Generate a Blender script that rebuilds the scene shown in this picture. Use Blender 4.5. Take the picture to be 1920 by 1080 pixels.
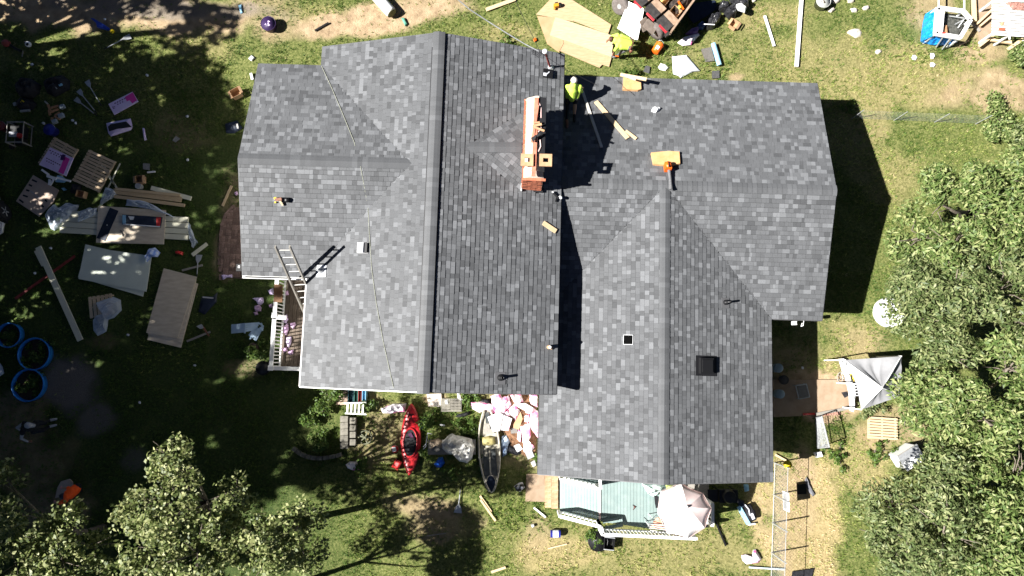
import bpy, math, random
import numpy as np
from mathutils import Vector, Matrix, Quaternion
random.seed(7)
RNG = np.random.default_rng(7)
S = bpy.context.scene
COL = S.collection
for o in list(bpy.data.objects):
    bpy.data.objects.remove(o)

# ------------------------------------------------------------------ camera
FPX, TILT, HCAM = 1280.0, 0.1122, 24.6          # focal length in photo pixels, tilt off plumb, drone height
cd = bpy.data.cameras.new('camera'); cam = bpy.data.objects.new('camera', cd); COL.objects.link(cam)
cd.sensor_width = 36.0; cd.lens = 36.0 * FPX / 1920.0
cd.clip_start = 0.1; cd.clip_end = 1000.0
cam.location = (0, 0, HCAM); cam.rotation_euler = (TILT, 0, 0)
S.camera = cam

# ------------------------------------------------------------------ sky, sun, exposure
SUND = Vector((1.0, 0.175, -1.0)).normalized()   # the way the light travels
w = bpy.data.worlds.new('World'); S.world = w; w.use_nodes = True
nt = w.node_tree; bg = nt.nodes['Background']
sk = nt.nodes.new('ShaderNodeTexSky'); sk.sky_type = 'NISHITA'; sk.sun_disc = False
sk.sun_elevation = math.radians(44.6); sk.sun_rotation = math.radians(260.0)
sk.air_density = 0.18; sk.dust_density = 0.2; sk.ozone_density = 1.0
nt.links.new(sk.outputs[0], bg.inputs[0]); bg.inputs[1].default_value = 0.05
sd = bpy.data.lights.new('sun', 'SUN'); sun = bpy.data.objects.new('sun', sd); COL.objects.link(sun)
sd.energy = 5.0; sd.angle = math.radians(0.5); sd.color = (1.0, 0.975, 0.93)
sun.rotation_euler = SUND.to_track_quat('-Z', 'Y').to_euler(); sun.location = (-20, -4, 30)
S.view_settings.view_transform = 'Standard'; S.view_settings.look = 'None'
S.view_settings.exposure = 1.55; S.view_settings.gamma = 1.0; S.view_settings.use_curve_mapping = False

# ------------------------------------------------------------------ placing by the photograph's survey
_c, _s = math.cos(TILT), math.sin(TILT)
def P(X, Y, z=0.0):
    """world point at height z that the photograph shows at pixel X, Y"""
    a, b = (X - 960.0) / FPX, (540.0 - Y) / FPX
    d = (a, _c * b + _s, _s * b - _c)
    t = (z - HCAM) / d[2]
    return Vector((d[0] * t, d[1] * t, z))
PHI = -0.0309
HROT = Matrix.Rotation(PHI, 3, 'Z'); HINV = HROT.inverted()

# ------------------------------------------------------------------ materials
MATS = {}
def mat(name, c, c2=None, scale=8.0, rough=0.7, spec=0.3, metal=0.0, bump=0.0, bscale=60.0, stretch=None, rand=0.0, emit=None, alpha=None, detail=4.0, coords='Object', lo=0.35, hi=0.65):
    """noise-mixed procedural surface; rand = brightness spread from object to object"""
    if name in MATS: return MATS[name]
    m = bpy.data.materials.new(name); m.use_nodes = True; N = m.node_tree.nodes; Lk = m.node_tree.links
    b = N['Principled BSDF']
    b.inputs['Roughness'].default_value = rough; b.inputs['Metallic'].default_value = metal
    b.inputs['Specular IOR Level'].default_value = spec
    b.inputs['Base Color'].default_value = (*c, 1)
    tc = N.new('ShaderNodeTexCoord'); mp = N.new('ShaderNodeMapping')
    Lk.new(tc.outputs[coords], mp.inputs[0])
    if stretch: mp.inputs['Scale'].default_value = stretch
    src = None
    if c2 is not None:
        nz = N.new('ShaderNodeTexNoise'); nz.inputs['Scale'].default_value = scale; nz.inputs['Detail'].default_value = detail
        Lk.new(mp.outputs[0], nz.inputs['Vector'])
        rp = N.new('ShaderNodeValToRGB'); rp.color_ramp.elements[0].position = lo; rp.color_ramp.elements[1].position = hi
        rp.color_ramp.elements[0].color = (*c, 1); rp.color_ramp.elements[1].color = (*c2, 1)
        Lk.new(nz.outputs['Fac'], rp.inputs[0]); src = rp.outputs[0]
        Lk.new(src, b.inputs['Base Color'])
    if rand:
        oi = N.new('ShaderNodeObjectInfo'); mr = N.new('ShaderNodeMapRange')
        mr.inputs['To Min'].default_value = 1 - rand; mr.inputs['To Max'].default_value = 1 + rand
        Lk.new(oi.outputs['Random'], mr.inputs['Value'])
        mx = N.new('ShaderNodeVectorMath'); mx.operation = 'SCALE'
        if src is not None: Lk.new(src, mx.inputs[0])
        else: mx.inputs[0].default_value = c
        Lk.new(mr.outputs[0], mx.inputs['Scale']); Lk.new(mx.outputs[0], b.inputs['Base Color'])
    if bump:
        n2 = N.new('ShaderNodeTexNoise'); n2.inputs['Scale'].default_value = bscale; n2.inputs['Detail'].default_value = 3
        Lk.new(mp.outputs[0], n2.inputs['Vector'])
        bp = N.new('ShaderNodeBump'); bp.inputs['Strength'].default_value = bump; bp.inputs['Distance'].default_value = 0.02
        Lk.new(n2.outputs['Fac'], bp.inputs['Height']); Lk.new(bp.outputs[0], b.inputs['Normal'])
    if alpha is not None: b.inputs['Alpha'].default_value = alpha
    MATS[name] = m
    return m

def shingle_material(name, mul=1.0, con=1.0):
    m = bpy.data.materials.new(name); m.use_nodes = True; N = m.node_tree.nodes; Lk = m.node_tree.links
    b = N['Principled BSDF']; b.inputs['Roughness'].default_value = 0.50; b.inputs['Specular IOR Level'].default_value = 0.13
    g = N.new('ShaderNodeNewGeometry'); oi = N.new('ShaderNodeObjectInfo')
    ad = N.new('ShaderNodeMath'); ad.operation = 'ADD'; fr = N.new('ShaderNodeMath'); fr.operation = 'FRACT'
    Lk.new(g.outputs['Random Per Island'], ad.inputs[0]); Lk.new(oi.outputs['Random'], ad.inputs[1]); Lk.new(ad.outputs[0], fr.inputs[0])
    rp = N.new('ShaderNodeValToRGB'); cr = rp.color_ramp; cr.interpolation = 'LINEAR'
    st = [(0.0, .072), (0.12, .088), (0.18, .102), (0.60, .118), (0.78, .130), (0.84, .155), (0.93, .178), (1.0, .195)]
    cr.elements[0].position = 0; cr.elements[1].position = 1
    for p, v in st[1:-1]:
        cr.elements.new(p)
    for e, (p, v) in zip(cr.elements, st):
        e.position = p; v = (.118 + (v - .118) * con) * mul; e.color = (v * .97, v, v * 1.055, 1)
    Lk.new(fr.outputs[0], rp.inputs[0])
    tc = N.new('ShaderNodeTexCoord'); nz = N.new('ShaderNodeTexNoise'); nz.inputs['Scale'].default_value = 90; nz.inputs['Detail'].default_value = 3
    Lk.new(tc.outputs['Object'], nz.inputs['Vector'])
    n2 = N.new('ShaderNodeTexNoise'); n2.inputs['Scale'].default_value = 0.8; n2.inputs['Detail'].default_value = 3
    Lk.new(tc.outputs['Object'], n2.inputs['Vector'])
    mr = N.new('ShaderNodeMapRange'); mr.inputs['From Min'].default_value = .3; mr.inputs['From Max'].default_value = .7
    mr.inputs['To Min'].default_value = .75; mr.inputs['To Max'].default_value = 1.25; Lk.new(nz.outputs['Fac'], mr.inputs['Value'])
    m2 = N.new('ShaderNodeMapRange'); m2.inputs['From Min'].default_value = .3; m2.inputs['From Max'].default_value = .7
    m2.inputs['To Min'].default_value = .97; m2.inputs['To Max'].default_value = 1.04; Lk.new(n2.outputs['Fac'], m2.inputs['Value'])
    mm = N.new('ShaderNodeMath'); mm.operation = 'MULTIPLY'; Lk.new(mr.outputs[0], mm.inputs[0]); Lk.new(m2.outputs[0], mm.inputs[1])
    vs = N.new('ShaderNodeVectorMath'); vs.operation = 'SCALE'; Lk.new(rp.outputs[0], vs.inputs[0]); Lk.new(mm.outputs[0], vs.inputs['Scale'])
    Lk.new(vs.outputs[0], b.inputs['Base Color'])
    bp = N.new('ShaderNodeBump'); bp.inputs['Strength'].default_value = .35; bp.inputs['Distance'].default_value = .006
    Lk.new(nz.outputs['Fac'], bp.inputs['Height']); Lk.new(bp.outputs[0], b.inputs['Normal'])
    return m

def leaf_material(name, c1, c2, c3, trans=0.35, rough=.5, spec=.35):
    m = bpy.data.materials.new(name); m.use_nodes = True; N = m.node_tree.nodes; Lk = m.node_tree.links
    b = N['Principled BSDF']; b.inputs['Roughness'].default_value = rough; b.inputs['Specular IOR Level'].default_value = spec
    g = N.new('ShaderNodeNewGeometry'); rp = N.new('ShaderNodeValToRGB'); cr = rp.color_ramp
    cr.elements.new(0.5)
    for e, (p, c) in zip(cr.elements, [(0.0, c1), (0.55, c2), (1.0, c3)]): e.position = p; e.color = (*c, 1)
    Lk.new(g.outputs['Random Per Island'], rp.inputs[0])
    Lk.new(rp.outputs[0], b.inputs['Base Color'])
    t = N.new('ShaderNodeBsdfTranslucent'); Lk.new(rp.outputs[0], t.inputs[0])
    mx = N.new('ShaderNodeMixShader'); mx.inputs[0].default_value = trans
    Lk.new(b.outputs[0], mx.inputs[1]); Lk.new(t.outputs[0], mx.inputs[2]); Lk.new(mx.outputs[0], N['Material Output'].inputs[0])
    return m

def plastic_material(name, c, tr=0.45):
    m = bpy.data.materials.new(name); m.use_nodes = True; N = m.node_tree.nodes; Lk = m.node_tree.links
    b = N['Principled BSDF']; b.inputs['Roughness'].default_value = .3; b.inputs['Base Color'].default_value = (*c, 1)
    t = N.new('ShaderNodeBsdfTransparent'); lw = N.new('ShaderNodeLayerWeight'); lw.inputs[0].default_value = .4
    mr = N.new('ShaderNodeMapRange'); mr.inputs['To Min'].default_value = 1 - tr; mr.inputs['To Max'].default_value = 1.0
    Lk.new(lw.outputs['Facing'], mr.inputs['Value'])
    mx = N.new('ShaderNodeMixShader'); Lk.new(mr.outputs[0], mx.inputs[0])
    Lk.new(t.outputs[0], mx.inputs[1]); Lk.new(b.outputs[0], mx.inputs[2]); Lk.new(mx.outputs[0], N['Material Output'].inputs[0])
    return m

# ------------------------------------------------------------------ mesh helpers
class MB:
    def __init__(self): self.v = []; self.f = []; self.mi = []
    def add(self, vs, fs, mi=0):
        k = len(self.v); self.v += [tuple(p) for p in vs]
        for q in fs: self.f.append(tuple(i + k for i in q)); self.mi.append(mi)
        return self
    def box(self, c, s, rz=0.0, rx=0.0, ry=0.0, mi=0):
        R = Matrix.Rotation(rz, 3, 'Z') @ Matrix.Rotation(ry, 3, 'Y') @ Matrix.Rotation(rx, 3, 'X')
        vs = [R @ Vector((a * s[0] / 2, b * s[1] / 2, d * s[2] / 2)) + Vector(c) for a in (-1, 1) for b in (-1, 1) for d in (-1, 1)]
        return self.add(vs, [(0, 1, 3, 2), (4, 6, 7, 5), (0, 4, 5, 1), (2, 3, 7, 6), (0, 2, 6, 4), (1, 5, 7, 3)], mi)
    def tube(self, pts, r, n=6, mi=0, flat=1.0):
        pts = [Vector(p) for p in pts]; rs = r if isinstance(r, (list, tuple)) else [r] * len(pts)
        vs = []
        for i, p in enumerate(pts):
            d = (pts[min(i + 1, len(pts) - 1)] - pts[max(i - 1, 0)])
            d = d.normalized() if d.length > 1e-9 else Vector((0, 0, 1))
            a = d.cross(Vector((0, 0, 1)) if abs(d.z) < .9 else Vector((1, 0, 0))).normalized(); b = d.cross(a)
            for k in range(n):
                t = 2 * math.pi * k / n
                vs.append(p + (a * math.cos(t) + b * math.sin(t) * flat) * rs[i])
        fs = [(i * n + k, i * n + (k + 1) % n, (i + 1) * n + (k + 1) % n, (i + 1) * n + k) for i in range(len(pts) - 1) for k in range(n)]
        fs += [tuple(range(n))[::-1], tuple((len(pts) - 1) * n + k for k in range(n))]
        return self.add(vs, fs, mi)
    def bar(self, a, b, w, h, mi=0):
        """a rectangular stick from a to b"""
        a, b = Vector(a), Vector(b); d = b - a; L = d.length
        R = d.to_track_quat('X', 'Z').to_matrix()
        vs = [(a + b) / 2 + R @ Vector((x * L / 2, y * w / 2, z * h / 2)) for x in (-1, 1) for y in (-1, 1) for z in (-1, 1)]
        return self.add(vs, [(0, 1, 3, 2), (4, 6, 7, 5), (0, 4, 5, 1), (2, 3, 7, 6), (0, 2, 6, 4), (1, 5, 7, 3)], mi)
    def lathe(self, prof, n=16, c=(0, 0, 0), M=None, mi=0):
        vs = []
        for r, z in prof:
            for k in range(n):
                t = 2 * math.pi * k / n; q = Vector((r * math.cos(t), r * math.sin(t), z))
                if M is not None: q = M @ q
                vs.append(q + Vector(c))
        fs = [(i * n + k, i * n + (k + 1) % n, (i + 1) * n + (k + 1) % n, (i + 1) * n + k) for i in range(len(prof) - 1) for k in range(n)]
        if prof[0][0] > 1e-6: fs.append(tuple(range(n))[::-1])
        if prof[-1][0] > 1e-6: fs.append(tuple((len(prof) - 1) * n + k for k in range(n)))
        return self.add(vs, fs, mi)
    def prism(self, poly, z0, t, mi=0):
        """poly: 2-D outline; z0 a number or one height per corner; t thickness upward"""
        n = len(poly); ar = sum(poly[i][0] * poly[(i + 1) % n][1] - poly[(i + 1) % n][0] * poly[i][1] for i in range(n))
        zz = list(z0) if isinstance(z0, (list, tuple)) else [z0] * n
        poly = list(poly)
        if ar < 0: poly = poly[::-1]; zz = zz[::-1]
        vs = [(p[0], p[1], z) for p, z in zip(poly, zz)] + [(p[0], p[1], z + t) for p, z in zip(poly, zz)]
        fs = [tuple(range(n))[::-1], tuple(range(n, 2 * n))] + [(i, (i + 1) % n, n + (i + 1) % n, n + i) for i in range(n)]
        return self.add(vs, fs, mi)
    def ball(self, c, r, n=10, mi=0):
        r = (r, r, r) if not isinstance(r, (tuple, list)) else r
        k = max(4, n // 2); prof = [(math.sin(math.pi * i / k), -math.cos(math.pi * i / k)) for i in range(k + 1)]
        M = Matrix(((r[0], 0, 0), (0, r[1], 0), (0, 0, r[2])))
        return self.lathe(prof, n, c, M, mi)
    def heap(self, poly, z0, h, rings=6, seed=0, freq=3.0, sharp=1.0, jit=.0, mi=0):
        """a crumpled heap or sheet over a star-shaped outline"""
        rr = random.Random(seed); cx = sum(p[0] for p in poly) / len(poly); cy = sum(p[1] for p in poly) / len(poly)
        out = []
        m = 4 if len(poly) < 8 else 2
        for i in range(len(poly)):
            a, b = poly[i], poly[(i + 1) % len(poly)]
            for k in range(m):
                t = k / m; out.append((a[0] * (1 - t) + b[0] * t, a[1] * (1 - t) + b[1] * t))
        ph = [(rr.uniform(0, 6.3), rr.uniform(-1, 1) * freq * 3, rr.uniform(-1, 1) * freq * 3, rr.uniform(.4, 1)) for _ in range(6)]
        n = len(out); vs = [(cx, cy, z0 + h)]
        for k in range(1, rings + 1):
            f = k / rings
            for i, p in enumerate(out):
                x = cx + (p[0] - cx) * f; y = cy + (p[1] - cy) * f
                q = sum(a * abs(math.sin(ox + fx * x + fy * y)) for ox, fx, fy, a in ph) / 4.2
                z = z0 + h * ((1 - f ** 2.5) * .55 + .05) * (1 - sharp * .5) + h * q * sharp * (1 - f ** 6) + rr.uniform(0, jit)
                if k == rings: z = z0
                vs.append((x + rr.uniform(-jit, jit), y + rr.uniform(-jit, jit), z))
        fs = [(0, 1 + i, 1 + (i + 1) % n) for i in range(n)]
        for k in range(rings - 1):
            o = 1 + k * n
            fs += [(o + i, o + n + i, o + n + (i + 1) % n, o + (i + 1) % n) for i in range(n)]
        return self.add(vs, fs, mi)
    def build(self, name, mats, parent=None, smooth=False, loc=None, rot=None):
        me = bpy.data.meshes.new(name); me.from_pydata(self.v, [], self.f)
        mats = mats if isinstance(mats, (list, tuple)) else [mats]
        for q in mats: me.materials.append(q)
        if len(mats) > 1: me.polygons.foreach_set('material_index', self.mi)
        if smooth: me.polygons.foreach_set('use_smooth', [True] * len(me.polygons))
        me.update()
        return link(name, me, parent, loc, rot)
def link(name, me, parent=None, loc=None, rot=None):
    o = bpy.data.objects.new(name, me); COL.objects.link(o)
    if parent is not None: o.parent = parent
    if loc is not None: o.location = loc
    if rot is not None: o.rotation_euler = rot
    return o
def tag(o, label=None, cat=None, group=None, kind=None):
    if label: o['label'] = label
    if cat: o['category'] = cat
    if group: o['group'] = group
    if kind: o['kind'] = kind
    return o
def thing(name, label, cat, loc, rz=0.0, group=None, quat=None):
    o = bpy.data.objects.new(name, None); COL.objects.link(o); o.empty_display_size = .1
    o.location = loc
    if quat is not None: o.rotation_mode = 'QUATERNION'; o.rotation_quaternion = quat
    else: o.rotation_euler = (0, 0, rz)
    return tag(o, label, cat, group)
def copy_tree(o, parent=None):
    c = o.copy(); COL.objects.link(c)
    if parent is not None: c.parent = parent
    for ch in list(o.children): copy_tree(ch, c)
    return c
def fast_mesh(name, V, F, material, attr=None, smooth=False):
    me = bpy.data.meshes.new(name); V = np.asarray(V, np.float32); F = np.asarray(F, np.int32)
    k = F.shape[1]
    me.vertices.add(len(V)); me.vertices.foreach_set('co', V.ravel())
    me.loops.add(F.size); me.loops.foreach_set('vertex_index', F.ravel())
    me.polygons.add(len(F)); me.polygons.foreach_set('loop_start', np.arange(0, F.size, k, dtype=np.int32))
    if attr:
        for an, av in attr.items():
            at = me.attributes.new(an, 'FLOAT', 'POINT'); at.data.foreach_set('value', np.asarray(av, np.float32))
    me.update(calc_edges=True)
    if smooth: me.polygons.foreach_set('use_smooth', np.ones(len(F), bool))
    me.materials.append(material)
    return me
CLEAR = []           # outlines on the ground where no grass grows
def clear(px, z=0.0): CLEAR.append([(P(x, y, z).x, P(x, y, z).y) for x, y in px])
def rel(px, o, z=0.0):
    """photo pixels at height z as 2-D offsets from the point o"""
    return [((P(x, y, z) - o).x, (P(x, y, z) - o).y) for x, y in px]
def cen(px): return sum(p[0] for p in px) / len(px), sum(p[1] for p in px) / len(px)
def slab(name, label, cat, px, m, z=0.0, t=.02, group=None, parent=None, zs=None, smooth=False):
    """a flat piece of real thickness whose outline is given by its corners; z its underside"""
    c = P(*cen(px), z + t) if parent is None else parent.location.copy()
    c.z = z if parent is None else c.z
    if z < .15: clear(px, z + t)
    b = MB(); b.prism(rel(px, c, z + t), (0.0 if parent is None else z - c.z) if zs is None else zs, t)
    o = b.build(name, m, parent)
    if parent is None: o.location = c; tag(o, label, cat, group)
    return o
def board(name, label, cat, a, b, wid, m, z=0.0, t=.038, group=None, parent=None, z2=None):
    """a straight board from pixel a to pixel b resting at z"""
    za = z + t; zb = (z if z2 is None else z2) + t
    p, q = P(*a, za), P(*b, zb); d = q - p; L = d.length
    mid = (p + q) / 2; mid.z -= t / 2
    mb = MB(); mb.box((0, 0, 0), (L, wid, t))
    if min(za, zb) < .2:
        e = d.normalized() ; e = Vector((-e.y, e.x, 0)) * wid * .5
        CLEAR.append([(k.x, k.y) for k in (p + e, q + e, q - e, p - e)])
    o = mb.build(name, m, parent)
    if parent is not None: mid = mid - parent.location
    o.location = mid; o.rotation_mode = 'QUATERNION'; o.rotation_quaternion = d.to_track_quat('X', 'Z')
    if parent is None: tag(o, label, cat, group)
    return o
def heap(name, label, cat, px, m, h, z=0.0, seed=0, group=None, rings=6, freq=3.0, sharp=1.0, jit=0.0, smooth=False, parent=None):
    c = P(*cen(px), z) if parent is None else parent.location.copy()
    if z < .15: clear(px, z)
    b = MB(); b.heap(rel(px, c, z), z - c.z, h, rings, seed, freq, sharp, jit)
    o = b.build(name, m, parent, smooth)
    if parent is None: o.location = c; tag(o, label, cat, group)
    return o
# ================================================================== THE GROUND
def vnoise(x, y, seed, f):
    r = np.random.default_rng(seed); G = r.random((128, 128)); x = np.asarray(x) * f + 500; y = np.asarray(y) * f + 500
    xi = np.floor(x).astype(int); yi = np.floor(y).astype(int); fx = x - xi; fy = y - yi
    fx = fx * fx * (3 - 2 * fx); fy = fy * fy * (3 - 2 * fy)
    g = lambda a, b: G[a % 128, b % 128]
    return (g(xi, yi) * (1 - fx) + g(xi + 1, yi) * fx) * (1 - fy) + (g(xi, yi + 1) * (1 - fx) + g(xi + 1, yi + 1) * fx) * fy
def fbm(x, y, seed, f, o=4):
    return sum(vnoise(x, y, seed + i, f * 2 ** i) * .5 ** i for i in range(o)) / sum(.5 ** i for i in range(o))
# patches of the yard by their place: centre pixel, radii in pixels, turn, strength
DIRT = [(90, 18, 190, 40, 5, 1.0), (330, 28, 200, 40, 6, .95), (480, 20, 70, 50, 0, .5), (690, 38, 150, 28, -8, 1.1), (790, 8, 70, 18, -8, .9), (620, 50, 40, 14, -15, .5),
        (25, 790, 90, 60, 20, .5), (40, 870, 110, 60, 0, .45), (800, 955, 75, 26, 15, .75), (815, 990, 60, 25, 0, .6),
        (960, 740, 70, 100, 0, .35), (985, 850, 45, 28, 0, .4), (440, 380, 30, 60, 0, .4), (425, 470, 22, 50, 0, .6), (340, 250, 60, 40, 0, .28),
        (700, 830, 40, 60, 0, .45), (745, 800, 30, 50, 0, .4), (1865, 175, 85, 50, -5, .75), (1775, 190, 40, 18, 0, .3), (1750, 20, 55, 40, 0, .6), (1840, 95, 60, 26, 0, .7), (1830, 60, 30, 60, 0, .6),
        (1540, 735, 75, 48, 8, 1.6), (1490, 690, 60, 80, 0, .5), (1505, 880, 22, 55, 8, .75), (1500, 960, 30, 60, 0, .4), (1690, 800, 70, 40, 0, .6), (1620, 640, 60, 26, 0, .3),
        (1010, 1000, 22, 30, 0, .4), (1430, 960, 22, 60, 0, .35), (690, 745, 30, 18, 0, .5), (815, 748, 22, 12, 0, 1.1), (100, 960, 70, 40, 0, .6), (1475, 960, 14, 110, 2, .45),
        (1270, 100, 30, 12, 0, .12), (1380, 143, 14, 7, 0, .8), (1640, 250, 40, 14, 0, .15), (190, 640, 25, 16, 0, .3), (460, 690, 35, 14, 0, .35)]
GRAVEL = [(135, 730, 42, 55, 0, 1.0), (175, 790, 36, 30, 0, .8), (300, 15, 200, 20, 3, .7), (95, 690, 40, 25, 30, .5), (250, 860, 22, 20, 0, .5)]
DRY = [(1500, 980, 80, 130, 0, 1.0), (1590, 700, 60, 70, 0, .55), (1600, 880, 80, 60, 0, .6), (1560, 130, 140, 80, 0, .38), (1700, 150, 160, 60, 0, .5), (1450, 30, 80, 30, 0, .5),
       (1050, 1040, 80, 30, 0, .7), (1230, 1040, 240, 50, 0, .35), (1420, 930, 30, 60, 0, .9), (950, 60, 60, 20, 0, .45), (600, 30, 40, 25, 0, .4), (1600, 250, 80, 50, 0, .4), (1600, 620, 60, 30, 0, .4), (1660, 330, 60, 70, 0, .35), (1560, 400, 50, 100, 0, .0), (1400, 100, 120, 50, 0, .2), (380, 80, 60, 40, 0, .35)]
GREEN = [(860, 790, 60, 45, 0, 1.0), (1700, 90, 60, 25, 0, .7), (1290, 130, 90, 40, 0, .5), (1560, 790, 40, 25, 0, .8), (980, 960, 45, 40, 0, .6), (1800, 90, 70, 20, 0, .6), (1590, 310, 60, 90, 0, .12)]
def patches(x, y, L):
    o = np.zeros_like(x)
    n = (fbm(x, y, 31, 1.1, 4) - .5) * 1.3
    for (X, Y, rx, ry, a, s) in L:
        c = P(X, Y); sx = 52.0; ca, sa = math.cos(math.radians(-a)), math.sin(math.radians(-a))
        dx = x - c.x; dy = y - c.y
        u = (dx * ca + dy * sa) / (rx / sx); v = (-dx * sa + dy * ca) / (ry / sx)
        d = np.sqrt(u * u + v * v) + n
        o = np.maximum(o, s * np.clip((1.25 - d) / .5, 0, 1))
    return o
gx = np.concatenate([np.linspace(-160, -22, 12)[:-1], np.arange(-22, 20.01, .12), np.linspace(20, 160, 12)[1:]])
gy = np.concatenate([np.linspace(-160, -9, 12)[:-1], np.arange(-9, 16.01, .12), np.linspace(16, 160, 12)[1:]])
XX, YY = np.meshgrid(gx, gy, indexing='ij')
ZZ = (fbm(XX, YY, 5, .9, 4) - .5) * .05 - .03
far = (np.abs(XX) > 24) | (np.abs(YY) > 18)
ZZ = np.where(far, ZZ - .02, ZZ)
nx, ny = XX.shape
idx = np.arange(nx * ny).reshape(nx, ny)
GF = np.stack([idx[:-1, :-1], idx[1:, :-1], idx[1:, 1:], idx[:-1, 1:]], -1).reshape(-1, 4)
GV = np.stack([XX, YY, ZZ], -1).reshape(-1, 3)
lush_shade = np.clip((-4.5 - XX) / 4, 0, 1) * np.clip((10.5 - YY) / 3, 0, 1)  # west turf, greener by nature, also darkened in colour to imitate tree shade
gd, gg, gr, gn = patches(XX, YY, DIRT), patches(XX, YY, GRAVEL), patches(XX, YY, DRY), patches(XX, YY, GREEN)
gm = bpy.data.materials.new('lawn_soil'); gm.use_nodes = True
N = gm.node_tree.nodes; Lk = gm.node_tree.links; b = N['Principled BSDF']; b.inputs['Roughness'].default_value = .95; b.inputs['Specular IOR Level'].default_value = .1
def attr_node(n):
    a = N.new('ShaderNodeAttribute'); a.attribute_name = n; return a.outputs['Fac']
def noise_node(sc, det=5, rough=.6):
    n = N.new('ShaderNodeTexNoise'); n.inputs['Scale'].default_value = sc; n.inputs['Detail'].default_value = det; n.inputs['Roughness'].default_value = rough
    t = N.new('ShaderNodeTexCoord'); Lk.new(t.outputs['Object'], n.inputs['Vector']); return n.outputs['Fac']
def ramp_node(src, stops):
    r = N.new('ShaderNodeValToRGB'); Lk.new(src, r.inputs[0])
    while len(r.color_ramp.elements) < len(stops): r.color_ramp.elements.new(.5)
    for e, (p, c) in zip(r.color_ramp.elements, stops): e.position = p; e.color = (*c, 1)
    return r.outputs[0]
def mix_node(f, a, b_):
    m = N.new('ShaderNodeMix'); m.data_type = 'RGBA'; Lk.new(f, m.inputs[0]); Lk.new(a, m.inputs[6]); Lk.new(b_, m.inputs[7]); return m.outputs[2]
n1 = noise_node(14, 6, .75); n2 = noise_node(3.0, 5, .6); n3 = noise_node(60, 3, .7)
grass_c = ramp_node(n1, [(.28, (.032, .045, .013)), (.44, (.080, .10, .027)), (.58, (.165, .175, .06)), (.74, (.32, .28, .14))])
dry_c = ramp_node(n1, [(.28, (.13, .11, .045)), (.5, (.33, .26, .13)), (.7, (.46, .36, .20))])
dirt_c = ramp_node(n2, [(.3, (.22, .155, .095)), (.5, (.34, .25, .155)), (.72, (.44, .335, .215))])
grav_c = ramp_node(n3, [(.3, (.06, .058, .055)), (.5, (.15, .135, .12)), (.7, (.27, .24, .21))])
lush_shade_c = ramp_node(n1, [(.28, (.018, .030, .010)), (.5, (.05, .075, .022)), (.7, (.10, .11, .04))])  # dark west soil colour with the tree shade painted in
c = mix_node(attr_node('lush_shade'), grass_c, lush_shade_c)
c = mix_node(attr_node('dry'), c, dry_c)
c = mix_node(attr_node('dirt'), c, dirt_c)
c = mix_node(attr_node('gravel'), c, grav_c)
Lk.new(c, b.inputs['Base Color'])
bp = N.new('ShaderNodeBump'); bp.inputs['Strength'].default_value = .8; bp.inputs['Distance'].default_value = .05; Lk.new(n1, bp.inputs['Height']); Lk.new(bp.outputs[0], b.inputs['Normal'])
ground = link('ground', fast_mesh('ground', GV, GF, gm, dict(dirt=np.clip(gd, 0, 1).ravel(), gravel=np.clip(gg, 0, 1).ravel(), dry=np.clip(gr, 0, 1).ravel(), lush_shade=lush_shade.ravel()), True))
tag(ground, 'grassy yard with bare tan dirt patches round the house', kind='structure')

# ================================================================== THE HOUSE
SH = shingle_material('slate_grey_shingle', .86, .88)
SHC = shingle_material('ridge_cap_shingle', .74, .35)
EDGE = mat('asphalt_shingle_edge', (.018, .018, .019), rough=.9)
UNDER = mat('roof_deck_felt', (.02, .02, .022), rough=.9)
SIDING = mat('pale_siding', (.55, .54, .50), (.62, .61, .57), 5, .7)
WHITE = mat('white_paint', (.72, .72, .70), (.80, .80, .78), 6, .45, .4)
PINKW = mat('pinkish_trim', (.62, .42, .40), (.72, .55, .52), 6, .55)
DARKM = mat('dark_flashing', (.010, .010, .012), rough=.55)
DRIP = mat('grey_drip_edge', (.10, .10, .105), rough=.5)
BLACKP = mat('black_plastic', (.010, .010, .011), rough=.42, spec=.4)
house = thing('house', 'long grey shingled house with four gabled roof wings and brick chimney', 'house', (0, 0, 0), PHI)
ME, MR, MXW, MXE, MYN, MYS = 3.832, 5.02, -6.349, 1.358, 9.88, -.84
MXM = (MXW + MXE) / 2; PM = (MR - ME) / (MXM - MXW)
WX, WYN, WYS, WR = -8.347, 9.255, 2.48, 4.80
WYM = (WYN + WYS) / 2; WRX = MXW + (WR - ME) / PM
EE, ER, EX0, EX, EYN, EYS = 2.648, 3.826, .98, 9.932, 9.674, 1.736
EYM = (EYN + EYS) / 2
SXW, SXE, SYS, SR = .922, 8.291, -3.379, 3.82
SXM = (SXW + SXE) / 2

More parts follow.
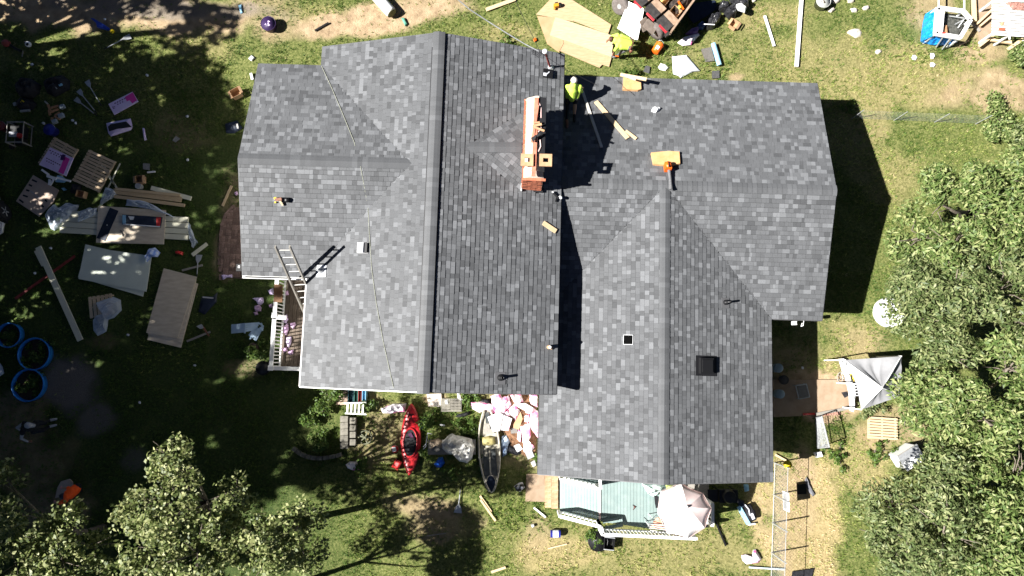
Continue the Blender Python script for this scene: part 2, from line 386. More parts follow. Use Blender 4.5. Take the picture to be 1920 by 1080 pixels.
tabs = []          # (slope object, verts, width)
def slope(pts, u, skip=None, seed=0, expo=.142):
    """one roof plane with its own courses of laminated shingles; pts in house space, u the eave direction"""
    pts = [Vector(p) for p in pts]; u = Vector(u).normalized()
    nrm = Vector((0, 0, 0))
    for i in range(len(pts)): nrm += (pts[i] - pts[0]).cross(pts[(i + 1) % len(pts)] - pts[0])
    nrm.normalize()
    if nrm.z < 0: nrm = -nrm
    v = nrm.cross(u).normalized()
    if v.z < 0: v = -v
    o0 = min(pts, key=lambda p: p.z)
    p2 = [((p - o0).dot(u), (p - o0).dot(v)) for p in pts]
    mb = MB(); k = len(pts)
    lower = [p - nrm * .05 for p in pts]; up = [p - nrm * .006 for p in pts]
    fs = [tuple(range(k)), tuple(range(k, 2 * k))[::-1]] + [(i, (i + 1) % k, k + (i + 1) % k, k + i) for i in range(k)]
    mb.add(up + lower, fs)
    so = mb.build('roof_slope', UNDER, house)
    rr = random.Random(seed)
    def cut(vv):
        xs = []
        for i in range(k):
            a, b_ = p2[i], p2[(i + 1) % k]
            if (a[1] - vv) * (b_[1] - vv) < 0: xs.append(a[0] + (b_[0] - a[0]) * (vv - a[1]) / (b_[1] - a[1]))
        xs.sort(); return [(xs[i], xs[i + 1]) for i in range(0, len(xs) - 1, 2)]
    vmax = max(p[1] for p in p2); nc = int(math.ceil(vmax / expo))
    for cidx in range(nc):
        v0 = cidx * expo; v1 = min(v0 + expo, vmax)
        I0, I1 = cut(v0 + 1e-4), cut(v1 - 1e-4)
        if not I0: continue
        if len(I1) != len(I0): I1 = I0
        vlap = v1 + .02
        for (a0, b0), (a1, b1) in zip(I0, I1):
            lo, hi = min(a0, a1), max(b0, b1); x = lo - rr.uniform(0, .2)
            while x < hi:
                wdt = rr.choice((.09, .115, .14, .14, .165, .19, .24)) * rr.uniform(.9, 1.1)
                L0, R0 = max(x, a0), min(x + wdt - .003, b0); L1, R1 = max(x, a1), min(x + wdt - .003, b1)
                x += wdt
                if R0 - L0 < .004 and R1 - L1 < .004: continue
                if R0 < L0: L0 = R0 = (L0 + R0) / 2 if L0 - R0 < .05 else min(max(L0, a0), b0)
                if R1 < L1: L1 = R1 = min(max((L1 + R1) / 2, a1), b1)
                mid = o0 + u * ((L0 + R0) / 2) + v * ((v0 + v1) / 2)
                if skip and skip(mid): continue
                hb = rr.choice((.010, .012, .017, .019)) + .004; ht = .004
                q = lambda s, t_, h: o0 + u * s + v * t_ + nrm * h
                tabs.append((so, [q(L0, v0 - .004, hb), q(R0, v0 - .004, hb), q(R1, vlap, ht), q(L1, vlap, ht), q(L0, v0 - .016, 0), q(R0, v0 - .016, 0), q(R1, vlap, -.004), q(L1, vlap, -.004)], R0 - L0))
    return so
TF = [(0, 1, 2, 3), (4, 5, 1, 0), (1, 5, 6, 2), (3, 7, 4, 0)]
wv_in = lambda p: p.x < WRX and abs(p.y - WYM) < (WYN - WYM) * max(0, (WRX - p.x) / (WRX - MXW)) - .12
CK = [Vector((-1.56, 6.46, 0)), Vector((.14, 7.80, 0)), Vector((.14, 5.28, 0))]
def ck_in(p):
    t = (p.x + 1.56) / 1.70
    return 0 < t < 1.0 and (6.46 - 1.18 * t + .04 < p.y < 6.46 + 1.34 * t - .04)
chim_in = lambda p: .16 < p.x < .78 and 5.35 < p.y < 7.75
zMe = lambda x: MR - (x - MXM) * PM
slope([(MXW, MYN, ME), (MXW, MYS, ME), (MXM, MYS, MR), (MXM, MYN, MR)], (0, -1, 0), wv_in, 1)
slope([(MXE, MYS, ME), (MXE, MYN, ME), (MXM, MYN, MR), (MXM, MYS, MR)], (0, 1, 0), lambda p: ck_in(p) or chim_in(p), 2)
slope([(MXW, WYN, ME), (WX, WYN, ME), (WX, WYM, WR), (WRX, WYM, WR)], (-1, 0, 0), None, 3)
slope([(WX, WYS, ME), (MXW, WYS, ME), (WRX, WYM, WR), (WX, WYM, WR)], (1, 0, 0), None, 4)
slope([(EX, EYN, EE), (EX0, EYN, EE), (EX0, EYM, ER), (EX, EYM, ER)], (-1, 0, 0), None, 5)
slope([(SXW + .001, EYS, EE), (SXM, EYM, ER), (SXW + .001, EYM, ER)], (1, 0, 0), None, 6)
slope([(SXE, EYS, EE), (EX, EYS, EE), (EX, EYM, ER), (SXM, EYM, ER)], (1, 0, 0), None, 7)
slope([(SXW, EYS, EE), (SXW, SYS, EE), (SXM, SYS, SR), (SXM, EYM, SR)], (0, -1, 0), None, 8)
slope([(SXE, SYS, EE), (SXE, EYS, EE), (SXM, EYM, SR), (SXM, SYS, SR)], (0, 1, 0), None, 9)
zA, zC = zMe(-1.56), zMe(.14)
slope([(.14, 7.80, zC), (-1.56, 6.46, zA), (.14, 6.50, zA - .02)], (-1.70, -1.34, zA - zC), None, 10)
slope([(-1.56, 6.46, zA), (.14, 5.28, zC), (.14, 6.50, zA - .02)], (1.70, -1.18, zC - zA), None, 11)
order = sorted(range(len(tabs)), key=lambda i: -tabs[i][2]); single = set(order[:290])
bulk = {}
for i, (so, vs, _) in enumerate(tabs):
    if i in single:
        c0 = sum(vs, Vector()) / 8; m_ = MB(); m_.add([p - c0 for p in vs], TF); m_.mi[1:] = [1, 1, 1]; m_.build('shingle', [SH, EDGE], so, loc=c0)
    else:
        k_ = bulk.setdefault(so, MB()).add(vs, TF); k_.mi[-3:] = [1, 1, 1]
for so, m_ in bulk.items():
    o = m_.build('shingle_courses', [SH, EDGE], so); o['kind'] = 'stuff'

def ridge(a, b_, half, drop, lift=.02, step=.155, wl=.2, name='ridge_shingle', mul=1):
    a, b_ = Vector(a), Vector(b_); d = b_ - a; L = d.length; d.normalize(); sdir = Vector((-d.y, d.x, 0)).normalized()
    n_ = int(L / step); mb = MB(); xs = [-1, -.55, 0, .55, 1]
    R = Matrix((d, sdir, Vector((0, 0, 1)))).transposed()
    vs = []
    for e, hz in ((0, .016), (wl, .004)):
        for x in xs: vs.append((e, x * half, hz - abs(x) ** 1.25 * half * drop))
    for x in xs: vs.append((0, x * half, -.012 - abs(x) ** 1.25 * half * drop))
    fs = [(i, i + 1, 6 + i, 5 + i) for i in range(4)] + [(10 + i, 11 + i, 1 + i, i) for i in range(4)]
    vs += [(wl, x * half, -.012 - abs(x) ** 1.25 * half * drop) for x in (-1, 1)]
    fs += [(0, 5, 15, 10), (4, 14, 16, 9)]
    mb.add([R @ Vector(v_) for v_ in vs], fs)
    proto = None
    for i in range(n_):
        p = a + d * (i * step); p = Vector((p.x, p.y, p.z + lift))
        if proto is None: o = proto = mb.build(name, SHC, house)
        else: o = link(name, proto.data, house)
        o.location = p + Vector((0, 0, random.uniform(-.003, .003))); o.rotation_euler = (0, 0, random.uniform(-.012, .012))
# ridge vent under the main ridge
mb = MB()
for s_ in (-1, 1):
    vs = []
    for y_ in (MYS + .62, MYN - .45):
        for x_, z_ in ((0, .03), (.212, .03 - .212 * PM * .95), (.212, -.03 - .212 * PM), (0, -.03)): vs.append((MXM + s_ * x_, y_, MR + z_))
    mb.add(vs, [(0, 1, 5, 4), (1, 2, 6, 5), (0, 3, 2, 1), (4, 5, 6, 7)])
mb.build('ridge_vent', DARKM, house)
ridge((MXM, MYN + .01, MR + .02), (MXM, MYS - .02, MR + .02), .18, PM * .85, .03, .145)
ridge((WX - .01, WYM, WR), (WRX + .15, WYM, WR), .17, .27, .015)
ridge((EX + .01, EYM, ER), (MXE + .02, EYM, ER), .17, .28, .015)
ridge((SXM, SYS - .01, SR), (SXM, EYM - .1, SR), .16, .30, .015)
ridge((-1.5, 6.46, zA), (.1, 6.50, zA - .02), .16, .34, .015)

# eaves, rakes and gutters
def strip(name, a, b_, wz, ww, m_):
    q = MB(); q.bar(a, b_, ww, wz); return q.build(name, m_, house)
g = .06
for a, b_ in (((MXW, MYN + .015, ME - .07), (MXM, MYN + .015, MR - .07)), ((MXM, MYN + .015, MR - .07), (MXE, MYN + .015, ME - .07)), ((WX - .015, WYS, ME - .07), (WX - .015, WYM, WR - .07)), ((WX - .015, WYM, WR - .07), (WX - .015, WYN, ME - .07)),
              ((EX + .015, EYS, EE - .07), (EX + .015, EYM, ER - .07)), ((EX + .015, EYM, ER - .07), (EX + .015, EYN, EE - .07)), ((SXW, SYS - .015, EE - .07), (SXM, SYS - .015, SR - .07)), ((SXM, SYS - .015, SR - .07), (SXE, SYS - .015, EE - .07)),
              ((MXW, MYS - .015, ME - .07), (MXM, MYS - .015, MR - .07)), ((MXM, MYS - .015, MR - .07), (MXE, MYS - .015, ME - .07))):
    strip('rake_board', a, b_, .10, .022, DRIP)
for a, b_ in (((WX, WYN + .015, ME - .08), (MXW, WYN + .015, ME - .08)), ((MXE + .015, MYS, ME - .08), (MXE + .015, MYN, ME - .08)), ((EX, EYN + .015, EE - .08), (EX0 + .4, EYN + .015, EE - .08)),
              ((SXE, EYS - .015, EE - .08), (EX, EYS - .015, EE - .08)), ((SXE + .015, SYS, EE - .08), (SXE + .015, EYS, EE - .08)), ((SXW - .015, SYS, EE - .08), (SXW - .015, MYS, EE - .08))):
    strip('fascia_board', a, b_, .12, .025, DRIP)
strip('gutter', (WX, WYS - .05, ME - .04), (MXW - .02, WYS - .05, ME - .04), .09, .085, WHITE)
strip('gutter_liner', (WX + .08, WYS - .05, ME + .008), (MXW - .5, WYS - .05, ME + .008), .006, .045, DARKM)
strip('fascia_board', (MXW - .04, WYS - .09, ME - .05), (MXW - .04, MYS, ME - .05), .10, .03, PINKW)
strip('drip_edge', (MXW - .03, WYS - .09, ME + .012), (MXW - .03, MYS, ME + .012), .008, .035, WHITE)
strip('drip_edge', (MXW - .03, MYS - .02, ME + .006), (MXM, MYS - .02, MR + .006), .012, .03, WHITE)
# walls under the eaves, with windows and doors
def wallbox(x0, x1, y0, y1, h, gab=None, rise=0):
    q = MB()
    if gab == 'y':
        xm = (x0 + x1) / 2
        vs = [(x0, y0, -.1), (x1, y0, -.1), (x1, y0, h), (xm, y0, h + rise), (x0, y0, h)]; vs += [(a, y1, c_) for a, _, c_ in vs]
    else:
        ym = (y0 + y1) / 2
        vs = [(x0, y0, -.1), (x0, y1, -.1), (x0, y1, h), (x0, ym, h + rise), (x0, y0, h)]; vs += [(x1, b2, c_) for _, b2, c_ in vs]
    q.add(vs, [(0, 1, 2, 3, 4), (5, 9, 8, 7, 6), (0, 5, 6, 1), (1, 6, 7, 2), (4, 3, 8, 9), (3, 2, 7, 8), (0, 4, 9, 5)])
    q.build('wall', SIDING, house)
wallbox(MXW + .4, MXE - .4, MYS + .3, MYN - .3, ME - .02, 'y', 1.0)
wallbox(WX + .35, MXW + .8, WYS + .4, WYN - .4, ME - .02, 'x', .8)
wallbox(MXE - .5, EX - .35, EYS + .4, EYN - .4, EE - .02, 'x', 1.0)
wallbox(SXW + .35, SXE - .35, SYS + .35, EYS + .9, EE - .02, 'y', .98)
GLASS = mat('dark_window_glass', (.02, .025, .03), rough=.08, spec=.6)
def window(c_, axis, w_=.9, h_=1.2):
    fr = MB(); pn = MB()
    if axis == 'x': fr.box((0, 0, 0), (w_, .08, h_)); pn.box((0, 0, 0), (w_ - .14, .10, h_ - .14))
    else: fr.box((0, 0, 0), (.08, w_, h_)); pn.box((0, 0, 0), (.10, w_ - .14, h_ - .14))
    f_ = fr.build('window', WHITE, house, loc=c_); pn.build('pane', GLASS, f_)
for x_ in (2.6, 6.9): window((x_, SYS + .35, 1.5), 'x')
for y_ in (4.5, 7.4): window((WX + .35, y_, 1.9), 'y')
for y_ in (4.0, 7.2): window((EX - .35, y_, 1.5), 'y')
for x_ in (-5.2, -1.5): window((x_, MYS + .3, 2.1), 'x')
for x_ in (-4.8, -.6): window((x_, MYN - .3, 2.1), 'x')
for y_ in (-1.6, .5): window((SXE - .35, y_, 1.5), 'y')

# ---- chimney
def hl3(p): return HINV @ Vector(p)
chim = thing('chimney', None, None, (.45, 6.55, 0)); chim.parent = house
BR = [mat('red_brick_a', (.36, .105, .055), (.46, .16, .09), 30, .85, rand=.25), mat('red_brick_b', (.28, .085, .05), (.40, .14, .085), 30, .85, rand=.25)]
MORT = mat('pale_mortar', (.42, .36, .30), (.56, .50, .43), 12, .9, bump=.3)
CROWN = mat('chalky_mortar_crown', (.40, .32, .25), (.54, .48, .41), 6, .9, bump=.4, bscale=25)
CLAY = mat('red_clay_tile', (.42, .13, .08), (.52, .20, .13), 7, .75)
TANT = mat('tan_clay_tile', (.38, .22, .12), (.47, .29, .165), 9, .8)
cx0, cx1, cy0, cy1, cz = -.31, .30, -1.20, 1.22, 5.32
q = MB(); q.box((0, 0, (3.5 + cz) / 2), (cx1 - cx0 - .03, cy1 - cy0 - .03, cz - 3.5)); stack = q.build('stack', MORT, chim)
bl, bh, bd = .135, .062, .07
pr = MB(); pr.box((0, 0, 0), (bl, bd, bh)); prx = MB(); prx.box((0, 0, 0), (bd, bl, bh)); pm = [None, None]
def brick(x_, y_, z_, ax):
    if pm[ax] is None:
        o = (pr if ax == 0 else prx).build('brick', BR[0], stack); pm[ax] = o.data
    else: o = link('brick', pm[ax], stack)
    o.location = (x_ + random.uniform(-.004, .004), y_ + random.uniform(-.004, .004), z_)
nb = 0
for r_i in range(22):
    z_ = cz - .02 - r_i * .072
    if z_ < 3.85: break
    off = (r_i % 2) * .07
    for k_ in range(5):
        x_ = cx0 + .055 + k_ * .147 - off * .5 + .02
        if cx0 + .02 < x_ < cx1 - .01: brick(x_, cy0 + .022, z_, 0)
    if r_i < 9 :
        for k_ in range(17):
            y_ = cy0 + .10 + k_ * .146 - off
            if cy0 + .06 < y_ < cy1 - .05:
                brick(cx0 + .022, y_, z_, 1)
for k_ in range(5): brick(cx0 + .06 + k_ * .135, cy0 - .008, cz + .0, 0) if k_ < 5 else None
q = MB()       # the gabled mortar crown
for_y = [cy0 + .02, cy1]
prof = [(cx0 + .05, cz + .012), (cx0 + .07, cz + .05), (.02, cz + .24), (.10, cz + .24), (cx1 - .01, cz + .05), (cx1 + .01, cz + .02)]
vs = [(x_, y_, z_) for y_ in np.linspace(cy0 + .22, cy1, 7) for x_, z_ in prof]
n_ = len(prof); q.add(vs, [(i * n_ + j, i * n_ + j + 1, (i + 1) * n_ + j + 1, (i + 1) * n_ + j) for i in range(6) for j in range(n_ - 1)] + [tuple(range(n_))[::-1], tuple(6 * n_ + j for j in range(n_))])
q.build('crown', CROWN, chim)
q = MB(); q.heap([(cx0 + .02, cy0 + .04), (cx1 - .03, cy0 + .04), (cx1 - .03, cy0 + .32), (cx0 + .02, cy0 + .32)], cz + .01, .16, 5, 3, 2, .3); q.build('mortar_cap', CROWN, chim, True)
q = MB(); q.bar((.0, cy0 + .02, cz + .27), (.02, cy1 - .08, cz + .30), .12, .035); q.build('clay_ridge_tile', CLAY, chim)
q = MB(); q.bar((-.07, cy0 + 1.0, cz + .30), (.06, cy1 - .32, cz + .34), .075, .03); q.build('clay_ridge_tile', CLAY, chim)
q = MB()      # flue boxes, enlarged to paint the shade of the crown's right slope
q.box((.20, .62, cz + .16), (.21, 1.1, .20)); q.box((.20, -.36, cz + .15), (.21, .86, .18)); q.build('flue_shade_box', DARKM, chim)
for xx, yy in ((-.20, -.73), (.33, -.72)):
    q = MB(); wv, wy, hv = .36, .36, .055
    for sx_, sy_, w1, w2 in ((-1, 0, .105, wy), (1, 0, .105, wy), (0, -1, wv - .21, .12), (0, 1, wv - .21, .12)):
        q.box((sx_ * (wv - w1) / 2, sy_ * (wy - w2) / 2 + (.0 if sx_ else 0), 0), (w1, w2, hv))
    o = q.build('pot_slab', TANT, chim, loc=(xx, yy, cz + .33))
q = MB(); q.box((.06, .28, cz + .40), (.26, .07, .05), .25); q.build('loose_tile', TANT, chim)
q = MB(); q.box((.10, .17, cz + .42), (.36, .055, .04), -.35); q.build('loose_tile', TANT, chim)
q = MB(); q.box((.05, .36, cz + .36), (.16, .05, .10), .15); q.build('loose_tile', TANT, chim)
q = MB(); q.bar((-.09, -.12, cz + .36), (.16, .03, cz + .40), .07, .05); q.bar((-.05, -.20, cz + .38), (.02, -.05, cz + .42), .05, .04); q.build('flashing_scrap', DARKM, chim)
q = MB()
for pts_ in (((.10, 1.0, cz + .27), (.16, .85, cz + .27), (.17, .55, cz + .27)), ((.12, .35, cz + .28), (.18, .25, cz + .30), (.10, .12, cz + .29)), ((.16, -.1, cz + .27), (.18, -.3, cz + .27), (.12, -.45, cz + .27))): q.tube(pts_, .016, 5)
q.build('mortar_bead', PINKW, chim)
q = MB(); q.box((0.0, cy0 - .035, 4.03), (.66, .05, .17)); q.box((cx1 + .03, 0, 3.98), (.05, 2.44, .17)); q.build('base_flashing', DARKM, chim)
q = MB(); q.box((cx0 - .02, cy0 + .03, 4.2), (.03, .24, .25)); q.build('step_flashing', WHITE, chim)

# roof normals for things that rest on the slopes
def zroof(lx_, ly_, which):
    if which == 'Mw': return MR - (MXM - lx_) * PM
    if which == 'Me': return MR - (lx_ - MXM) * PM
    if which == 'W': return WR - abs(ly_ - WYM) * (WR - ME) / (WYN - WYM)
    if which == 'E': return ER - abs(ly_ - EYM) * (ER - EE) / (EYN - EYM)
    if which == 'Sw': return SR - (SXM - lx_) * (SR - EE) / (SXM - SXW)
    if which == 'Se': return SR - (lx_ - SXM) * (SR - EE) / (SXM - SXW)
NLOC = {'Mw': (-PM, 0, 1), 'Me': (PM, 0, 1), 'Wn': (0, .286, 1), 'Ws': (0, -.286, 1), 'En': (0, .297, 1), 'Es': (0, -.297, 1), 'Sw': (-.318, 0, 1), 'Se': (.318, 0, 1)}
def onroof(X, Y, which, lift=.022):
    k_ = which if which[0] in 'MS' else which[0]; z = 3.5
    for _ in range(30):
        p = P(X, Y, z); l = HINV @ p; z = zroof(l.x, l.y, k_) + lift
    nn = (HROT @ Vector(NLOC[which])).normalized()
    return P(X, Y, z), nn
def roof_thing(name, label, cat, X, Y, which, rz=0.0, group=None, lift=.022):
    p, nn = onroof(X, Y, which, lift)
    qz = Vector((0, 0, 1)).rotation_difference(nn) @ Quaternion((0, 0, 1), rz)
    return thing(name, label, cat, p, group=group, quat=qz)
# ================================================================== TREES AND PLANTS
BARK = mat('grey_brown_bark', (.10, .08, .06), (.19, .16, .13), 14, .9, bump=.4)
LEAF_R = leaf_material('oak_leaf', (.065, .115, .026), (.17, .23, .068), (.37, .39, .17))
LEAF_R2 = leaf_material('dark_oak_leaf', (.06, .095, .028), (.15, .19, .068), (.33, .35, .165))
LEAF_L = leaf_material('pale_pear_leaf', (.055, .085, .02), (.17, .205, .062), (.42, .43, .20))
LEAF_W = leaf_material('shade_tree_leaf', (.04, .08, .02), (.06, .10, .025), (.09, .13, .03), .2)
LEAF_H = leaf_material('weed_leaf', (.05, .10, .018), (.085, .15, .025), (.15, .20, .045))
def leaves(cent, rad, num, lng, wid, seed, up=.5, flat=.75, shell=.5):
    """kite-shaped leaves scattered through clusters; returns vertex and face arrays"""
    r = np.random.default_rng(seed); cent = np.asarray(cent, float); rad = np.asarray(rad, float)
    k = r.integers(0, len(cent), num) if len(set(rad)) == 1 else r.choice(len(cent), num, p=rad ** 2 / (rad ** 2).sum())
    d = r.normal(size=(num, 3)); d /= np.linalg.norm(d, axis=1)[:, None]
    rr = (shell + (1 - shell) * r.random(num)) ** .7
    p = cent[k] + d * (rad[k] * rr)[:, None] * np.array([1, 1, flat])
    nrm = d * .55 + r.normal(size=(num, 3)) * .55 + np.array([0, 0, up]); nrm /= np.linalg.norm(nrm, axis=1)[:, None]
    a = np.cross(nrm, r.normal(size=(num, 3))); a /= np.linalg.norm(a, axis=1)[:, None]; b2 = np.cross(nrm, a)
    L = lng * r.uniform(.6, 1.25, num)[:, None]; W = wid * r.uniform(.7, 1.2, num)[:, None]
    droop = np.array([0, 0, -1]) * L * r.uniform(0, .35, num)[:, None]
    V = np.stack([p - a * L * .5, p + b2 * W * .5 + nrm * W * .12, p + a * L * .5 + droop, p - b2 * W * .5 + nrm * W * .12], 1).reshape(-1, 3)
    F = np.arange(num * 4).reshape(-1, 4)
    return V, F
def tree(label, base, blobs, num, lng, wid, m, seed, group, name='broadleaf_tree', cl=.55, trunk_r=.16, up=.5, shell=.35, sub=5, twigs=True):
    """blobs: (world centre, radius) lumps of the crown; clusters of leaves sit on each lump, limbs reach for every lump"""
    base = Vector(base); t = thing(name, label, 'tree', base, group=group)
    r = random.Random(seed); C_, R_ = [], []
    for c_, R in blobs:
        for _ in range(max(3, int(sub * (R / cl) ** 2))):
            d = Vector((r.gauss(0, 1), r.gauss(0, 1), r.gauss(.25, 1))).normalized()
            C_.append(tuple(Vector(c_) - base + d * R * r.uniform(.55, 1.0) * 1.0)); R_.append(cl * r.uniform(.55, 1.1))
    V, F = leaves(C_, R_, num, lng, wid, seed, up, .7, shell)
    o = link('crown', fast_mesh('crown', V, F, m), t)
    q = MB(); top = Vector((0, 0, 0))
    for c_, R in blobs: top += Vector(c_) - base
    top /= len(blobs); top = Vector((top.x * .55, top.y * .55, top.z * .6))
    q.tube([(0, 0, -.2), top * .5 + Vector((.08, -.06, 0)), top], [trunk_r * 1.25, trunk_r, trunk_r * .8], 8); q.build('trunk', BARK, t, True)
    for c_, R in blobs:
        e = Vector(c_) - base; q = MB(); m1 = top.lerp(e, .5) + Vector((r.uniform(-.2, .2), r.uniform(-.2, .2), r.uniform(-.1, .2)))
        q.tube([top * .97, m1, e], [trunk_r * .5, trunk_r * .33, trunk_r * .14], 6)
        for _ in range(int(4 * R / .6) if twigs else 0):
            d = Vector((r.gauss(0, 1), r.gauss(0, 1), r.gauss(.4, 1))).normalized() * R * r.uniform(.7, 1.08)
            q.tube([m1.lerp(e, r.uniform(.3, .9)), e + d * .5 + Vector((r.uniform(-.1, .1), r.uniform(-.1, .1), 0)), e + d], [trunk_r * .16, trunk_r * .1, .006], 4)
        q.build('limb', BARK, t, True)
    return t
def B(X, Y, z, R): return (P(X, Y, z), R)
GR = 'trees along the right hand edge of the yard'
tree('bright green oak at the top of the right hand tree mass, nearest the hedge', P(1800, 400, 0), [B(1760, 380, 4.2, .9), B(1830, 360, 4.4, .85), B(1905, 335, 4.2, .85), B(1710, 450, 3.8, .8), B(1790, 460, 4.8, 1.0), B(1870, 430, 5.0, 1.0), B(1930, 420, 4.6, .9)], 15000, .185, .062, LEAF_R, 11, GR, cl=.5, sub=3.6)
tree('oak with bare twigs showing, above the white round tank', P(1810, 560, 0), [B(1725, 530, 4.0, .85), B(1722, 600, 3.6, .8), B(1706, 570, 3.8, .55), B(1790, 540, 5.0, 1.0), B(1778, 668, 4.6, .6), B(1880, 540, 5.2, 1.1), B(1930, 610, 5.0, 1.0), B(1750, 650, 4.2, .7)], 14000, .185, .062, LEAF_R2, 12, GR, cl=.5, sub=3.6)
tree('oak overhanging the grey canopy tent with a dark gap in its crown', P(1800, 745, 0), [B(1735, 720, 4.2, .75), B(1790, 740, 4.8, .8), B(1700, 770, 3.2, .5), B(1900, 680, 5.0, 1.0), B(1860, 800, 5.0, .9), B(1770, 810, 4.2, .7), B(1935, 790, 4.8, .9)], 13000, .185, .062, LEAF_R, 13, GR, cl=.5, sub=3.6)
tree('large dull green oak at the bottom right, nearest the straw grass', P(1740, 960, 0), [B(1665, 950, 4.0, .85), B(1700, 1020, 4.2, .9), B(1740, 920, 4.6, .9), B(1770, 1000, 5.2, 1.1), B(1700, 1090, 4.0, .9), B(1650, 1000, 3.4, .6), B(1785, 885, 4.6, .8)], 14000, .175, .06, LEAF_R2, 14, GR, cl=.5, sub=3.6)
tree('fresh green tree filling the lower right corner', P(1870, 960, 0), [B(1850, 930, 5.0, 1.0), B(1850, 1030, 5.2, 1.1), B(1930, 980, 5.4, 1.1), B(1920, 1070, 5.0, 1.0), B(1910, 890, 5.0, .9), B(1830, 1100, 4.8, .9)], 14000, .185, .065, LEAF_R, 15, GR, cl=.5, sub=3.6)
GL = 'pale leaved trees at the bottom left'
tree('pale leaved tree standing tallest at the bottom left', P(450, 915, 0), [B(320, 850, 5.5, 0.55), B(345, 880, 5.9, 0.6), B(262, 955, 5.8, 0.7), B(320, 965, 6.5, 0.8), B(395, 960, 6.1, 0.7), B(280, 1030, 6.3, 0.8), B(370, 1045, 6.3, 0.8), B(230, 1080, 5.9, 0.7), B(430, 1045, 5.5, 0.55), B(440, 930, 5.4, 0.6), B(300, 895, 5.1, 0.5)], 6900, .125, .075, LEAF_L, 21, GL, cl=.29, shell=.25, up=.8, trunk_r=.10)
tree('pale leaved tree in the lower left corner below the orange vest', P(190, 990, 0), [B(10, 900, 5.6, .35), B(60, 1000, 6.0, .7), B(130, 985, 5.8, .55), B(30, 1060, 6.4, .8), B(120, 1060, 6.2, .8), B(180, 1030, 5.6, .55), B(0, 960, 5.8, .5)], 5000, .125, .075, LEAF_L, 22, GL, cl=.29, shell=.25, up=.8, trunk_r=.10)
tree('small pale leaved tree beside the sun flecked lawn at the bottom', P(572, 975, 0), [B(545, 985, 5.7, 0.65), B(500, 1040, 6.1, 0.65), B(570, 1040, 5.5, 0.55), B(585, 975, 4.9, 0.35), B(470, 1000, 5.7, 0.5)], 3900, .125, .075, LEAF_L, 23, GL, cl=.29, shell=.25, up=.8, trunk_r=.10)
tree('low tree just beyond the bottom edge, its shade streaking the lawn', P(480, 1110, 0), [B(300, 1150, 5.2, .8), B(370, 1140, 5.6, .8), B(440, 1150, 5.4, .8), B(505, 1130, 4.8, .6), B(400, 1220, 5.6, .9), B(480, 1220, 5.0, .7)], 9000, .125, .075, LEAF_L, 24, GL, cl=.33, shell=.25, up=.8, trunk_r=.09)
# the tall trees west of the yard, whose shade covers it
GW = 'tall shade trees west of the yard'
wrng = random.Random(5)
def shade_tree(x, y, h, seed, label, num=5200, x1=2.6):
    bl = []
    nk = int(h)
    for k in range(nk):
        z = 1.9 + (h - 2.9) * k / (nk - 1)
        for _ in range(2):
            bl.append((Vector((x + wrng.uniform(-1.0, .9), y + wrng.uniform(-1.9, 1.9), z)), wrng.uniform(.8, 1.3)))
    return tree(label, (x - .4, y, 0), bl, num, .42, .25, LEAF_W, seed, GW, 'shade_tree', cl=.75, trunk_r=.28, sub=2.2, twigs=False)
SHADE = [(13.6, 10.2, -24.0, 1500, 'loose shade tree by the driveway, at the north end of the row'), (10.9, 12.2, -23.4, 3500, 'shade tree second from the north end of the row'), (8.2, 13.2, -23.6, 4700, 'shade tree level with the power tools on the lawn'),
    (5.5, 14.2, -23.0, 5600, 'shade tree level with the pallets, north of the parked car'), (2.8, 14.8, -23.6, 6000, 'shade tree beyond the parked car'), (0.2, 15.6, -23.0, 8000, 'shade tree level with the blue pools'),
    (-2.4, 17.2, -23.6, 10500, 'shade tree level with the crouching person'), (-5.0, 16.4, -23.0, 12500, 'shade tree level with the orange vest'), (-7.6, 14.4, -23.6, 10000, 'shade tree second from the south end of the row'), (-10.2, 13.6, -23.0, 7000, 'shade tree at the south end of the row')]
for i_, (y_, h_, x_, n_, lb) in enumerate(SHADE): shade_tree(x_, y_, h_, 40 + i_, lb, n_)
def bush(label, X, Y, rx, h, num, lng, wid, m, seed, group=None, name='bush', cat='shrub', z=0.0):
    c_ = P(X, Y, 0); t = thing(name, label, cat, c_, group=group); r = random.Random(seed)
    C_ = [(r.gauss(0, .42) * rx, r.gauss(0, .42) * rx, h * r.uniform(.25, .8)) for _ in range(12)]; R_ = [max(.08, min(rx, h) * r.uniform(.3, .5)) for _ in C_]
    V, F = leaves(C_, R_, num, lng, wid, seed, .6, .8, .2); link('foliage', fast_mesh('foliage', V, F, m), t)
    q = MB()
    for k in range(6): q.tube([(0, 0, -.03), (C_[k][0] * .5, C_[k][1] * .5, h * .4), C_[k]], [.014, .01, .005], 4)
    q.build('stem', BARK, t); return t
bush('bright clipped shrub at the left end of the hedge row', 1868, 238, 1.0, .8, 2400, .12, .07, LEAF_R, 60, 'shrubs at the upper right')
bush('leafy shrub at the right edge above the tall oaks', 1915, 262, .9, 1.0, 1700, .13, .06, LEAF_R2, 61, 'shrubs at the upper right')
bush('leafy shrub overlapping the white table at the top right', 1915, 30, .5, 1.5, 800, .12, .07, LEAF_R, 62)
bush('low shrub under the tent edge, below the white netting', 1625, 765, .45, .5, 700, .12, .05, LEAF_R2, 63)
bush('sprawling green shrub at the lawn edge below the white table', 1905, 105, .6, .5, 900, .12, .06, LEAF_R, 64)
GB = 'weeds and ground plants by the south wall'
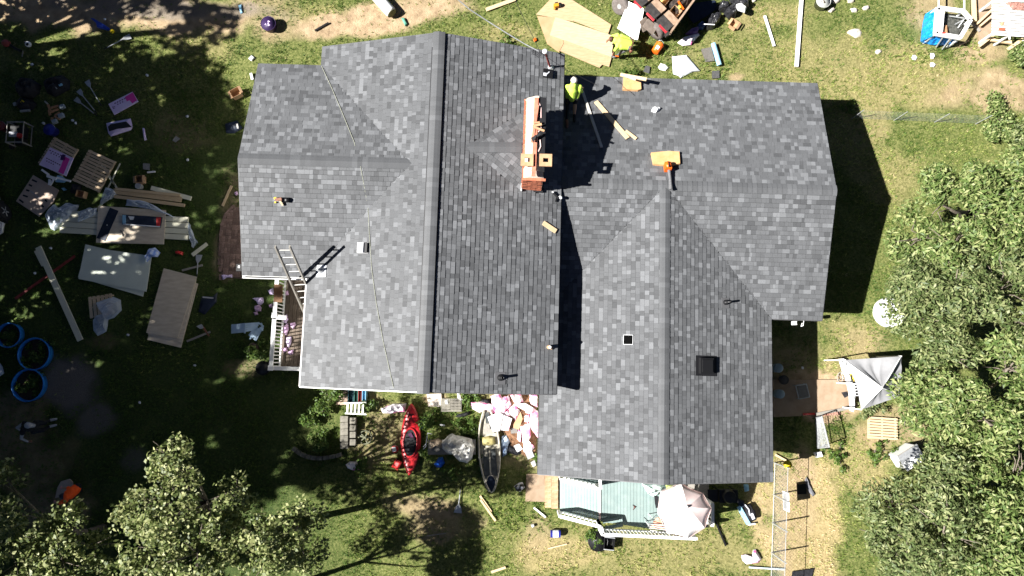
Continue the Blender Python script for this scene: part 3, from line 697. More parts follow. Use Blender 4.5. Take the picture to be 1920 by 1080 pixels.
for k, (X, Y, rx, h, n_, lb) in enumerate(((800, 790, .35, .35, 420, 'weed clump right of the red kayak'), (870, 810, .5, .35, 650, 'weed clump left of the olive boat'), (880, 745, .45, .4, 520, 'weed clump under the eave above the olive boat'),
        (800, 850, .3, .3, 350, 'weed clump between red kayak and the tarp table'), (905, 875, .3, .25, 300, 'weed clump beside the stern of the olive boat'), (850, 880, .45, .3, 480, 'weed clump below the blue bag'), (620, 745, .55, .8, 700, 'dark shrub under the eave beside the porch'),
        (585, 775, .5, .6, 600, 'dark shrub below the corner of the roof'), (600, 830, .6, .4, 600, 'dark ground ivy inside the curved stone edging'), (690, 760, .3, .5, 360, 'tall weeds right of the white step stand'), (480, 665, .4, .45, 420, 'dark shrub outside the porch rail'),
        (1010, 860, .2, .25, 180, 'weeds at the corner of the concrete pad'), (1070, 905, .1, .5, 0, ''), (1590, 205, .3, .3, 200, 'weeds at the fence by the house shadow'), (1640, 845, .5, .3, 380, 'rough weeds beside the wooden pallet'), (1570, 850, .6, .3, 420, 'rough weeds below the leaning gate'),
        (1110, 1000, .3, .3, 260, 'weeds round the planter below the mint deck'), (680, 872, .35, .25, 300, 'green weeds beside the pink bag'), (950, 90, .5, .25, 300, 'weeds along the north wall'), (1180, 145, .35, .3, 260, 'dark weeds in the house shade by the cardboard'))):
    if n_: bush(lb, X, Y, rx, h, n_, .11, .055, LEAF_H, 70 + k, GB, 'weed_clump', 'weeds')
# ================================================================== THINGS ON THE ROOF
PINE = mat('pine_lumber', (.50, .36, .21), (.60, .46, .29), 9, .7, stretch=(1, 12, 12), rand=.08)
PINEG = mat('treated_lumber', (.60, .58, .45), (.70, .68, .53), 9, .75, stretch=(1, 12, 12), rand=.08)
GREYW = mat('weathered_wood', (.20, .185, .16), (.30, .28, .25), 10, .85, stretch=(1, 10, 10), rand=.15)
PLY = mat('new_plywood', (.37, .255, .145), (.44, .315, .19), 3.5, .7, stretch=(1, 5, 1), rand=.05)
PLYS = mat('weathered_plywood', (.54, .45, .34), (.66, .57, .45), 2.5, .8, stretch=(1, 4, 1), rand=.08)
PALS = mat('pallet_wood', (.50, .37, .23), (.60, .47, .32), 8, .8, stretch=(1, 9, 9), rand=.2)
GREENB = mat('pale_green_board', (.58, .62, .53), (.64, .68, .59), 2, .7)
CARD = mat('cardboard', (.36, .22, .12), (.42, .27, .16), 4, .85, rand=.1)
CARDD = mat('dull_cardboard', (.40, .31, .25), (.46, .36, .29), 4, .85, rand=.1)
FOAM = mat('tan_foam_pad', (.54, .29, .12), (.60, .36, .17), 6, .9, bump=.3)
GREYM = mat('galvanised_metal', (.36, .37, .38), (.46, .47, .48), 9, .45, .5, .4)
ALU = mat('aluminium', (.60, .58, .55), rough=.38, metal=.5)
BLACKC = mat('black_cloth', (.008, .008, .010), (.02, .02, .024), 10, .8)
NAVY = mat('dark_navy_sheet', (.010, .015, .030), (.02, .028, .05), 6, .45)
BLUE = mat('blue_plastic', (.02, .06, .40), rough=.35)
DBLUE = mat('deep_blue_plastic', (.015, .02, .20), rough=.4)
RED = mat('red_plastic', (.50, .02, .02), (.58, .05, .04), 6, .35, .4)
DRED = mat('dull_red_paint', (.22, .03, .025), (.28, .06, .05), 8, .6)
ORANGE = mat('orange_plastic', (.75, .12, .01), rough=.4)
YELLOW = mat('yellow_plastic', (.75, .55, .01), rough=.4)
WPL = mat('white_plastic', (.74, .74, .74), (.80, .80, .80), 4, .4)
PAPER = mat('grey_white_sheet', (.56, .58, .62), (.66, .68, .72), 3, .6)
LBLUE = mat('pale_blue_wrap', (.22, .45, .62), (.30, .52, .68), 5, .5)
CYAN = mat('bright_blue_tarp', (.0, .20, .62), (.02, .27, .70), 5, .4, stretch=(1, 6, 1))
PINK = mat('pink_insulation', (.72, .40, .52), (.80, .58, .68), 9, .95, bump=.6, bscale=30)
BAG = mat('printed_white_bag', (.78, .72, .78), (.78, .16, .42), 3.2, .4, lo=.56, hi=.60)
BAGL = mat('shade_lilac_bag', (.66, .52, .78), (.74, .62, .84), 4, .4)  # pink and white bag plastic with the lilac cast of shade coloured in
MAG = mat('magenta_print', (.70, .05, .35), rough=.5)
INK = mat('dark_print', (.10, .03, .14), rough=.6)
FILM = plastic_material('clear_plastic_film', (.60, .68, .80), .62)
STONE = mat('pale_stone', (.46, .40, .33), (.62, .56, .48), 7, .9, bump=.4, bscale=12)
CONC = mat('tan_concrete', (.26, .185, .122), (.31, .23, .16), 5, .9, rand=.05)
HIVIS = mat('hi_vis_yellow_green', (.56, .84, .10), rough=.7)
HIVO = mat('hi_vis_orange', (.95, .10, .01), rough=.7)
SKIN = mat('skin', (.42, .24, .16), rough=.55)
SKIND = mat('brown_skin', (.20, .10, .06), rough=.55)
HAIR = mat('dark_brown_hair', (.05, .02, .012), rough=.6)
GREYC = mat('grey_work_cloth', (.11, .11, .115), (.15, .15, .155), 20, .9)
LGREYC = mat('pale_grey_cloth', (.32, .33, .36), rough=.9)
def ang(a, b, z=0.0):
    d = P(*b, z) - P(*a, z); return math.atan2(d.y, d.x)
def one(mb, name, m, label, cat, loc, rz=0.0, group=None, smooth=False):
    o = mb.build(name, m, None, smooth, loc, (0, 0, rz)); return tag(o, label, cat, group)

# pipe boots, vents and caps (fixed to the house)
def fix(name, X, Y, which, rz=PHI):
    p, nn = onroof(X, Y, which); qz = Vector((0, 0, 1)).rotation_difference(nn) @ Quaternion((0, 0, 1), rz)
    o = bpy.data.objects.new(name, None); COL.objects.link(o); o.parent = house
    o.matrix_parent_inverse = Matrix.Rotation(PHI, 4, 'Z').inverted()
    o.location = p; o.rotation_mode = 'QUATERNION'; o.rotation_quaternion = qz; return o
def boot(X, Y, which, base, dome, r=.10):
    o = fix('vent_pipe_boot', X, Y, which)
    q = MB(); q.box((0, -.02, .004), (r * 3.2, r * 3.6, .012)); q.build('flange', base, o)
    q = MB(); q.lathe([(r, .008), (r * .95, .05), (r * .6, .10), (r * .42, .12), (r * .42, .26), (r * .3, .26), (r * .3, .2), (0, .2)], 14); q.build('pipe', dome, o, True)
boot(603, 507, 'Mw', PAPER, GREYM); boot(1360, 567, 'Se', DRIP, BLACKP, .085); boot(938, 708, 'Me', DRIP, BLACKP, .10)
o = fix('exhaust_vent', 681, 465, 'Mw'); q = MB(); q.box((-.04, 0, .05), (.22, .30, .10), ry=-.2); q.build('hood', WPL, o); q = MB(); q.box((.10, 0, .035), (.13, .29, .07)); q.build('mouth', DARKM, o); q = MB(); q.box((0, 0, .004), (.36, .36, .008)); q.build('flange', DRIP, o)
o = fix('square_pipe_opening', 1178, 637, 'Sw'); q = MB()
for a_, b_ in (((-.145, -.145), (.145, -.145)), ((.145, -.145), (.145, .145)), ((.145, .145), (-.145, .145)), ((-.145, .145), (-.145, -.145))): q.bar((*a_, .02), (*b_, .02), .012, .02)
q.build('rim', GREYM, o); q = MB(); q.box((0, 0, .014), (.27, .27, .026)); q.build('hole', mat('open_black_hole', (.004, .004, .004), rough=1.0, spec=0.0), o)
o = fix('box_roof_vent', 1323, 686, 'Se'); q = MB(); q.box((-.04, 0, .10), (.46, .48, .12)); q.build('hood', BLACKP, o); q = MB(); q.box((.02, 0, .005), (.74, .62, .012)); q.build('flange', DARKM, o)
q = MB(); q.box((-.04, 0, .17), (.36, .38, .03)); q.build('cap', BLACKP, o)
o = fix('box_roof_vent', 1026, 139, 'Me'); q = MB(); q.box((0, 0, .05), (.30, .26, .09)); q.build('hood', BLACKP, o); q = MB(); q.box((-.11, -.07, .11), (.10, .10, .02)); q.bar((-.05, -.05, .11), (.03, .04, .11), .03, .01); q.build('torn_label', PAPER, o)
# electric service mast and its drop cable
p0, _ = onroof(1032, 126, 'Me'); mst = thing('service_mast', 'rusty electric service mast with white weatherhead at the roof corner', 'mast', p0)
top = P(1022, 97, 5.0) - p0
q = MB(); q.tube([(0, 0, -.05), top], .032, 8); q.build('pipe', DRED, mst)
q = MB(); q.ball(top + Vector((0, 0, .02)), (.09, .08, .07)); q.build('weatherhead', WPL, mst, True)
q = MB(); q.lathe([(.12, -.02), (.05, .06)], 10); q.build('boot', GREYM, mst)
q = MB()
for k in range(3): q.tube([top + Vector((-.05, .03 * k, .0)), top + Vector((-.18, -.12 + .06 * k, -.12)), top + Vector((-.38, .05 * k, -.10)), top + Vector((-.30, .12, .0))], .011, 5)
q.build('drip_loop', BLACKC, mst)
def wire(label, pts, r, m, n=14):
    c = P(*pts[0]); q = MB(); w_ = [P(*p) - c for p in pts]; q.tube(w_, r, 5); return one(q, 'overhead_cable', m, label, 'cable', c)
wire('pale service cable running from the mast to the upper left', [(1010, 96, 5.0), (985, 83, 5.1), (950, 62, 5.3), (915, 40, 5.5), (880, 17, 5.8), (850, -8, 6.1), (780, -70, 6.8)], .017, GREYM)
wire('thin dark cable crossing above the plywood sheets', [(1010, 97, 5.0), (1060, 130, 4.9), (1120, 160, 4.3)], .008, BLACKC)
wire('thin dark cable over the lawn toward the top edge', [(1012, 96, 5.02), (1000, 70, 5.2), (975, 20, 5.6), (955, -30, 6.0)], .008, BLACKC)

# things lying on the roof
ropem = mat('pale_green_rope', (.24, .25, .19), (.36, .37, .30), 30, .8)
pts = [(603, 124, 'W'), (622, 165, 'W'), (642, 212, 'W'), (664, 266, 'W'), (676, 312, 'W'), (690, 388, 'Mw'), (692, 430, 'Mw'), (697, 505, 'Mw'), (705, 565, 'Mw'), (718, 638, 'Mw'), (730, 692, 'Mw'), (738, 727, 'Mw')]
def rpt(x, y, w_): return onroof(x, y, {'W': 'Wn' if y < 300 else 'Ws'}.get(w_, w_), .026)[0]
w_ = [rpt(*p) for p in pts]; q = MB(); q.tube([p - w_[0] for p in w_], .0075, 6)
one(q, 'rope', ropem, 'long pale rope lying across the left half of the roof', 'rope', w_[0])
t = roof_thing('nail_gun', 'brown coil nail gun lying on the left roof wing', 'nail gun', 531, 374, 'Ws', .1)
BROWNP = mat('brown_plastic', (.16, .06, .035), (.22, .10, .06), 14, .5)
q = MB(); q.box((-.10, .02, .09), (.20, .09, .11)); q.build('body', BROWNP, t)
q = MB(); q.lathe([(.075, .02), (.075, .10), (.04, .13)], 12, (.13, -.03, 0)); q.build('coil_magazine', BLACKP, t, True)
q = MB(); q.bar((-.08, -.02, .07), (-.02, -.17, .05), .05, .045); q.build('handle', PINE, t)
q = MB(); q.box((-.20, .06, .08), (.07, .06, .06)); q.box((-.24, -.06, .03), (.05, .04, .04)); q.build('nose', YELLOW, t)
# ladder
lad = thing('extension_ladder', 'aluminium ladder leaning on the roof edge with its long shadow', 'ladder', P(560, 640, .55))
L0 = lad.location
tl, tr = P(516, 462, 5.45) - L0, P(543, 462, 5.45) - L0
bl_, br_ = P(577, 602, 2.0) - L0, P(603, 599, 2.0) - L0
bl_, br_ = tl + (bl_ - tl) * 1.40, tr + (br_ - tr) * 1.40
for a_, b_ in ((tl, bl_), (tr, br_)): q = MB(); q.bar(a_, b_, .045, .085); q.build('rail', GREYW, lad)
for k in range(16):
    f_ = (k + .5) / 16; q = MB(); q.tube([tl.lerp(bl_, f_), tr.lerp(br_, f_)], .018, 6); q.build('rung', ALU, lad)
p, nn = onroof(1030, 426, 'Me', .03)
def roof_board(name, label, cat, a, b_, which, w_, th, m, group=None):
    p1, n1_ = onroof(*a, which, .025); p2, _ = onroof(*b_, which, .025)
    d = (p2 - p1); L = d.length; d.normalize(); y_ = n1_.cross(d).normalized(); n1_ = d.cross(y_)
    mb = MB(); mb.box((0, 0, th / 2), (L, w_, th)); o = mb.build(name, m); o.location = (p1 + p2) / 2
    o.rotation_mode = 'QUATERNION'; o.rotation_quaternion = Matrix((d, y_, n1_)).transposed().to_quaternion(); return tag(o, label, cat, group)
roof_board('wood_offcut', 'short tan wood offcut on the main roof left of the shaded valley', 'board', (1018, 418), (1042, 434), 'Me', .14, .04, PINE)
t = roof_thing('tape_can', 'small brown and white can on the roof near the lower eave', 'can', 1028, 651, 'Me', .3)
q = MB(); q.lathe([(.055, 0), (.06, .02), (.06, .15), (.045, .17)], 12); q.build('body', CARD, t, True); q = MB(); q.lathe([(.048, .172), (.03, .19)], 12); q.build('lid', WPL, t); q = MB(); q.box((.09, -.05, .03), (.10, .05, .05), .4); q.build('label_flap', CARD, t)
t = roof_thing('caulk_gun', 'small black and white tool lying below the chimney', 'tool', 1043, 369, 'Me', -.5)
q = MB(); q.tube([(-.16, .04, .04), (.08, -.02, .05)], .035, 8); q.build('barrel', BLACKP, t); q = MB(); q.ball((.12, .04, .05), (.07, .055, .05)); q.ball((-.17, .05, .05), (.04, .03, .03)); q.build('nozzle_cap', WPL, t, True); q = MB(); q.bar((.02, -.02, .04), (.05, -.16, .03), .04, .03); q.build('grip', BLACKP, t)
p, _ = onroof(1230, 206, 'En', .02); q = MB(); q.heap([(-.17, -.06), (-.10, .08), (.08, .10), (.16, .06), (.12, -.03), (-.02, -.12)], 0, .14, 5, 4, 6, .8)
one(q, 'paper_bag', WPL, 'crumpled white paper bag alone on the right roof wing', 'paper', p)
def foam(label, X, Y, which, pts_, seed):
    t_ = roof_thing('foam_pad', label, 'foam pad', X, Y, which, 0, 'tan foam pads on the roof'); q = MB(); q.prism(pts_, 0, .09); q.build('block', FOAM, t_)
    return t_
foam('tan foam pad at the upper roof edge under the pale board', 1183, 158, 'En', [(-.30, -.27), (-.24, .27), (.32, .25), (.31, -.26), (.20, -.30)], 1)
foam('tan foam pad in the middle of the right wing, behind the orange blower', 1248, 299, 'En', [(-.46, .20), (-.42, -.22), (-.05, -.26), (.0, -.17), (.12, -.13), (.16, -.26), (.42, -.20), (.44, .24), (.1, .26)], 2)
t = roof_thing('leaf_blower', 'orange leaf blower lying on the ridge with its tube pointing down', 'leaf blower', 1250, 318, 'En', 0)
q = MB(); q.box((0, 0, .15), (.20, .24, .22)); q.ball((0, .02, .26), (.10, .12, .06)); q.build('housing', ORANGE, t); q = MB(); q.box((.0, .12, .13), (.16, .06, .12)); q.bar((0, .08, .31), (0, -.10, .31), .04, .04); q.build('handle', BLACKP, t); q = MB(); q.tube([(.03, -.10, .14), (.05, -.45, .10), (.04, -.78, .09)], [.05, .042, .055], 8); q.build('tube', GREYC, t)
# boards by the roof worker
WB = 'boards lying beside the worker on the roof'
roof_board('roof_brace', 'long grey board reaching down from the worker into the chimney shade', 'board', (1092, 172), (1128, 277), 'En', .085, .045, mat('grey_batten', (.40, .38, .34), (.48, .46, .42), 8, .7), WB)
roof_board('roof_brace', 'pale pine board crossing the edge of the chimney shade', 'board', (1117, 191), (1177, 260), 'En', .14, .04, PINE, WB)
roof_board('wood_offcut', 'short pine offcut touching the lower end of the pale board', 'board', (1173, 246), (1193, 261), 'En', .09, .04, PINE, WB)
p, _ = onroof(1170, 146, 'En', .0); p = P(1187, 147, 3.0); q = MB(); a_, b_ = P(1163, 140, 3.1) - p, P(1212, 149, 3.25) - p; q.bar(a_, b_, .11, .04); q.bar(a_ + Vector((.1, -.05, .03)), b_ + Vector((-.35, -.03, .02)), .06, .03)
one(q, 'toe_board', PINE, 'pale board propped on the upper roof edge above a foam pad', 'board', p)
# shade spot at the eave corner, painted as a dark box on the gutter end
q = MB(); q.box((0, 0, 0), (.16, .22, .1)); q.box((.01, .02, .06), (.06, .07, .02), mi=1)
one(q, 'eave_shade_box', [BLACKP, WPL], 'small dark box painting a shade spot at the lower left corner of the roof', 'lamp', P(449, 502, 3.72))

# ================================================================== PEOPLE
def person(label, org, segs, mats, extras=(), vox=.017, group='roofing workers'):
    """one continuous body: limbs blended into a single surface, clothes chosen by limb; segs = (a, b, ra, rb, material)"""
    org = Vector(org); q = MB(); S_ = []
    for a_, b_, ra, rb, mi in segs:
        a_, b_ = Vector(a_) - org, Vector(b_) - org; S_.append((a_, b_, ra, rb, mi))
        n_ = 6; d = b_ - a_
        if d.length < 1e-4: q.ball(a_, ra, 10); continue
        u_ = d.normalized(); pts_ = [a_ - u_ * ra * .8] + [a_.lerp(b_, k / n_) for k in range(n_ + 1)] + [b_ + u_ * rb * .8]
        q.tube(pts_, [ra * .45] + [ra + (rb - ra) * k / n_ for k in range(n_ + 1)] + [rb * .45], 10)
        q.ball(a_, ra, 10); q.ball(b_, rb, 10)
    me = bpy.data.meshes.new('tmp'); me.from_pydata(q.v, [], q.f); tmp = bpy.data.objects.new('tmp', me); COL.objects.link(tmp)
    md = tmp.modifiers.new('r', 'REMESH'); md.mode = 'VOXEL'; md.voxel_size = vox
    sm = tmp.modifiers.new('s', 'SMOOTH'); sm.iterations = 2; sm.factor = .4
    dg = bpy.context.evaluated_depsgraph_get(); body = bpy.data.meshes.new_from_object(tmp.evaluated_get(dg))
    bpy.data.objects.remove(tmp); body.materials.clear()
    for m_ in mats: body.materials.append(m_)
    n_ = len(body.polygons); C_ = np.empty(n_ * 3, np.float32); body.polygons.foreach_get('center', C_); C_ = C_.reshape(-1, 3)
    best = np.full(n_, 1e9); mi_ = np.zeros(n_, np.int32)
    for a_, b_, ra, rb, mi in S_:
        d = np.array(b_ - a_); L2 = max(1e-8, d @ d); t_ = np.clip(((C_ - np.array(a_)) @ d) / L2, 0, 1)
        ds = np.linalg.norm(C_ - (np.array(a_) + t_[:, None] * d), axis=1) - (ra + (rb - ra) * t_)
        k_ = ds < best; best[k_] = ds[k_]; mi_[k_] = mi
    body.polygons.foreach_set('material_index', mi_); body.polygons.foreach_set('use_smooth', np.ones(n_, bool))
    t_ = thing('person', label, 'person', org, group=group); body.name = 'body'
    link('body', body, t_)
    for nm, mb, m_ in extras: mb.build(nm, m_, t_, True)
    return t_
def hand(w_, dirv, up, mi, r=.010, side=1):
    """palm, four unequal bent fingers and a thumb from wrist w_ along dirv"""
    d = Vector(dirv).normalized(); n_ = Vector(up).normalized(); s_ = d.cross(n_).normalized(); n_ = s_.cross(d); w_ = Vector(w_)
    out = [(w_, w_ + d * .075, .026, .034, mi), (w_ + d * .03 - s_ * .02, w_ + d * .08 - s_ * .024, .018, .016, mi), (w_ + d * .03 + s_ * .02, w_ + d * .08 + s_ * .024, .018, .016, mi)]
    for k, L in enumerate((.062, .075, .070, .054)):
        b_ = w_ + d * .085 + s_ * (-.033 + .022 * k); m_ = b_ + d * L * .55 - n_ * .012; out += [(b_, m_, r, r * .95, mi), (m_, m_ + d * L * .35 - n_ * L * .45, r * .95, r * .8, mi)]
    b_ = w_ + d * .03 - s_ * .03 * side; m_ = b_ + d * .03 - s_ * .035 * side; out += [(b_, m_, r * 1.2, r * 1.1, mi), (m_, m_ + d * .032 - n_ * .01, r * 1.1, r * .9, mi)]
    return out
def head(c, look, mi):
    c = Vector(c); f_ = Vector(look).normalized(); s_ = f_.cross(Vector((0, 0, 1))).normalized(); u_ = s_.cross(f_)
    return [(c + u_ * .03, c - u_ * .045 + f_ * .02, .092, .068, mi), (c + f_ * .085, c + f_ * .105 - u_ * .03, .012, .016, mi), (c + s_ * .092, c + s_ * .092 - u_ * .02, .016, .012, mi), (c - s_ * .092, c - s_ * .092 - u_ * .02, .016, .012, mi), (c + f_ * .07 - u_ * .075 - s_ * .02, c + f_ * .07 - u_ * .075 + s_ * .02, .014, .014, mi)]
def cap_mb(c, org, look, rad=.108, brim=True):
    c = Vector(c) - Vector(org); f_ = Vector(look).normalized(); q_ = MB()
    M_ = f_.to_track_quat('X', 'Z').to_matrix()
    q_.lathe([(rad, -.01), (rad * 1.0, .03), (rad * .82, .075), (rad * .45, .10), (0.0, .108)], 14, c + M_ @ Vector((0, 0, .035)), M_)
    if brim: q_.add([M_ @ Vector(v_) + c for v_ in ((.07, -.085, .03), (.20, -.05, .018), (.215, 0, .018), (.20, .05, .018), (.07, .085, .03), (.07, -.085, .042), (.20, -.05, .028), (.215, 0, .028), (.20, .05, .028), (.07, .085, .042))], [(0, 1, 2, 3, 4), (9, 8, 7, 6, 5), (0, 5, 6, 1), (1, 6, 7, 2), (2, 7, 8, 3), (3, 8, 9, 4)])
    return q_
def hair_mb(c, org, look):
    c = Vector(c) - Vector(org); f_ = Vector(look).normalized(); q_ = MB(); q_.ball(c - f_ * .015 + Vector((0, 0, .035)), (.105, .105, .088), 12); return q_
# worker bending over the plywood
o_ = P(1176, 92, 0); hd = P(1146, 74, 1.02); nk = P(1154, 76, 1.04); hp = P(1180, 82, .92)
shl, shr = P(1158, 87, 1.0), P(1158, 66, 1.02); hl_, hr_ = P(1179, 89, .88), P(1181, 76, .88)
el, wl_ = P(1153, 94, .78), P(1150, 100, .50); er, wr_ = P(1148, 68, .72), P(1140, 76, .48)
kl, al = P(1166, 97, .52), P(1160, 103, .12); kr, ar_ = P(1176, 84, .50), P(1184, 92, .10)
sg = head(hd, (-1, .1, -.75), 0) + [(nk, hd, .055, .06, 0), (nk, nk.lerp(hp, .35), .12, .155, 1), (shl, shr, .085, .085, 1), (nk.lerp(hp, .3), hp, .165, .15, 1), (shl.lerp(hl_, .3), hl_, .11, .10, 1), (shr.lerp(hr_, .3), hr_, .11, .10, 1),
    (shl, el, .07, .055, 1), (el, wl_, .045, .032, 2), (shr, er, .07, .055, 1), (er, wr_, .045, .032, 2), (hl_, hr_, .12, .12, 3), (hl_, kl, .10, .075, 3), (kl, al, .072, .05, 3), (hr_, kr, .10, .075, 3), (kr, ar_, .072, .05, 3),
    (al, al + Vector((-.20, -.06, -.05)), .05, .045, 4), (ar_, ar_ + Vector((-.20, 0, -.04)), .05, .045, 4)] + hand(wl_, (-.3, -.2, -1), (-1, 0, .3), 2) + hand(wr_, (-.5, 0, -1), (-1, 0, .5), 2, side=-1)
belt = MB(); belt.tube([hl_ - o_ + Vector((.02, -.1, .05)), hp - o_ + Vector((.12, 0, .06)), hr_ - o_ + Vector((.02, .1, .05))], .04, 8); belt.box(hl_ - o_ + Vector((.08, -.10, -.06)), (.10, .12, .16), .3)
person('man in hi vis yellow shirt bending over the plywood sheets', o_, sg, [SKIND, HIVIS, SKIND, GREYC, GREYC], [('hair', hair_mb(hd, o_, (-1, .1, -.6)), HAIR), ('tool_belt', belt, BROWNP)])
q = MB(); q.bar((0, 0, 0), (.02, -.24, .02), .035, .03); q.box((.0, .02, .0), (.13, .04, .05), mi=1)
one(q, 'hammer', [ORANGE, GREYM], 'orange handled hammer in the bending worker hand', 'hammer', wl_ + Vector((-.02, .0, -.14)), 1.2)
# worker kneeling on the roof beside the chimney
def R3(X, Y, z): return P(X, Y, z)
g0, _ = onroof(1073, 195, 'En'); o_ = g0
hd = P(1076, 153, 3.95); nk = P(1075, 160, 3.85); hp = P(1072, 183, 3.38)
shl, shr = P(1064, 163, 3.74), P(1087, 163, 3.74); hl_, hr_ = P(1066, 185, 3.34), P(1080, 184, 3.34)
el, wl_ = P(1060, 168, 3.50), P(1060, 160, 3.30); er, wr_ = P(1091, 172, 3.5), P(1092, 165, 3.30)
kr, ar_ = P(1078, 193, 3.28), P(1077, 216, 3.24); kl, al = P(1064, 194, 3.24), P(1063, 226, 3.28)
sg = head(hd, (.15, .8, -.55), 0) + [(nk, hd, .055, .06, 0), (nk, hp, .12, .14, 1), (shl, shr, .085, .085, 1), (nk.lerp(hp, .3), hp, .16, .14, 1), (shl.lerp(hl_, .2), hl_, .10, .09, 1), (shr.lerp(hr_, .2), hr_, .10, .09, 1),
    (shl, el, .068, .05, 2), (el, wl_, .045, .032, 2), (shr, er, .068, .05, 1), (er, wr_, .045, .032, 0), (hl_, hr_, .12, .12, 3), (hl_, kl, .10, .08, 3), (kl, al, .06, .045, 3), (hr_, kr, .10, .08, 3), (kr, kr.lerp(ar_, .45), .06, .062, 0), (kr.lerp(ar_, .45), ar_, .062, .042, 0),
    (ar_, ar_ + Vector((.0, -.20, -.03)), .05, .045, 4), (al, al + Vector((0, -.22, -.03)), .05, .045, 5)] + hand(wl_, (.1, .4, -.9), (0, 1, .3), 0) + hand(wr_, (0, .5, -.8), (0, 1, .3), 0, side=-1)
person('man in hi vis yellow shirt and white cap kneeling on the roof beside the chimney', o_, sg, [SKIN, HIVIS, mat('brown_cloth', (.07, .035, .025), rough=.9), BLACKC, BLACKC, BROWNP], [('cap', cap_mb(hd, o_, (.15, .9, -.45)), mat('cream_cap', (.70, .62, .54), rough=.8))])
# crouching person in the shade
o_ = P(60, 803, 0); hd = P(53, 797, 1.02); nk = P(49, 801, .95); hp = P(66, 800, .55)
shl, shr = P(42, 812, .88), P(46, 793, .9); hl_, hr_ = P(64, 808, .52), P(68, 793, .52)
el, wl_ = P(40, 822, .62), P(52, 828, .42); er, wr_ = P(32, 802, .7), P(37, 806, .5)
kl, al = P(82, 806, .42), P(92, 800, .10); kr, ar_ = P(84, 793, .38), P(93, 788, .08)
sg = head(hd, (.5, -.1, -.6), 0) + [(nk, hd, .055, .06, 0), (nk, hp, .13, .14, 1), (shl, shr, .085, .085, 1), (nk.lerp(hp, .3), hp, .165, .14, 1), (shl, el, .068, .05, 2), (el, wl_, .045, .034, 2), (shr, er, .068, .05, 2), (er, wr_, .045, .034, 2), (hl_, hr_, .12, .12, 3), (hl_, kl, .10, .075, 3), (kl, al, .07, .048, 3), (hr_, kr, .10, .075, 3), (kr, ar_, .07, .048, 3),
    (al, al + Vector((.2, .05, -.05)), .05, .045, 4), (ar_, ar_ + Vector((.2, .04, -.04)), .05, .045, 4)] + hand(wl_, (.8, -.1, -.5), (0, 0, 1), 5) + hand(wr_, (.6, -.2, -.7), (0, 0, 1), 5, side=-1)
person('person in black with pale grey cap and sleeves crouching in the shade at far left', o_, sg, [SKIND, BLACKC, LGREYC, BLACKC, LGREYC, SKIND], [('cap', cap_mb(hd, o_, (.7, -.1, -.35)), LGREYC)])
# person in orange
o_ = P(132, 935, 0); hd = P(120, 930, 1.22); nk = P(126, 930, 1.22); hp = P(141, 918, .95)
shl, shr = P(121, 939, 1.14), P(134, 922, 1.18); hl_, hr_ = P(140, 924, .9), P(146, 912, .9)
el, wl_ = P(113, 943, .95), P(106, 941, .80); er, wr_ = P(128, 915, .95), P(118, 915, .85)
kl, al = P(140, 930, .5), P(146, 930, .08); kr, ar_ = P(150, 916, .5), P(153, 920, .08)
sg = head(hd, (-.8, .0, -.6), 0) + [(nk, hd, .055, .06, 0), (nk, hp, .14, .16, 1), (shl, shr, .10, .10, 1), (nk.lerp(hp, .3), hp, .185, .17, 1), (hp, P(139, 914, .98), .12, .10, 1), (shl, el, .08, .065, 1), (el, wl_, .05, .036, 0), (shr, er, .08, .065, 1), (er, wr_, .05, .036, 0), (hl_, hr_, .12, .12, 2), (hl_, kl, .10, .075, 2), (kl, al, .07, .048, 2), (hr_, kr, .10, .075, 2), (kr, ar_, .07, .048, 2), (al, al + Vector((-.2, 0, -.04)), .05, .045, 2), (ar_, ar_ + Vector((-.2, .05, -.04)), .05, .045, 2)] + hand(wl_, (-1, .1, -.2), (0, 0, 1), 3) + hand(wr_, (-1, 0, -.2), (0, 0, 1), 3, side=-1)
person('person in orange hi vis and navy cap stooping over a tan board', o_, sg, [SKIN, HIVO, BLACKC, mat('pink_work_glove', (.55, .25, .25), rough=.8)], [('cap', cap_mb(hd, o_, (-.8, -.1, -.3)), NAVY)])
slab('tan_board', 'tan board leaning in front of the person in orange', 'board', [(96, 936), (104, 915), (116, 902), (137, 896), (143, 902), (139, 916), (122, 930)], CARDD, .25, .03, zs=[-.2, -.1, .05, .2, .2, .05, -.15])
# ================================================================== THE WORK YARD, LEFT OF THE HOUSE
def pallet(label, a, b, wid, n, m=PALS, group='wooden pallets on the lawn', z=.0):
    """a = pixel at the middle of one end, b = the other; slats run across"""
    pa, pb = P(*a, z + .12), P(*b, z + .12); d = pb - pa; L = d.length; c_ = (pa + pb) / 2; c_.z = z; rz = math.atan2(d.y, d.x)
    t_ = thing('pallet', label, 'pallet', c_, rz, group)
    ca, sa = math.cos(rz), math.sin(rz)
    CLEAR.append([(c_.x + ca * x - sa * y, c_.y + sa * x + ca * y) for x, y in ((-L / 2, -wid / 2), (L / 2, -wid / 2), (L / 2, wid / 2), (-L / 2, wid / 2))])
    q = MB(); q.box((0, 0, 0), (L / n * .74, wid, .02)); pr_ = None
    for k in range(n):
        if pr_ is None: o = pr_ = q.build('slat', m, t_)
        else: o = link('slat', pr_.data, t_)
        o.location = (-L / 2 + L / n * (k + .5), random.uniform(-.008, .008), .11); o.rotation_euler = (0, 0, random.uniform(-.012, .012))
    for y in (-wid / 2 + .06, 0, wid / 2 - .06): q = MB(); q.box((0, y, .05), (L, .04, .09)); q.build('runner', m, t_)
    return t_
pallet('slatted pallet in a patch of sun with loose sticks at its side', (192, 291), (160, 350), 1.12, 11)
pallet('pallet half covered by the purple printed panel', (124, 268), (93, 318), 1.05, 10, PALS)
pallet('small pallet with a loop of plastic film draped over it', (166, 577), (212, 570), .78, 6)
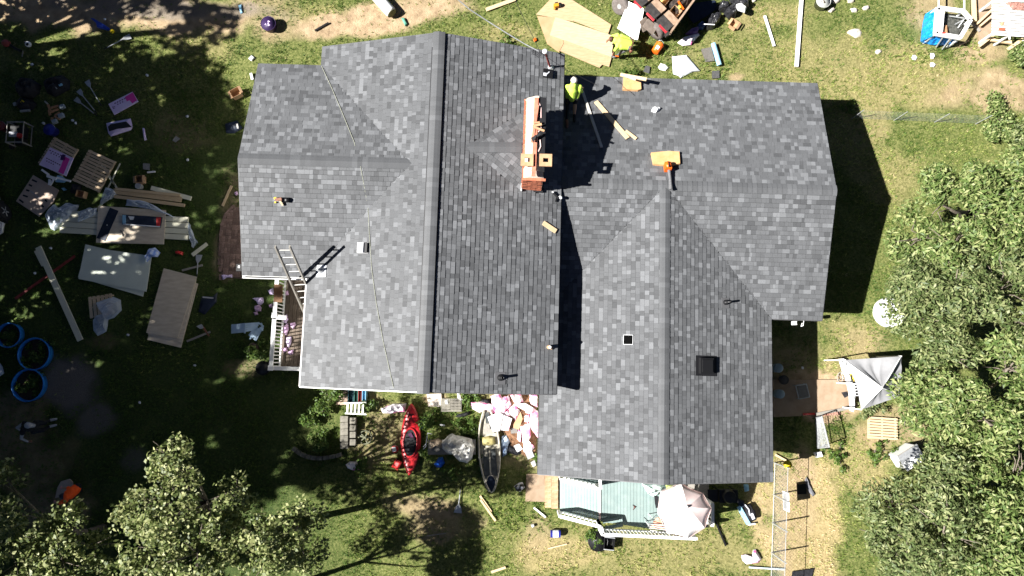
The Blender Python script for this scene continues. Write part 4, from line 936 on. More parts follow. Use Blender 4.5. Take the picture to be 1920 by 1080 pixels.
pallet('straw coloured pallet on the dry grass by the right hand oaks', (1655, 782), (1655, 824), 1.05, 8, PINE)
def printed(name, label, cat, px, m, z, t, marks, group=None, base_c=None):
    """a sheet with flat print on it: marks = (material, corners)"""
    c_ = P(*cen(px), z); t_ = thing(name, label, cat, c_, group=group)
    q = MB(); q.prism(rel(px, c_, z + t), 0, t); q.build('sheet', m, t_); clear(px, z + t)
    byc = {}
    for mk, pp in marks: byc.setdefault(mk.name, (mk, MB()))[1].prism(rel(pp, c_, z + t), t + .001, .002)
    for mk, mb in byc.values(): mb.build('print', mk, t_)
    return t_
def dash(c_, d, w_, h_):   # small printed mark: centre, direction, size in pixels
    a = math.radians(d); u_ = (math.cos(a), math.sin(a)); v_ = (-u_[1], u_[0])
    return [(c_[0] + u_[0] * i * w_ / 2 + v_[0] * j * h_ / 2, c_[1] + u_[1] * i * w_ / 2 + v_[1] * j * h_ / 2) for i, j in ((-1, -1), (1, -1), (1, 1), (-1, 1))]
mk = [(MAG, [(234, 182), (249, 173), (257, 188), (248, 194), (243, 188), (238, 190)])]
mk += [(INK, dash((216 + k * 4.5, 193.5 - k * 2.2), -26, 3.2, 1.8)) for k in range(5)] + [(INK, dash((221 + k * 4.5, 195.5 - k * 2.2), -26, 2, 2)) for k in range(3)] + [(INK, dash((212, 202), 64, 5, 1)), (INK, dash((214, 200), -26, 4, 1)), (INK, dash((214, 203), -26, 4, 1))]
printed('printed_panel', 'lilac printed panel with a pink block, lying flat on the grass', 'panel', [(203, 195), (248, 172), (259, 190), (214, 215)], BAGL, .02, .04, mk, 'lilac insulation wrappers')
mk = [(MAG, [(121, 293), (131, 298), (119, 327), (109, 322), (114, 312)]), (INK, [(118, 289), (123, 291), (122, 301), (113, 300), (114, 293)])]
mk += [(INK, dash((94 + k * 5, 282 + k * 2.3), 25, 3.2, 1.8)) for k in range(6)] + [(INK, dash((96 + k * 5, 287 + k * 2.3), 25, 2, 2.4)) for k in range(5)] + [(INK, dash((88 + k * 4, 297 + k * 2), 25, 3, 2)) for k in range(7)] + [(INK, dash((88 + k * 4, 302 + k * 2), 25, 2.2, 2.2)) for k in range(4)]
printed('printed_panel', 'lilac printed panel lying across a pallet', 'panel', [(94, 276), (137, 296), (123, 330), (73, 309)], BAGL, .13, .05, mk, 'lilac insulation wrappers')
t = heap('folded_bag', 'white and black printed bag folded over on the grass', 'bag', [(199, 231), (245, 222), (249, 237), (246, 244), (208, 256), (203, 250)], BAGL, .09, .02, 3, 'lilac insulation wrappers', 5, 2, .5)
q = MB(); q.prism(rel([(203, 238), (208, 233), (237, 228), (247, 238), (218, 242), (205, 246)], t.location, .1), .07, .03); q.build('dark_face', BLACKP, t)
heap('film_strip', 'narrow strip of lilac film below the folded bag', 'film', [(267, 240), (271, 240), (274, 257), (276, 262), (271, 264), (269, 256)], BAGL, .05, .02, 5, None, 4)
# hand tools
def shovel(label, a, b, hw, group='roofing shovels lying on the grass', name='roofing_shovel'):
    """blade at a, grip end at b"""
    pa, pb = P(*a, .06), P(*b, .05); d = pb - pa; rz = math.atan2(d.y, d.x); L = d.length; c_ = pa.copy(); c_.z = 0
    t_ = thing(name, label, 'shovel', c_, rz, group)
    q = MB(); q.tube([(.16, 0, .08), (L * .5, 0, .06), (L * .86, 0, .05)], .018, 6); q.build('shaft', GREYM, t_)
    q = MB(); q.tube([(L * .86, 0, .05), (L, 0, .05)], .022, 6); q.build('grip', BLACKP, t_)
    q = MB(); q.add([(-.13, -hw, .03), (-.13, hw, .03), (.06, hw * .75, .06), (.17, .03, .09), (.17, -.03, .09), (.06, -hw * .75, .06)] + [(-.13, -hw, .018), (-.13, hw, .018), (.06, hw * .75, .045), (.17, .03, .07), (.17, -.03, .07), (.06, -hw * .75, .045)], [(0, 1, 2, 3, 4, 5)[::-1], (6, 7, 8, 9, 10, 11), (0, 1, 7, 6), (1, 2, 8, 7), (2, 3, 9, 8), (3, 4, 10, 9), (4, 5, 11, 10), (5, 0, 6, 11)])
    q.build('blade', GREYM, t_); return t_
shovel('lone shovel near the dirt drive, blade at the upper right', (238, 70), (195, 92), .11)
shovel('shovel rightmost of the three lying side by side', (165, 156), (190, 198), .10)
shovel('shovel in the middle of the three lying side by side', (150, 173), (182, 213), .10)
shovel('shovel lowest of the three lying side by side', (145, 188), (182, 217), .10)
shovel('shovel standing blade up beside the brick patio', (372, 484), (369, 519), .12)
shovel('shovel in the dappled shade between the red kayak and the loose sticks', (859, 955), (864, 912), .14)
t = heap('tool_heap', 'heap of black tool bags nearest the left edge', 'tool bag', [(38, 160), (45, 146), (60, 148), (78, 160), (74, 176), (62, 185), (44, 186), (36, 178)], BLACKC, .42, 0, 8, 'black tool bags on the grass', 7, 4, .9)
t = heap('tool_bag', 'open black tool bag with tools in it, right of the black heap', 'tool bag', [(84, 158), (98, 146), (118, 141), (132, 152), (131, 168), (116, 176), (104, 182), (90, 176)], BLACKC, .36, 0, 9, 'black tool bags on the grass', 7, 4, .9)
q = MB(); q.box((.05, .14, .33), (.14, .05, .05), .6); q.build('tool_handle', DRED, t); q = MB(); q.box((.28, -.05, .28), (.12, .07, .05), .4); q.box((-.28, .02, .27), (.06, .04, .04)); q.build('tool_case', LBLUE, t); q = MB(); q.bar((.0, .0, .32), (.15, -.2, .28), .03, .03); q.build('tool_bar', GREYM, t)
t = heap('tool_bag', 'dark tool pouch with yellow handles below the black heap', 'tool bag', [(32, 192), (42, 184), (60, 186), (70, 196), (62, 206), (48, 208), (36, 204)], BLACKC, .28, 0, 10, 'black tool bags on the grass', 6, 4, .9)
q = MB(); q.bar((-.02, .08, .24), (.08, .02, .24), .04, .03); q.bar((-.05, .02, .24), (.05, -.06, .23), .04, .03); q.build('yellow_handle', YELLOW, t)
q = MB(); q.box((-.35, -.02, .12), (.10, .12, .06), .4); q.box((.02, -.26, .08), (.36, .08, .05), .1); q.build('buckle', GREYM, t)
t = thing('hammer_heap', 'heap of tan leather tool belts and orange handles above the blue bucket', 'tool belt', P(107, 212, 0))
TANL = mat('tan_leather', (.40, .20, .10), (.50, .27, .14), 14, .7)
q = MB()
for a, b in (((90, 196), (95, 208)), ((92, 206), (94, 216)), ((96, 202), (110, 198)), ((96, 210), (109, 205)), ((103, 217), (112, 211)), ((102, 218), (113, 224)), ((98, 220), (97, 226))): q.bar(P(*a, .12) - t.location, P(*b, .12) - t.location, .07, .05)
q.build('belt', TANL, t)
q = MB()
for c_, s_ in (((117, 200), .16), ((115, 217), .18), ((103, 228), .17)): q.box(P(*c_, .1) - t.location, (s_, s_ * .8, .12), .4)
q.build('pouch', mat('pale_pouch', (.28, .33, .36), rough=.8), t); q = MB(); q.tube([P(84, 190, .08) - t.location, P(90, 195, .09) - t.location], .03, 6); q.build('chrome_head', ALU, t)
def bucket(name, label, X, Y, r, h, m, group=None, inside=BLACKC, handle=True, fill=None, z=0.0):
    c_ = P(X, Y, z); t_ = thing(name, label, 'bucket', c_, group=group)
    q = MB(); q.lathe([(r * .84, 0), (r, h), (r * 1.06, h), (r * 1.06, h - .03), (r * .98, h - .03)], 20); q.lathe([(r * .97, h - .005), (r * .82, .03), (0, .03)], 20); q.build('shell', m, t_, True)
    if fill is not None: q = MB(); q.heap([(r * .9 * math.cos(k * .7), r * .9 * math.sin(k * .7)) for k in range(9)], h * .55, h * .5, 5, 7, 8, 1); q.build('contents', fill, t_)
    if handle: q = MB(); q.tube([(r * 1.05 * math.cos(a), r * 1.05 * math.sin(a), h - .05 + .04 * math.sin(a)) for a in np.linspace(.2, 2.9, 10)], .008, 5); q.build('handle', GREYM, t_)
    clear([(X + r * 50 * math.cos(k), Y + r * 50 * math.sin(k)) for k in range(6)])
    return t_
bucket('bucket', 'deep blue bucket below the tool belts', 103, 248, .20, .33, DBLUE)
bucket('bucket', 'large pot of lilac wrappers at the edge of the dirt drive', 508, 51, .27, .30, mat('purple_black_plastic', (.03, .015, .06), rough=.5), None, fill=BAGL, handle=False)
t = bucket('bucket', 'dark red bucket with a yellow funnel on it', 11, 241, .17, .30, DRED); q = MB(); q.lathe([(.09, .34), (.085, .31), (.03, .36), (.02, .52)], 12, (-.08, .08, 0)); q.bar((-.10, .1, .36), (-.14, .36, .38), .05, .05); q.build('funnel', YELLOW, t)
t = thing('generator', 'black framed portable generator with grey panel and red cap', 'generator', P(46, 257, 0)); clear([(28, 235), (64, 235), (64, 280), (28, 280)])
q = MB()
for x in (-.30, .30):
    for z in (.06, .50): q.tube([(x, -.36, z), (x, .40, z)], .018, 6)
    for y in (-.36, .40): q.tube([(x, y, 0), (x, y, .52)], .026, 6)
for y in (-.36, .40): q.tube([(-.3, y, .5), (.3, y, .5)], .026, 6)
q.build('frame', GREYW, t); q = MB(); q.box((0, .10, .28), (.44, .42, .34)); q.box((.05, -.26, .2), (.3, .2, .24)); q.build('engine', BLACKP, t)
q = MB(); q.box((-.07, -.06, .48), (.28, .18, .05)); q.build('panel', LGREYC, t); q = MB(); q.lathe([(.10, .44), (.09, .50), (0, .51)], 12, (.15, -.10, 0)); q.build('fuel_cap', RED, t)
for y in (-.4, .42): q = MB(); M_ = Matrix.Rotation(math.pi / 2, 3, 'Y'); q.lathe([(.05, -.04), (.10, -.04), (.10, .04), (.05, .04)], 14, (-.36, y, .1), M_); q.build('wheel', BLACKP, t)
t = thing('string_trimmer', 'dark red engine with a black hose near the left edge', 'power tool', P(24, 90, 0)); q = MB(); q.ball((-.16, .12, .14), (.16, .14, .14)); q.build('engine', DRED, t, True); q = MB(); q.tube([(-.05, .08, .1), (.15, -.05, .08), (.36, -.14, .06)], .05, 6); q.build('tube', BLACKP, t); q = MB(); q.bar((.42, -.12, .03), (.40, -.36, .03), .03, .03); q.build('shaft', GREYW, t)
t = thing('ball', 'small black and white ball near the left edge', 'ball', P(53, 83, .11)); q = MB(); q.ball((0, 0, 0), .11, 14); q.build('skin', WPL, t, True); q = MB(); q.box((.03, -.04, .075), (.09, .07, .07), .5); q.box((-.07, .05, .06), (.06, .06, .06), .2); q.build('patch', BLACKP, t)
t = thing('wheelbarrow_scoop', 'long blue scoop with a yellow end on the dirt drive', 'scoop', P(192, 48, 0)); q = MB(); q.prism(rel([(173, 37), (180, 38), (205, 53), (211, 59), (203, 58), (186, 54), (184, 46)], t.location), .02, .12); q.build('body', BLUE, t); q = MB(); q.lathe([(.035, 0), (.075, .03), (.075, .09), (.035, .12)], 12, P(212, 60, .05) - t.location); q.build('wheel', YELLOW, t)
# sheets, cartons and lumber
def carton(label, X, Y, w_, d, h, rz, m=CARD, name='cardboard_box', z=0.0, open_=True, group='cardboard boxes', flaps=True):
    t_ = thing(name, label, 'box', P(X, Y, z), rz, group); q = MB(); th = .008
    for s_ in (-1, 1): q.box((s_ * w_ / 2, 0, h / 2), (th, d, h)); q.box((0, s_ * d / 2, h / 2), (w_ - th, th, h))
    q.box((0, 0, th / 2), (w_ - th, d - th, th)); q.build('carton', m, t_)
    if flaps:
        for s_ in (-1, 1):
            q = MB(); q.box((s_ * (w_ / 2 + .045), 0, h + .02 * s_), (.09, d * .96, .006), ry=.4 * s_); q.build('flap', m, t_)
    if z < .1: ca, sa = math.cos(rz), math.sin(rz); c_ = P(X, Y, z); CLEAR.append([(c_.x + ca * x - sa * y, c_.y + sa * x + ca * y) for x, y in ((-w_ / 2, -d / 2), (w_ / 2, -d / 2), (w_ / 2, d / 2), (-w_ / 2, d / 2))])
    return t_
carton('open brown box with flaps out beside the upper left roof edge', 446, 178, .34, .30, .26, .5)
carton('open brown box behind the lumber, above a white tin', 267, 339, .28, .26, .25, .1)
carton('small brown box near the sheet of flattened cardboard', 157, 366, .28, .24, .24, -.2, flaps=False)
carton('small open tan box on the sunny lawn by the black rubbish bags', 1374, 49, .26, .30, .2, -.6)
q = MB(); q.lathe([(.11, 0), (.11, .2), (0, .2)], 14); one(q, 'tin', GREYM, 'white tin below the open brown box', 'tin', P(264, 351, 0))
q = MB(); q.heap([(-.18, -.15), (.15, -.2), (.2, .15), (-.1, .2)], 0, .24, 5, 2, 4); one(q, 'cable_heap', BLACKC, 'small black heap beside the brown box', 'bag', P(143, 355, 0))
t = slab('flattened_carton', 'large sheet of flattened cardboard with slots near the car', 'cardboard', [(62, 328), (110, 356), (100, 378), (73, 406), (30, 377)], CARDD, .03, .03)
q = MB()
for (a, b) in (((60, 337), (69, 341)), ((54, 346), (60, 349)), ((49, 356), (55, 358)), ((43, 366), (52, 369)), ((36, 374), (44, 380)), ((84, 374), (88, 378)), ((78, 385), (82, 388))): q.bar(P(*a, .065) - t.location, P(*b, .065) - t.location, .06, .006)
q.build('slot', BLACKC, t); q = MB(); q.bar(P(57, 358, .066) - t.location, P(73, 371, .066) - t.location, .03, .006); q.build('tape', LGREYC, t)
t = thing('folding_stool', 'small white plastic stand below the printed panel on the pallet', 'stand', P(97, 332, .0)); L0 = t.location
q = MB()
for a, b in (((78, 318), (92, 328)), ((93, 336), (92, 347)), ((100, 337), (94, 347)), ((88, 328), (106, 336)), ((106, 333), (133, 340))): q.bar(P(*a, .3) - L0, P(*b, .25) - L0, .07, .03)
q.build('frame', WPL, t); q = MB(); q.prism(rel([(88, 327), (107, 333), (104, 338), (87, 332)], L0, .32), .30, .03); q.build('top', WPL, t); q = MB(); q.prism(rel([(108, 329), (115, 330), (126, 338), (119, 342), (104, 341)], L0, .2), .16, .06); q.build('cover', LBLUE, t)
# the lumber pile
LB = 'boards in the lumber pile'
for k, (a, b, w_, z, lb, m) in enumerate((((212, 358), (340, 374), .20, .04, 'wide pine board lying along the top of the lumber pile', PINE), ((214, 368), (346, 385), .12, .04, 'pine board lying below the wide one in the lumber pile', PINE), ((283, 352), (358, 372), .16, .03, 'shorter board lying apart above the lumber pile', PINEG), ((216, 354), (337, 366), .10, .09, 'narrow pine board on top of the wide one', PINE))): board('lumber_board', lb, 'board', a, b, w_, m, z, .045, LB)
for k in range(4): board('lumber_board', ('lowest', 'third', 'second', 'topmost')[k] + ' plank of the deck boards sticking out under the plywood sheet', 'board', (112 + 4 * k, 431 - 10.5 * k), (352, 445 - 11 * k), .19, PINEG, .03, .09, 'planks under the plywood sheet')
slab('plywood_sheet', 'weathered plywood sheet on planks with a black strip and package on it', 'plywood', [(184, 386), (311, 394), (307, 458), (180, 455)], PLYS, .13, .025)
slab('black_shingle_strip', 'long black shingle strip lying across the plywood sheet', 'shingle strip', [(206, 389), (222, 395), (197, 452), (181, 446)], NAVY, .16, .012)
q = MB(); q.lathe([(.014, 0), (.02, .01), (0, .015)], 8); one(q, 'lens_cap', WPL, 'white dot on the black shingle strip', 'sticker', P(201, 422, .175))
t = slab('shingle_package', 'dark printed package of shingles with red end on the plywood sheet', 'package', [(229, 402), (303, 407), (300, 426), (229, 421)], NAVY, .16, .07)
q = MB(); q.prism(rel([(229.5, 403), (236, 403.5), (236, 420), (229.5, 420)], t.location, .235), .072, .003); q.build('blue_label', LBLUE, t)
q = MB(); q.prism(rel([(293, 407.5), (302, 408), (300, 424), (293, 423)], t.location, .235), .072, .003); q.build('red_label', RED, t)
q = MB(); q.prism(rel([(230, 419), (300, 424), (300, 426), (230, 421.5)], t.location, .235), .072, .003); q.prism(rel([(240, 405), (252, 406), (250, 412), (244, 412)], t.location, .235), .072, .003); q.build('white_label', WPL, t)
q = MB(); q.bar((-.06, .12, 0), (.05, -.1, 0), .03, .03); one(q, 'small_tool', BLACKP, 'small dark tool lying on the plywood sheet', 'tool', P(229, 438, .17))
FW = 'clear plastic wrap torn off the lumber'
heap('plastic_wrap', 'large tangle of clear plastic wrap left of the plywood', 'plastic wrap', [(86, 404), (103, 383), (112, 392), (130, 381), (150, 385), (140, 402), (133, 412), (120, 424), (104, 432), (95, 428)], FILM, .32, .0, 11, FW, 8, 5, 1.0, .03)
heap('plastic_wrap', 'plastic wrap hanging below the left end of the lumber boards', 'plastic wrap', [(200, 352), (214, 355), (222, 364), (205, 376), (186, 388), (192, 368)], FILM, .14, .02, 12, FW, 6, 5, 1.0, .02)
heap('plastic_wrap', 'plastic wrap along the upper edge of the plywood sheet', 'plastic wrap', [(238, 374), (262, 376), (285, 382), (305, 396), (330, 408), (318, 404), (290, 394), (262, 388), (235, 386)], FILM, .12, .15, 13, FW, 6, 5, 1.0, .02)
heap('plastic_wrap', 'plastic wrap tail at the right end of the planks', 'plastic wrap', [(353, 412), (360, 432), (371, 455), (366, 460), (362, 466), (356, 448), (352, 430)], FILM, .10, .02, 14, FW, 6, 5, 1.0, .02)
heap('plastic_wrap', 'thin plastic wrap between the tangle and the plywood', 'plastic wrap', [(146, 398), (165, 390), (182, 390), (180, 402), (160, 412), (146, 416)], FILM, .10, .14, 15, FW, 6, 5, 1.0, .02)
heap('plastic_wrap', 'loop of clear plastic film on the small pallet', 'plastic wrap', [(182, 566), (212, 556), (226, 562), (228, 582), (215, 596), (203, 600), (200, 622), (184, 630), (175, 620), (174, 602), (183, 592), (200, 590), (208, 578), (196, 570)], FILM, .22, .06, 16, None, 7, 4, .9, .01)
slab('green_sheathing', 'stack of pale green boards, top sheet', 'board', [(160, 458), (207, 469), (284, 480), (274, 547), (147, 523)], GREENB, .07, .025)
slab('green_sheathing', 'pale green board showing below the top sheet of its stack', 'board', [(162, 464), (280, 490), (268, 556), (146, 520)], GREENB, .03, .025)
PLYG = 'weathered plywood sheets stacked by the house'
slab('plywood_sheet', 'lowest weathered plywood sheet sticking out of its stack', 'plywood', [(312, 508), (371, 532), (339, 652), (276, 637)], PLYS, .02, .03, PLYG)
slab('plywood_sheet', 'middle weathered plywood sheet of the stack', 'plywood', [(309, 506), (368, 524), (341, 642), (277, 627)], PLYS, .055, .025, PLYG)
slab('plywood_sheet', 'topmost weathered plywood sheet of the stack, with a brown stain', 'plywood', [(307, 503), (369, 519), (333, 634), (274, 624)], PLYS, .085, .025, PLYG)
board('long_board', 'long pale treated board lying diagonally on the shaded lawn', 'board', (71, 463), (150, 638), .21, PINEG, .03, .045)
board('long_board', 'short offcut beside the upper end of the diagonal board', 'board', (66, 470), (80, 498), .10, PINEG, .03, .04)
board('red_pole', 'long dull red pole passing under the diagonal board', 'pole', (28, 560), (140, 480), .09, DRED, .0, .03)
heap('blue_bag', 'crumpled blue and white bag at the corner of the green boards', 'bag', [(272, 480), (280, 466), (291, 464), (301, 474), (296, 482), (284, 482), (276, 492)], mat('blue_white_bag', (.10, .22, .62), (.60, .66, .78), 9, .5), .22, .1, 18, None, 6, 5)
board('wood_sliver', 'narrow triangular wood sliver beside the brick patio', 'board', (434, 348), (417, 386), .09, PINE, .02, .03)
board('wood_offcut', 'short pine offcut below the plastic wrap tail', 'board', (360, 478), (388, 457), .13, PINEG, .03, .04)
board('dead_branch', 'bent grey stick above the plywood stack', 'stick', (341, 507), (379, 497), .07, GREYW, .02, .05)
heap('glove', 'red work gloves on the grass above the dead stick', 'gloves', [(328, 471), (336, 470), (344, 473), (343, 479), (335, 477), (329, 476)], RED, .08, .02, 3)
for a, b, w_, lb in (((200, 357), (225, 306), .04, 'stick leaning up from the lumber pile toward the pallet'), ((190, 309), (219, 353), .06, 'split lath crossing the stick by the pallet'), ((196, 312), (216, 350), .04, 'second lath beside the split one by the pallet')): board('wood_lath', lb, 'lath', a, b, w_, PINEG, .05, .025, 'laths by the slatted pallet')
board('wood_stake', 'thin stake crossed with a hatchet right of the plywood stack', 'stake', (350, 640), (394, 622), .07, GREYW, .02, .04)
t = thing('hatchet', 'hatchet crossing the thin stake right of the plywood stack', 'hatchet', P(383, 618, 0)); q = MB(); q.bar(P(380, 612, .06) - t.location, P(392, 630, .05) - t.location, .05, .035); q.build('handle', BROWNP, t); q = MB(); q.prism(rel([(370, 612), (379, 608), (384, 615), (377, 617)], t.location), .03, .05); q.build('head', GREYM, t)
for X, Y, lb in ((331, 261, 'grey shingle scrap on the lawn below the folded bag'), (274, 312, 'grey shingle scrap near the white tube')): slab('shingle_scrap', lb, 'shingle scrap', [(X - 8, Y + 2), (X - 1, Y - 6), (X + 7, Y - 1), (X - 2, Y + 6)] if Y < 300 else [(X - 6, Y - 6), (X + 7, Y - 5), (X + 6, Y + 7), (X - 6, Y + 5)], mat('grey_shingle_scrap', (.20, .20, .19), (.27, .27, .26), 30, .9), .03, .012)
q = MB(); q.tube([(-.14, 0, .05), (.14, .03, .05)], .035, 8); one(q, 'caulk_tube', WPL, 'white tube near the open brown box', 'tube', P(285, 324, 0))
heap('pale_blue_rag', 'pale blue rag on the grass by the flattened cardboard', 'rag', [(115, 353), (121, 352), (126, 356), (120, 358)], LBLUE, .06, .02, 4)
heap('navy_sheet', 'dark navy wrapper lying against the upper left roof edge', 'wrapper', [(422, 232), (445, 226), (455, 240), (440, 250), (424, 250)], NAVY, .10, .02, 5)
heap('navy_sheet', 'dark navy wrapper on the grass right of the plywood stack', 'wrapper', [(378, 556), (402, 556), (408, 548), (406, 566), (384, 590), (372, 584)], NAVY, .08, .02, 6)
board('metal_flashing', 'bright flashing strip on the dark navy wrapper by the roof', 'flashing', (444, 232), (446, 241), .06, ALU, .13, .01)
board('metal_flashing', 'bright flashing strip on the dark navy wrapper by the plywood', 'flashing', (380, 557), (400, 559), .05, ALU, .10, .01)
board('white_stake', 'small white block by the roof edge above the open brown box', 'block', (470, 137), (473, 149), .09, WPL, .02, .05)
heap('white_scrap', 'white scrap on the lawn near the top left roof corner', 'scrap', [(466, 110), (472, 103), (478, 108), (472, 115)], WPL, .08, .02, 2)
heap('white_glove', 'pale blue glove on the dirt drive', 'glove', [(447, 10), (453, 8), (455, 24), (451, 26), (449, 18)], LBLUE, .07, .0, 2)
# flat stray scraps
rs = random.Random(9)
for X, Y in ((82, 231), (136, 226), (142, 231), (60, 121), (197, 36), (276, 141), (351, 218), (95, 465), (66, 512), (352, 300), (160, 320), (240, 628), (365, 685), (262, 755), (1243, 126), (1714, 108), (1748, 121), (1748, 105), (1505, 690)):
    s_ = 9 if X == 1243 else (6 if X > 1700 else 3.2); pts_ = [(X + s_ * rs.uniform(.7, 1.2) * math.cos(k), Y + s_ * rs.uniform(.6, 1.1) * math.sin(k)) for k in np.linspace(0, 5.2, 6)]
    heap('paper_scrap', {1243: 'white paper scrap left of the crumpled grey sheet', 82: 'pale paper scrap beside the tool belts', 1714: 'white scrap below the blue tarp, leftmost', 136: 'pale scrap right of the tool belts, left of a pair', 142: 'pale scrap right of the tool belts, right of a pair', 60: 'pale scrap below the black and white ball', 197: 'pale scrap beside the blue scoop on the drive', 276: 'pale scrap on the lawn right of the shovels', 351: 'pale scrap on bare lawn left of the navy wrapper by the roof', 95: 'pale scrap left of the diagonal board top', 66: 'pale scrap beside the red pole', 352: 'pale scrap right of the white tube', 160: 'pale scrap beside the slatted pallet', 240: 'pale scrap below the looped plastic film', 365: 'pale scrap on the shaded lawn below the stake', 262: 'lowest pale scrap on the shaded left lawn', 1150: 'pale scrap on the right wing roof edge', 1420: 'pale scrap on the lower right roof', 1505: 'pale scrap in the house shade by the slab'}.get(X, 'white scrap below the blue tarp, ' + ('lower' if Y > 110 else 'upper') + ' of the right hand pair'), 'scrap', pts_, WPL if X > 1200 else PAPER, .05, .02, X, 'pale scraps scattered on the ground', 3)
# pools used as planters
for X, Y, r, lb in ((24, 629, .43, 'blue rimmed tub of plants, half cut by the left edge'), (71, 664, .56, 'blue rimmed tub of weeds, right hand and largest of three'), (60, 722, .56, 'blue rimmed tub of dark leafy plants, lowest of three')):
    c_ = P(X, Y, 0); t = thing('planter_tub', lb, 'planter', c_, group='round blue tubs planted with greenery')
    q = MB(); q.lathe([(r, 0), (r * 1.02, .20), (r * 1.045, .22), (r * 1.02, .245), (r * .975, .235), (r * .965, .20), (r * .95, .0)], 36); q.build('rim', mat('tub_blue', (.01, .14, .50), (.02, .20, .60), 3, .4), t, True)
    q = MB(); q.lathe([(0, .09), (r * .955, .08)], 24); q.build('soil', mat('dark_soil', (.035, .025, .018), (.07, .05, .035), 12, .95), t)
    V, F = leaves([(random.gauss(0, r * .4), random.gauss(0, r * .4), .14) for _ in range(16)], [.16] * 16, 750, .11, .06, X, .6, .6, .1); link('foliage', fast_mesh('foliage', V, F, LEAF_H), t)
heap('white_bin', 'white plastic lid cut by the left edge below the tubs', 'bin', [(0, 680), (5, 688), (8, 700), (0, 706), (-12, 700), (-12, 682)], WPL, .2, 0, 2, None, 5, 2, .2)
# the car
car = thing('parked_car', 'white car cut off by the left edge, front wheel showing', 'car', P(-30, 396, 0), .27)
CARW = mat('white_car_paint', (.60, .63, .70), rough=.25, spec=.5); TYRE = mat('tyre_rubber', (.012, .012, .013), rough=.8)
def loft(sections, n_mi=0):
    q_ = MB(); k = len(sections[0]); vs = [v_ for s_ in sections for v_ in s_]
    q_.add(vs, [(i * k + j, i * k + (j + 1) % k, (i + 1) * k + (j + 1) % k, (i + 1) * k + j) for i in range(len(sections) - 1) for j in range(k)] + [tuple(range(k))[::-1], tuple((len(sections) - 1) * k + j for j in range(k))]); return q_
def csec(y, w_, z0, z1, top, cr=.12): return [(-w_ * .9, y, z0), (w_ * .9, y, z0), (w_, y, z0 + .15), (w_, y, z1 - cr), (w_ - cr, y, z1), (top, y, z1 + .02), (-top, y, z1 + .02), (-w_ + cr, y, z1), (-w_, y, z1 - cr), (-w_, y, z0 + .15)]
secs = [csec(-1.16, .62, .34, .62, .4), csec(-1.08, .78, .28, .78, .5), csec(-.85, .88, .25, .90, .6), csec(-.2, .92, .25, .98, .65), csec(.4, .92, .25, 1.02, .65), csec(1.2, .92, .25, 1.04, .65), csec(2.6, .92, .25, 1.02, .65), csec(3.2, .84, .3, .95, .6)]
loft(secs).build('body', CARW, car, True)
def gsec(y, w_, z): return [(-.86, y, 1.0), (.86, y, 1.0), (w_, y, z), (-w_, y, z)]
loft([gsec(.25, .8, 1.03), gsec(1.0, .66, 1.45), gsec(2.4, .66, 1.47), gsec(3.0, .74, 1.05)]).build('cabin_glass', GLASS, car)
q = MB(); q.box((0, 1.7, 1.475), (1.24, 1.35, .05)); q.build('roof', CARW, car)
for sx in (-1, 1):
    for y in (-.35, 2.3):
        w0 = thing('wheel', None, None, (0, 0, 0)); w0.parent = car; w0.location = (sx * .86, y, .34); M_ = Matrix.Rotation(math.pi / 2 * sx, 3, 'Y')
        q = MB(); q.lathe([(.20, -.10), (.32, -.11), (.345, -.07), (.345, .07), (.32, .12), (.21, .115)], 24, (0, 0, 0), M_); q.build('tyre', TYRE, w0, True)
        q = MB(); q.lathe([(.21, .10), (.19, .07), (.06, .10), (0, .10)], 20, (0, 0, 0), M_)
        for k in range(5): a = k * 2 * math.pi / 5; q.bar(M_ @ Vector((.04 * math.cos(a), .04 * math.sin(a), .11)), M_ @ Vector((.19 * math.cos(a), .19 * math.sin(a), .10)), .05, .03)
        q.build('rim', GREYM, w0)
    q = MB(); q.box((sx * .72, -1.02, .70), (.26, .22, .14), rz=.5 * sx); q.build('headlight', GLASS, car); q = MB(); q.box((sx * .66, -1.10, .70), (.08, .08, .09)); q.build('indicator', ORANGE, car)
    q = MB(); q.box((sx * 1.0, .55, 1.05), (.20, .12, .13)); q.build('mirror', CARW, car)
    q = MB(); q.box((sx * .90, -.35, .5), (.09, .84, .5)); q.build('wheel_arch', BLACKP, car)
q = MB(); q.tube([(.92, -.82, .50), (.80, -1.12, .48), (.4, -1.22, .46), (-.4, -1.22, .46), (-.80, -1.12, .48), (-.92, -.82, .50)], .07, 8); q.build('bumper', ALU, car, True)

# ---- brick patio against the west wall
pat = thing('brick_patio', 'curved old brick patio against the west wall, moss in the joints', 'patio', P(438, 470, 0), PHI)
q = MB(); edge = [(436, 389), (424, 402), (417, 420), (414, 445), (413, 480), (414, 520), (470, 524), (470, 389)]
q.prism([tuple((HINV @ Vector((x, y, 0)))[:2]) for x, y in rel(edge, pat.location)], -.02, .03); q.build('bed', mat('patio_joint', (.09, .065, .05), (.14, .10, .08), 9, .95), pat); clear(edge)
PB = mat('old_patio_brick', (.16, .10, .08), (.25, .17, .14), 20, .9, bump=.3, rand=.3); q = MB(); q.box((0, 0, 0), (.20, .095, .05)); pb = None
ed2 = [tuple((HINV @ Vector((x, y, 0)))[:2]) for x, y in rel(edge, pat.location)]
def inpoly(x, y, pl):
    r_ = False
    for k in range(len(pl)):
        (ax, ay), (bx_, by_) = pl[k], pl[(k + 1) % len(pl)]
        if (ay > y) != (by_ > y) and x < (bx_ - ax) * (y - ay) / (by_ - ay) + ax: r_ = not r_
    return r_
nb_ = 0
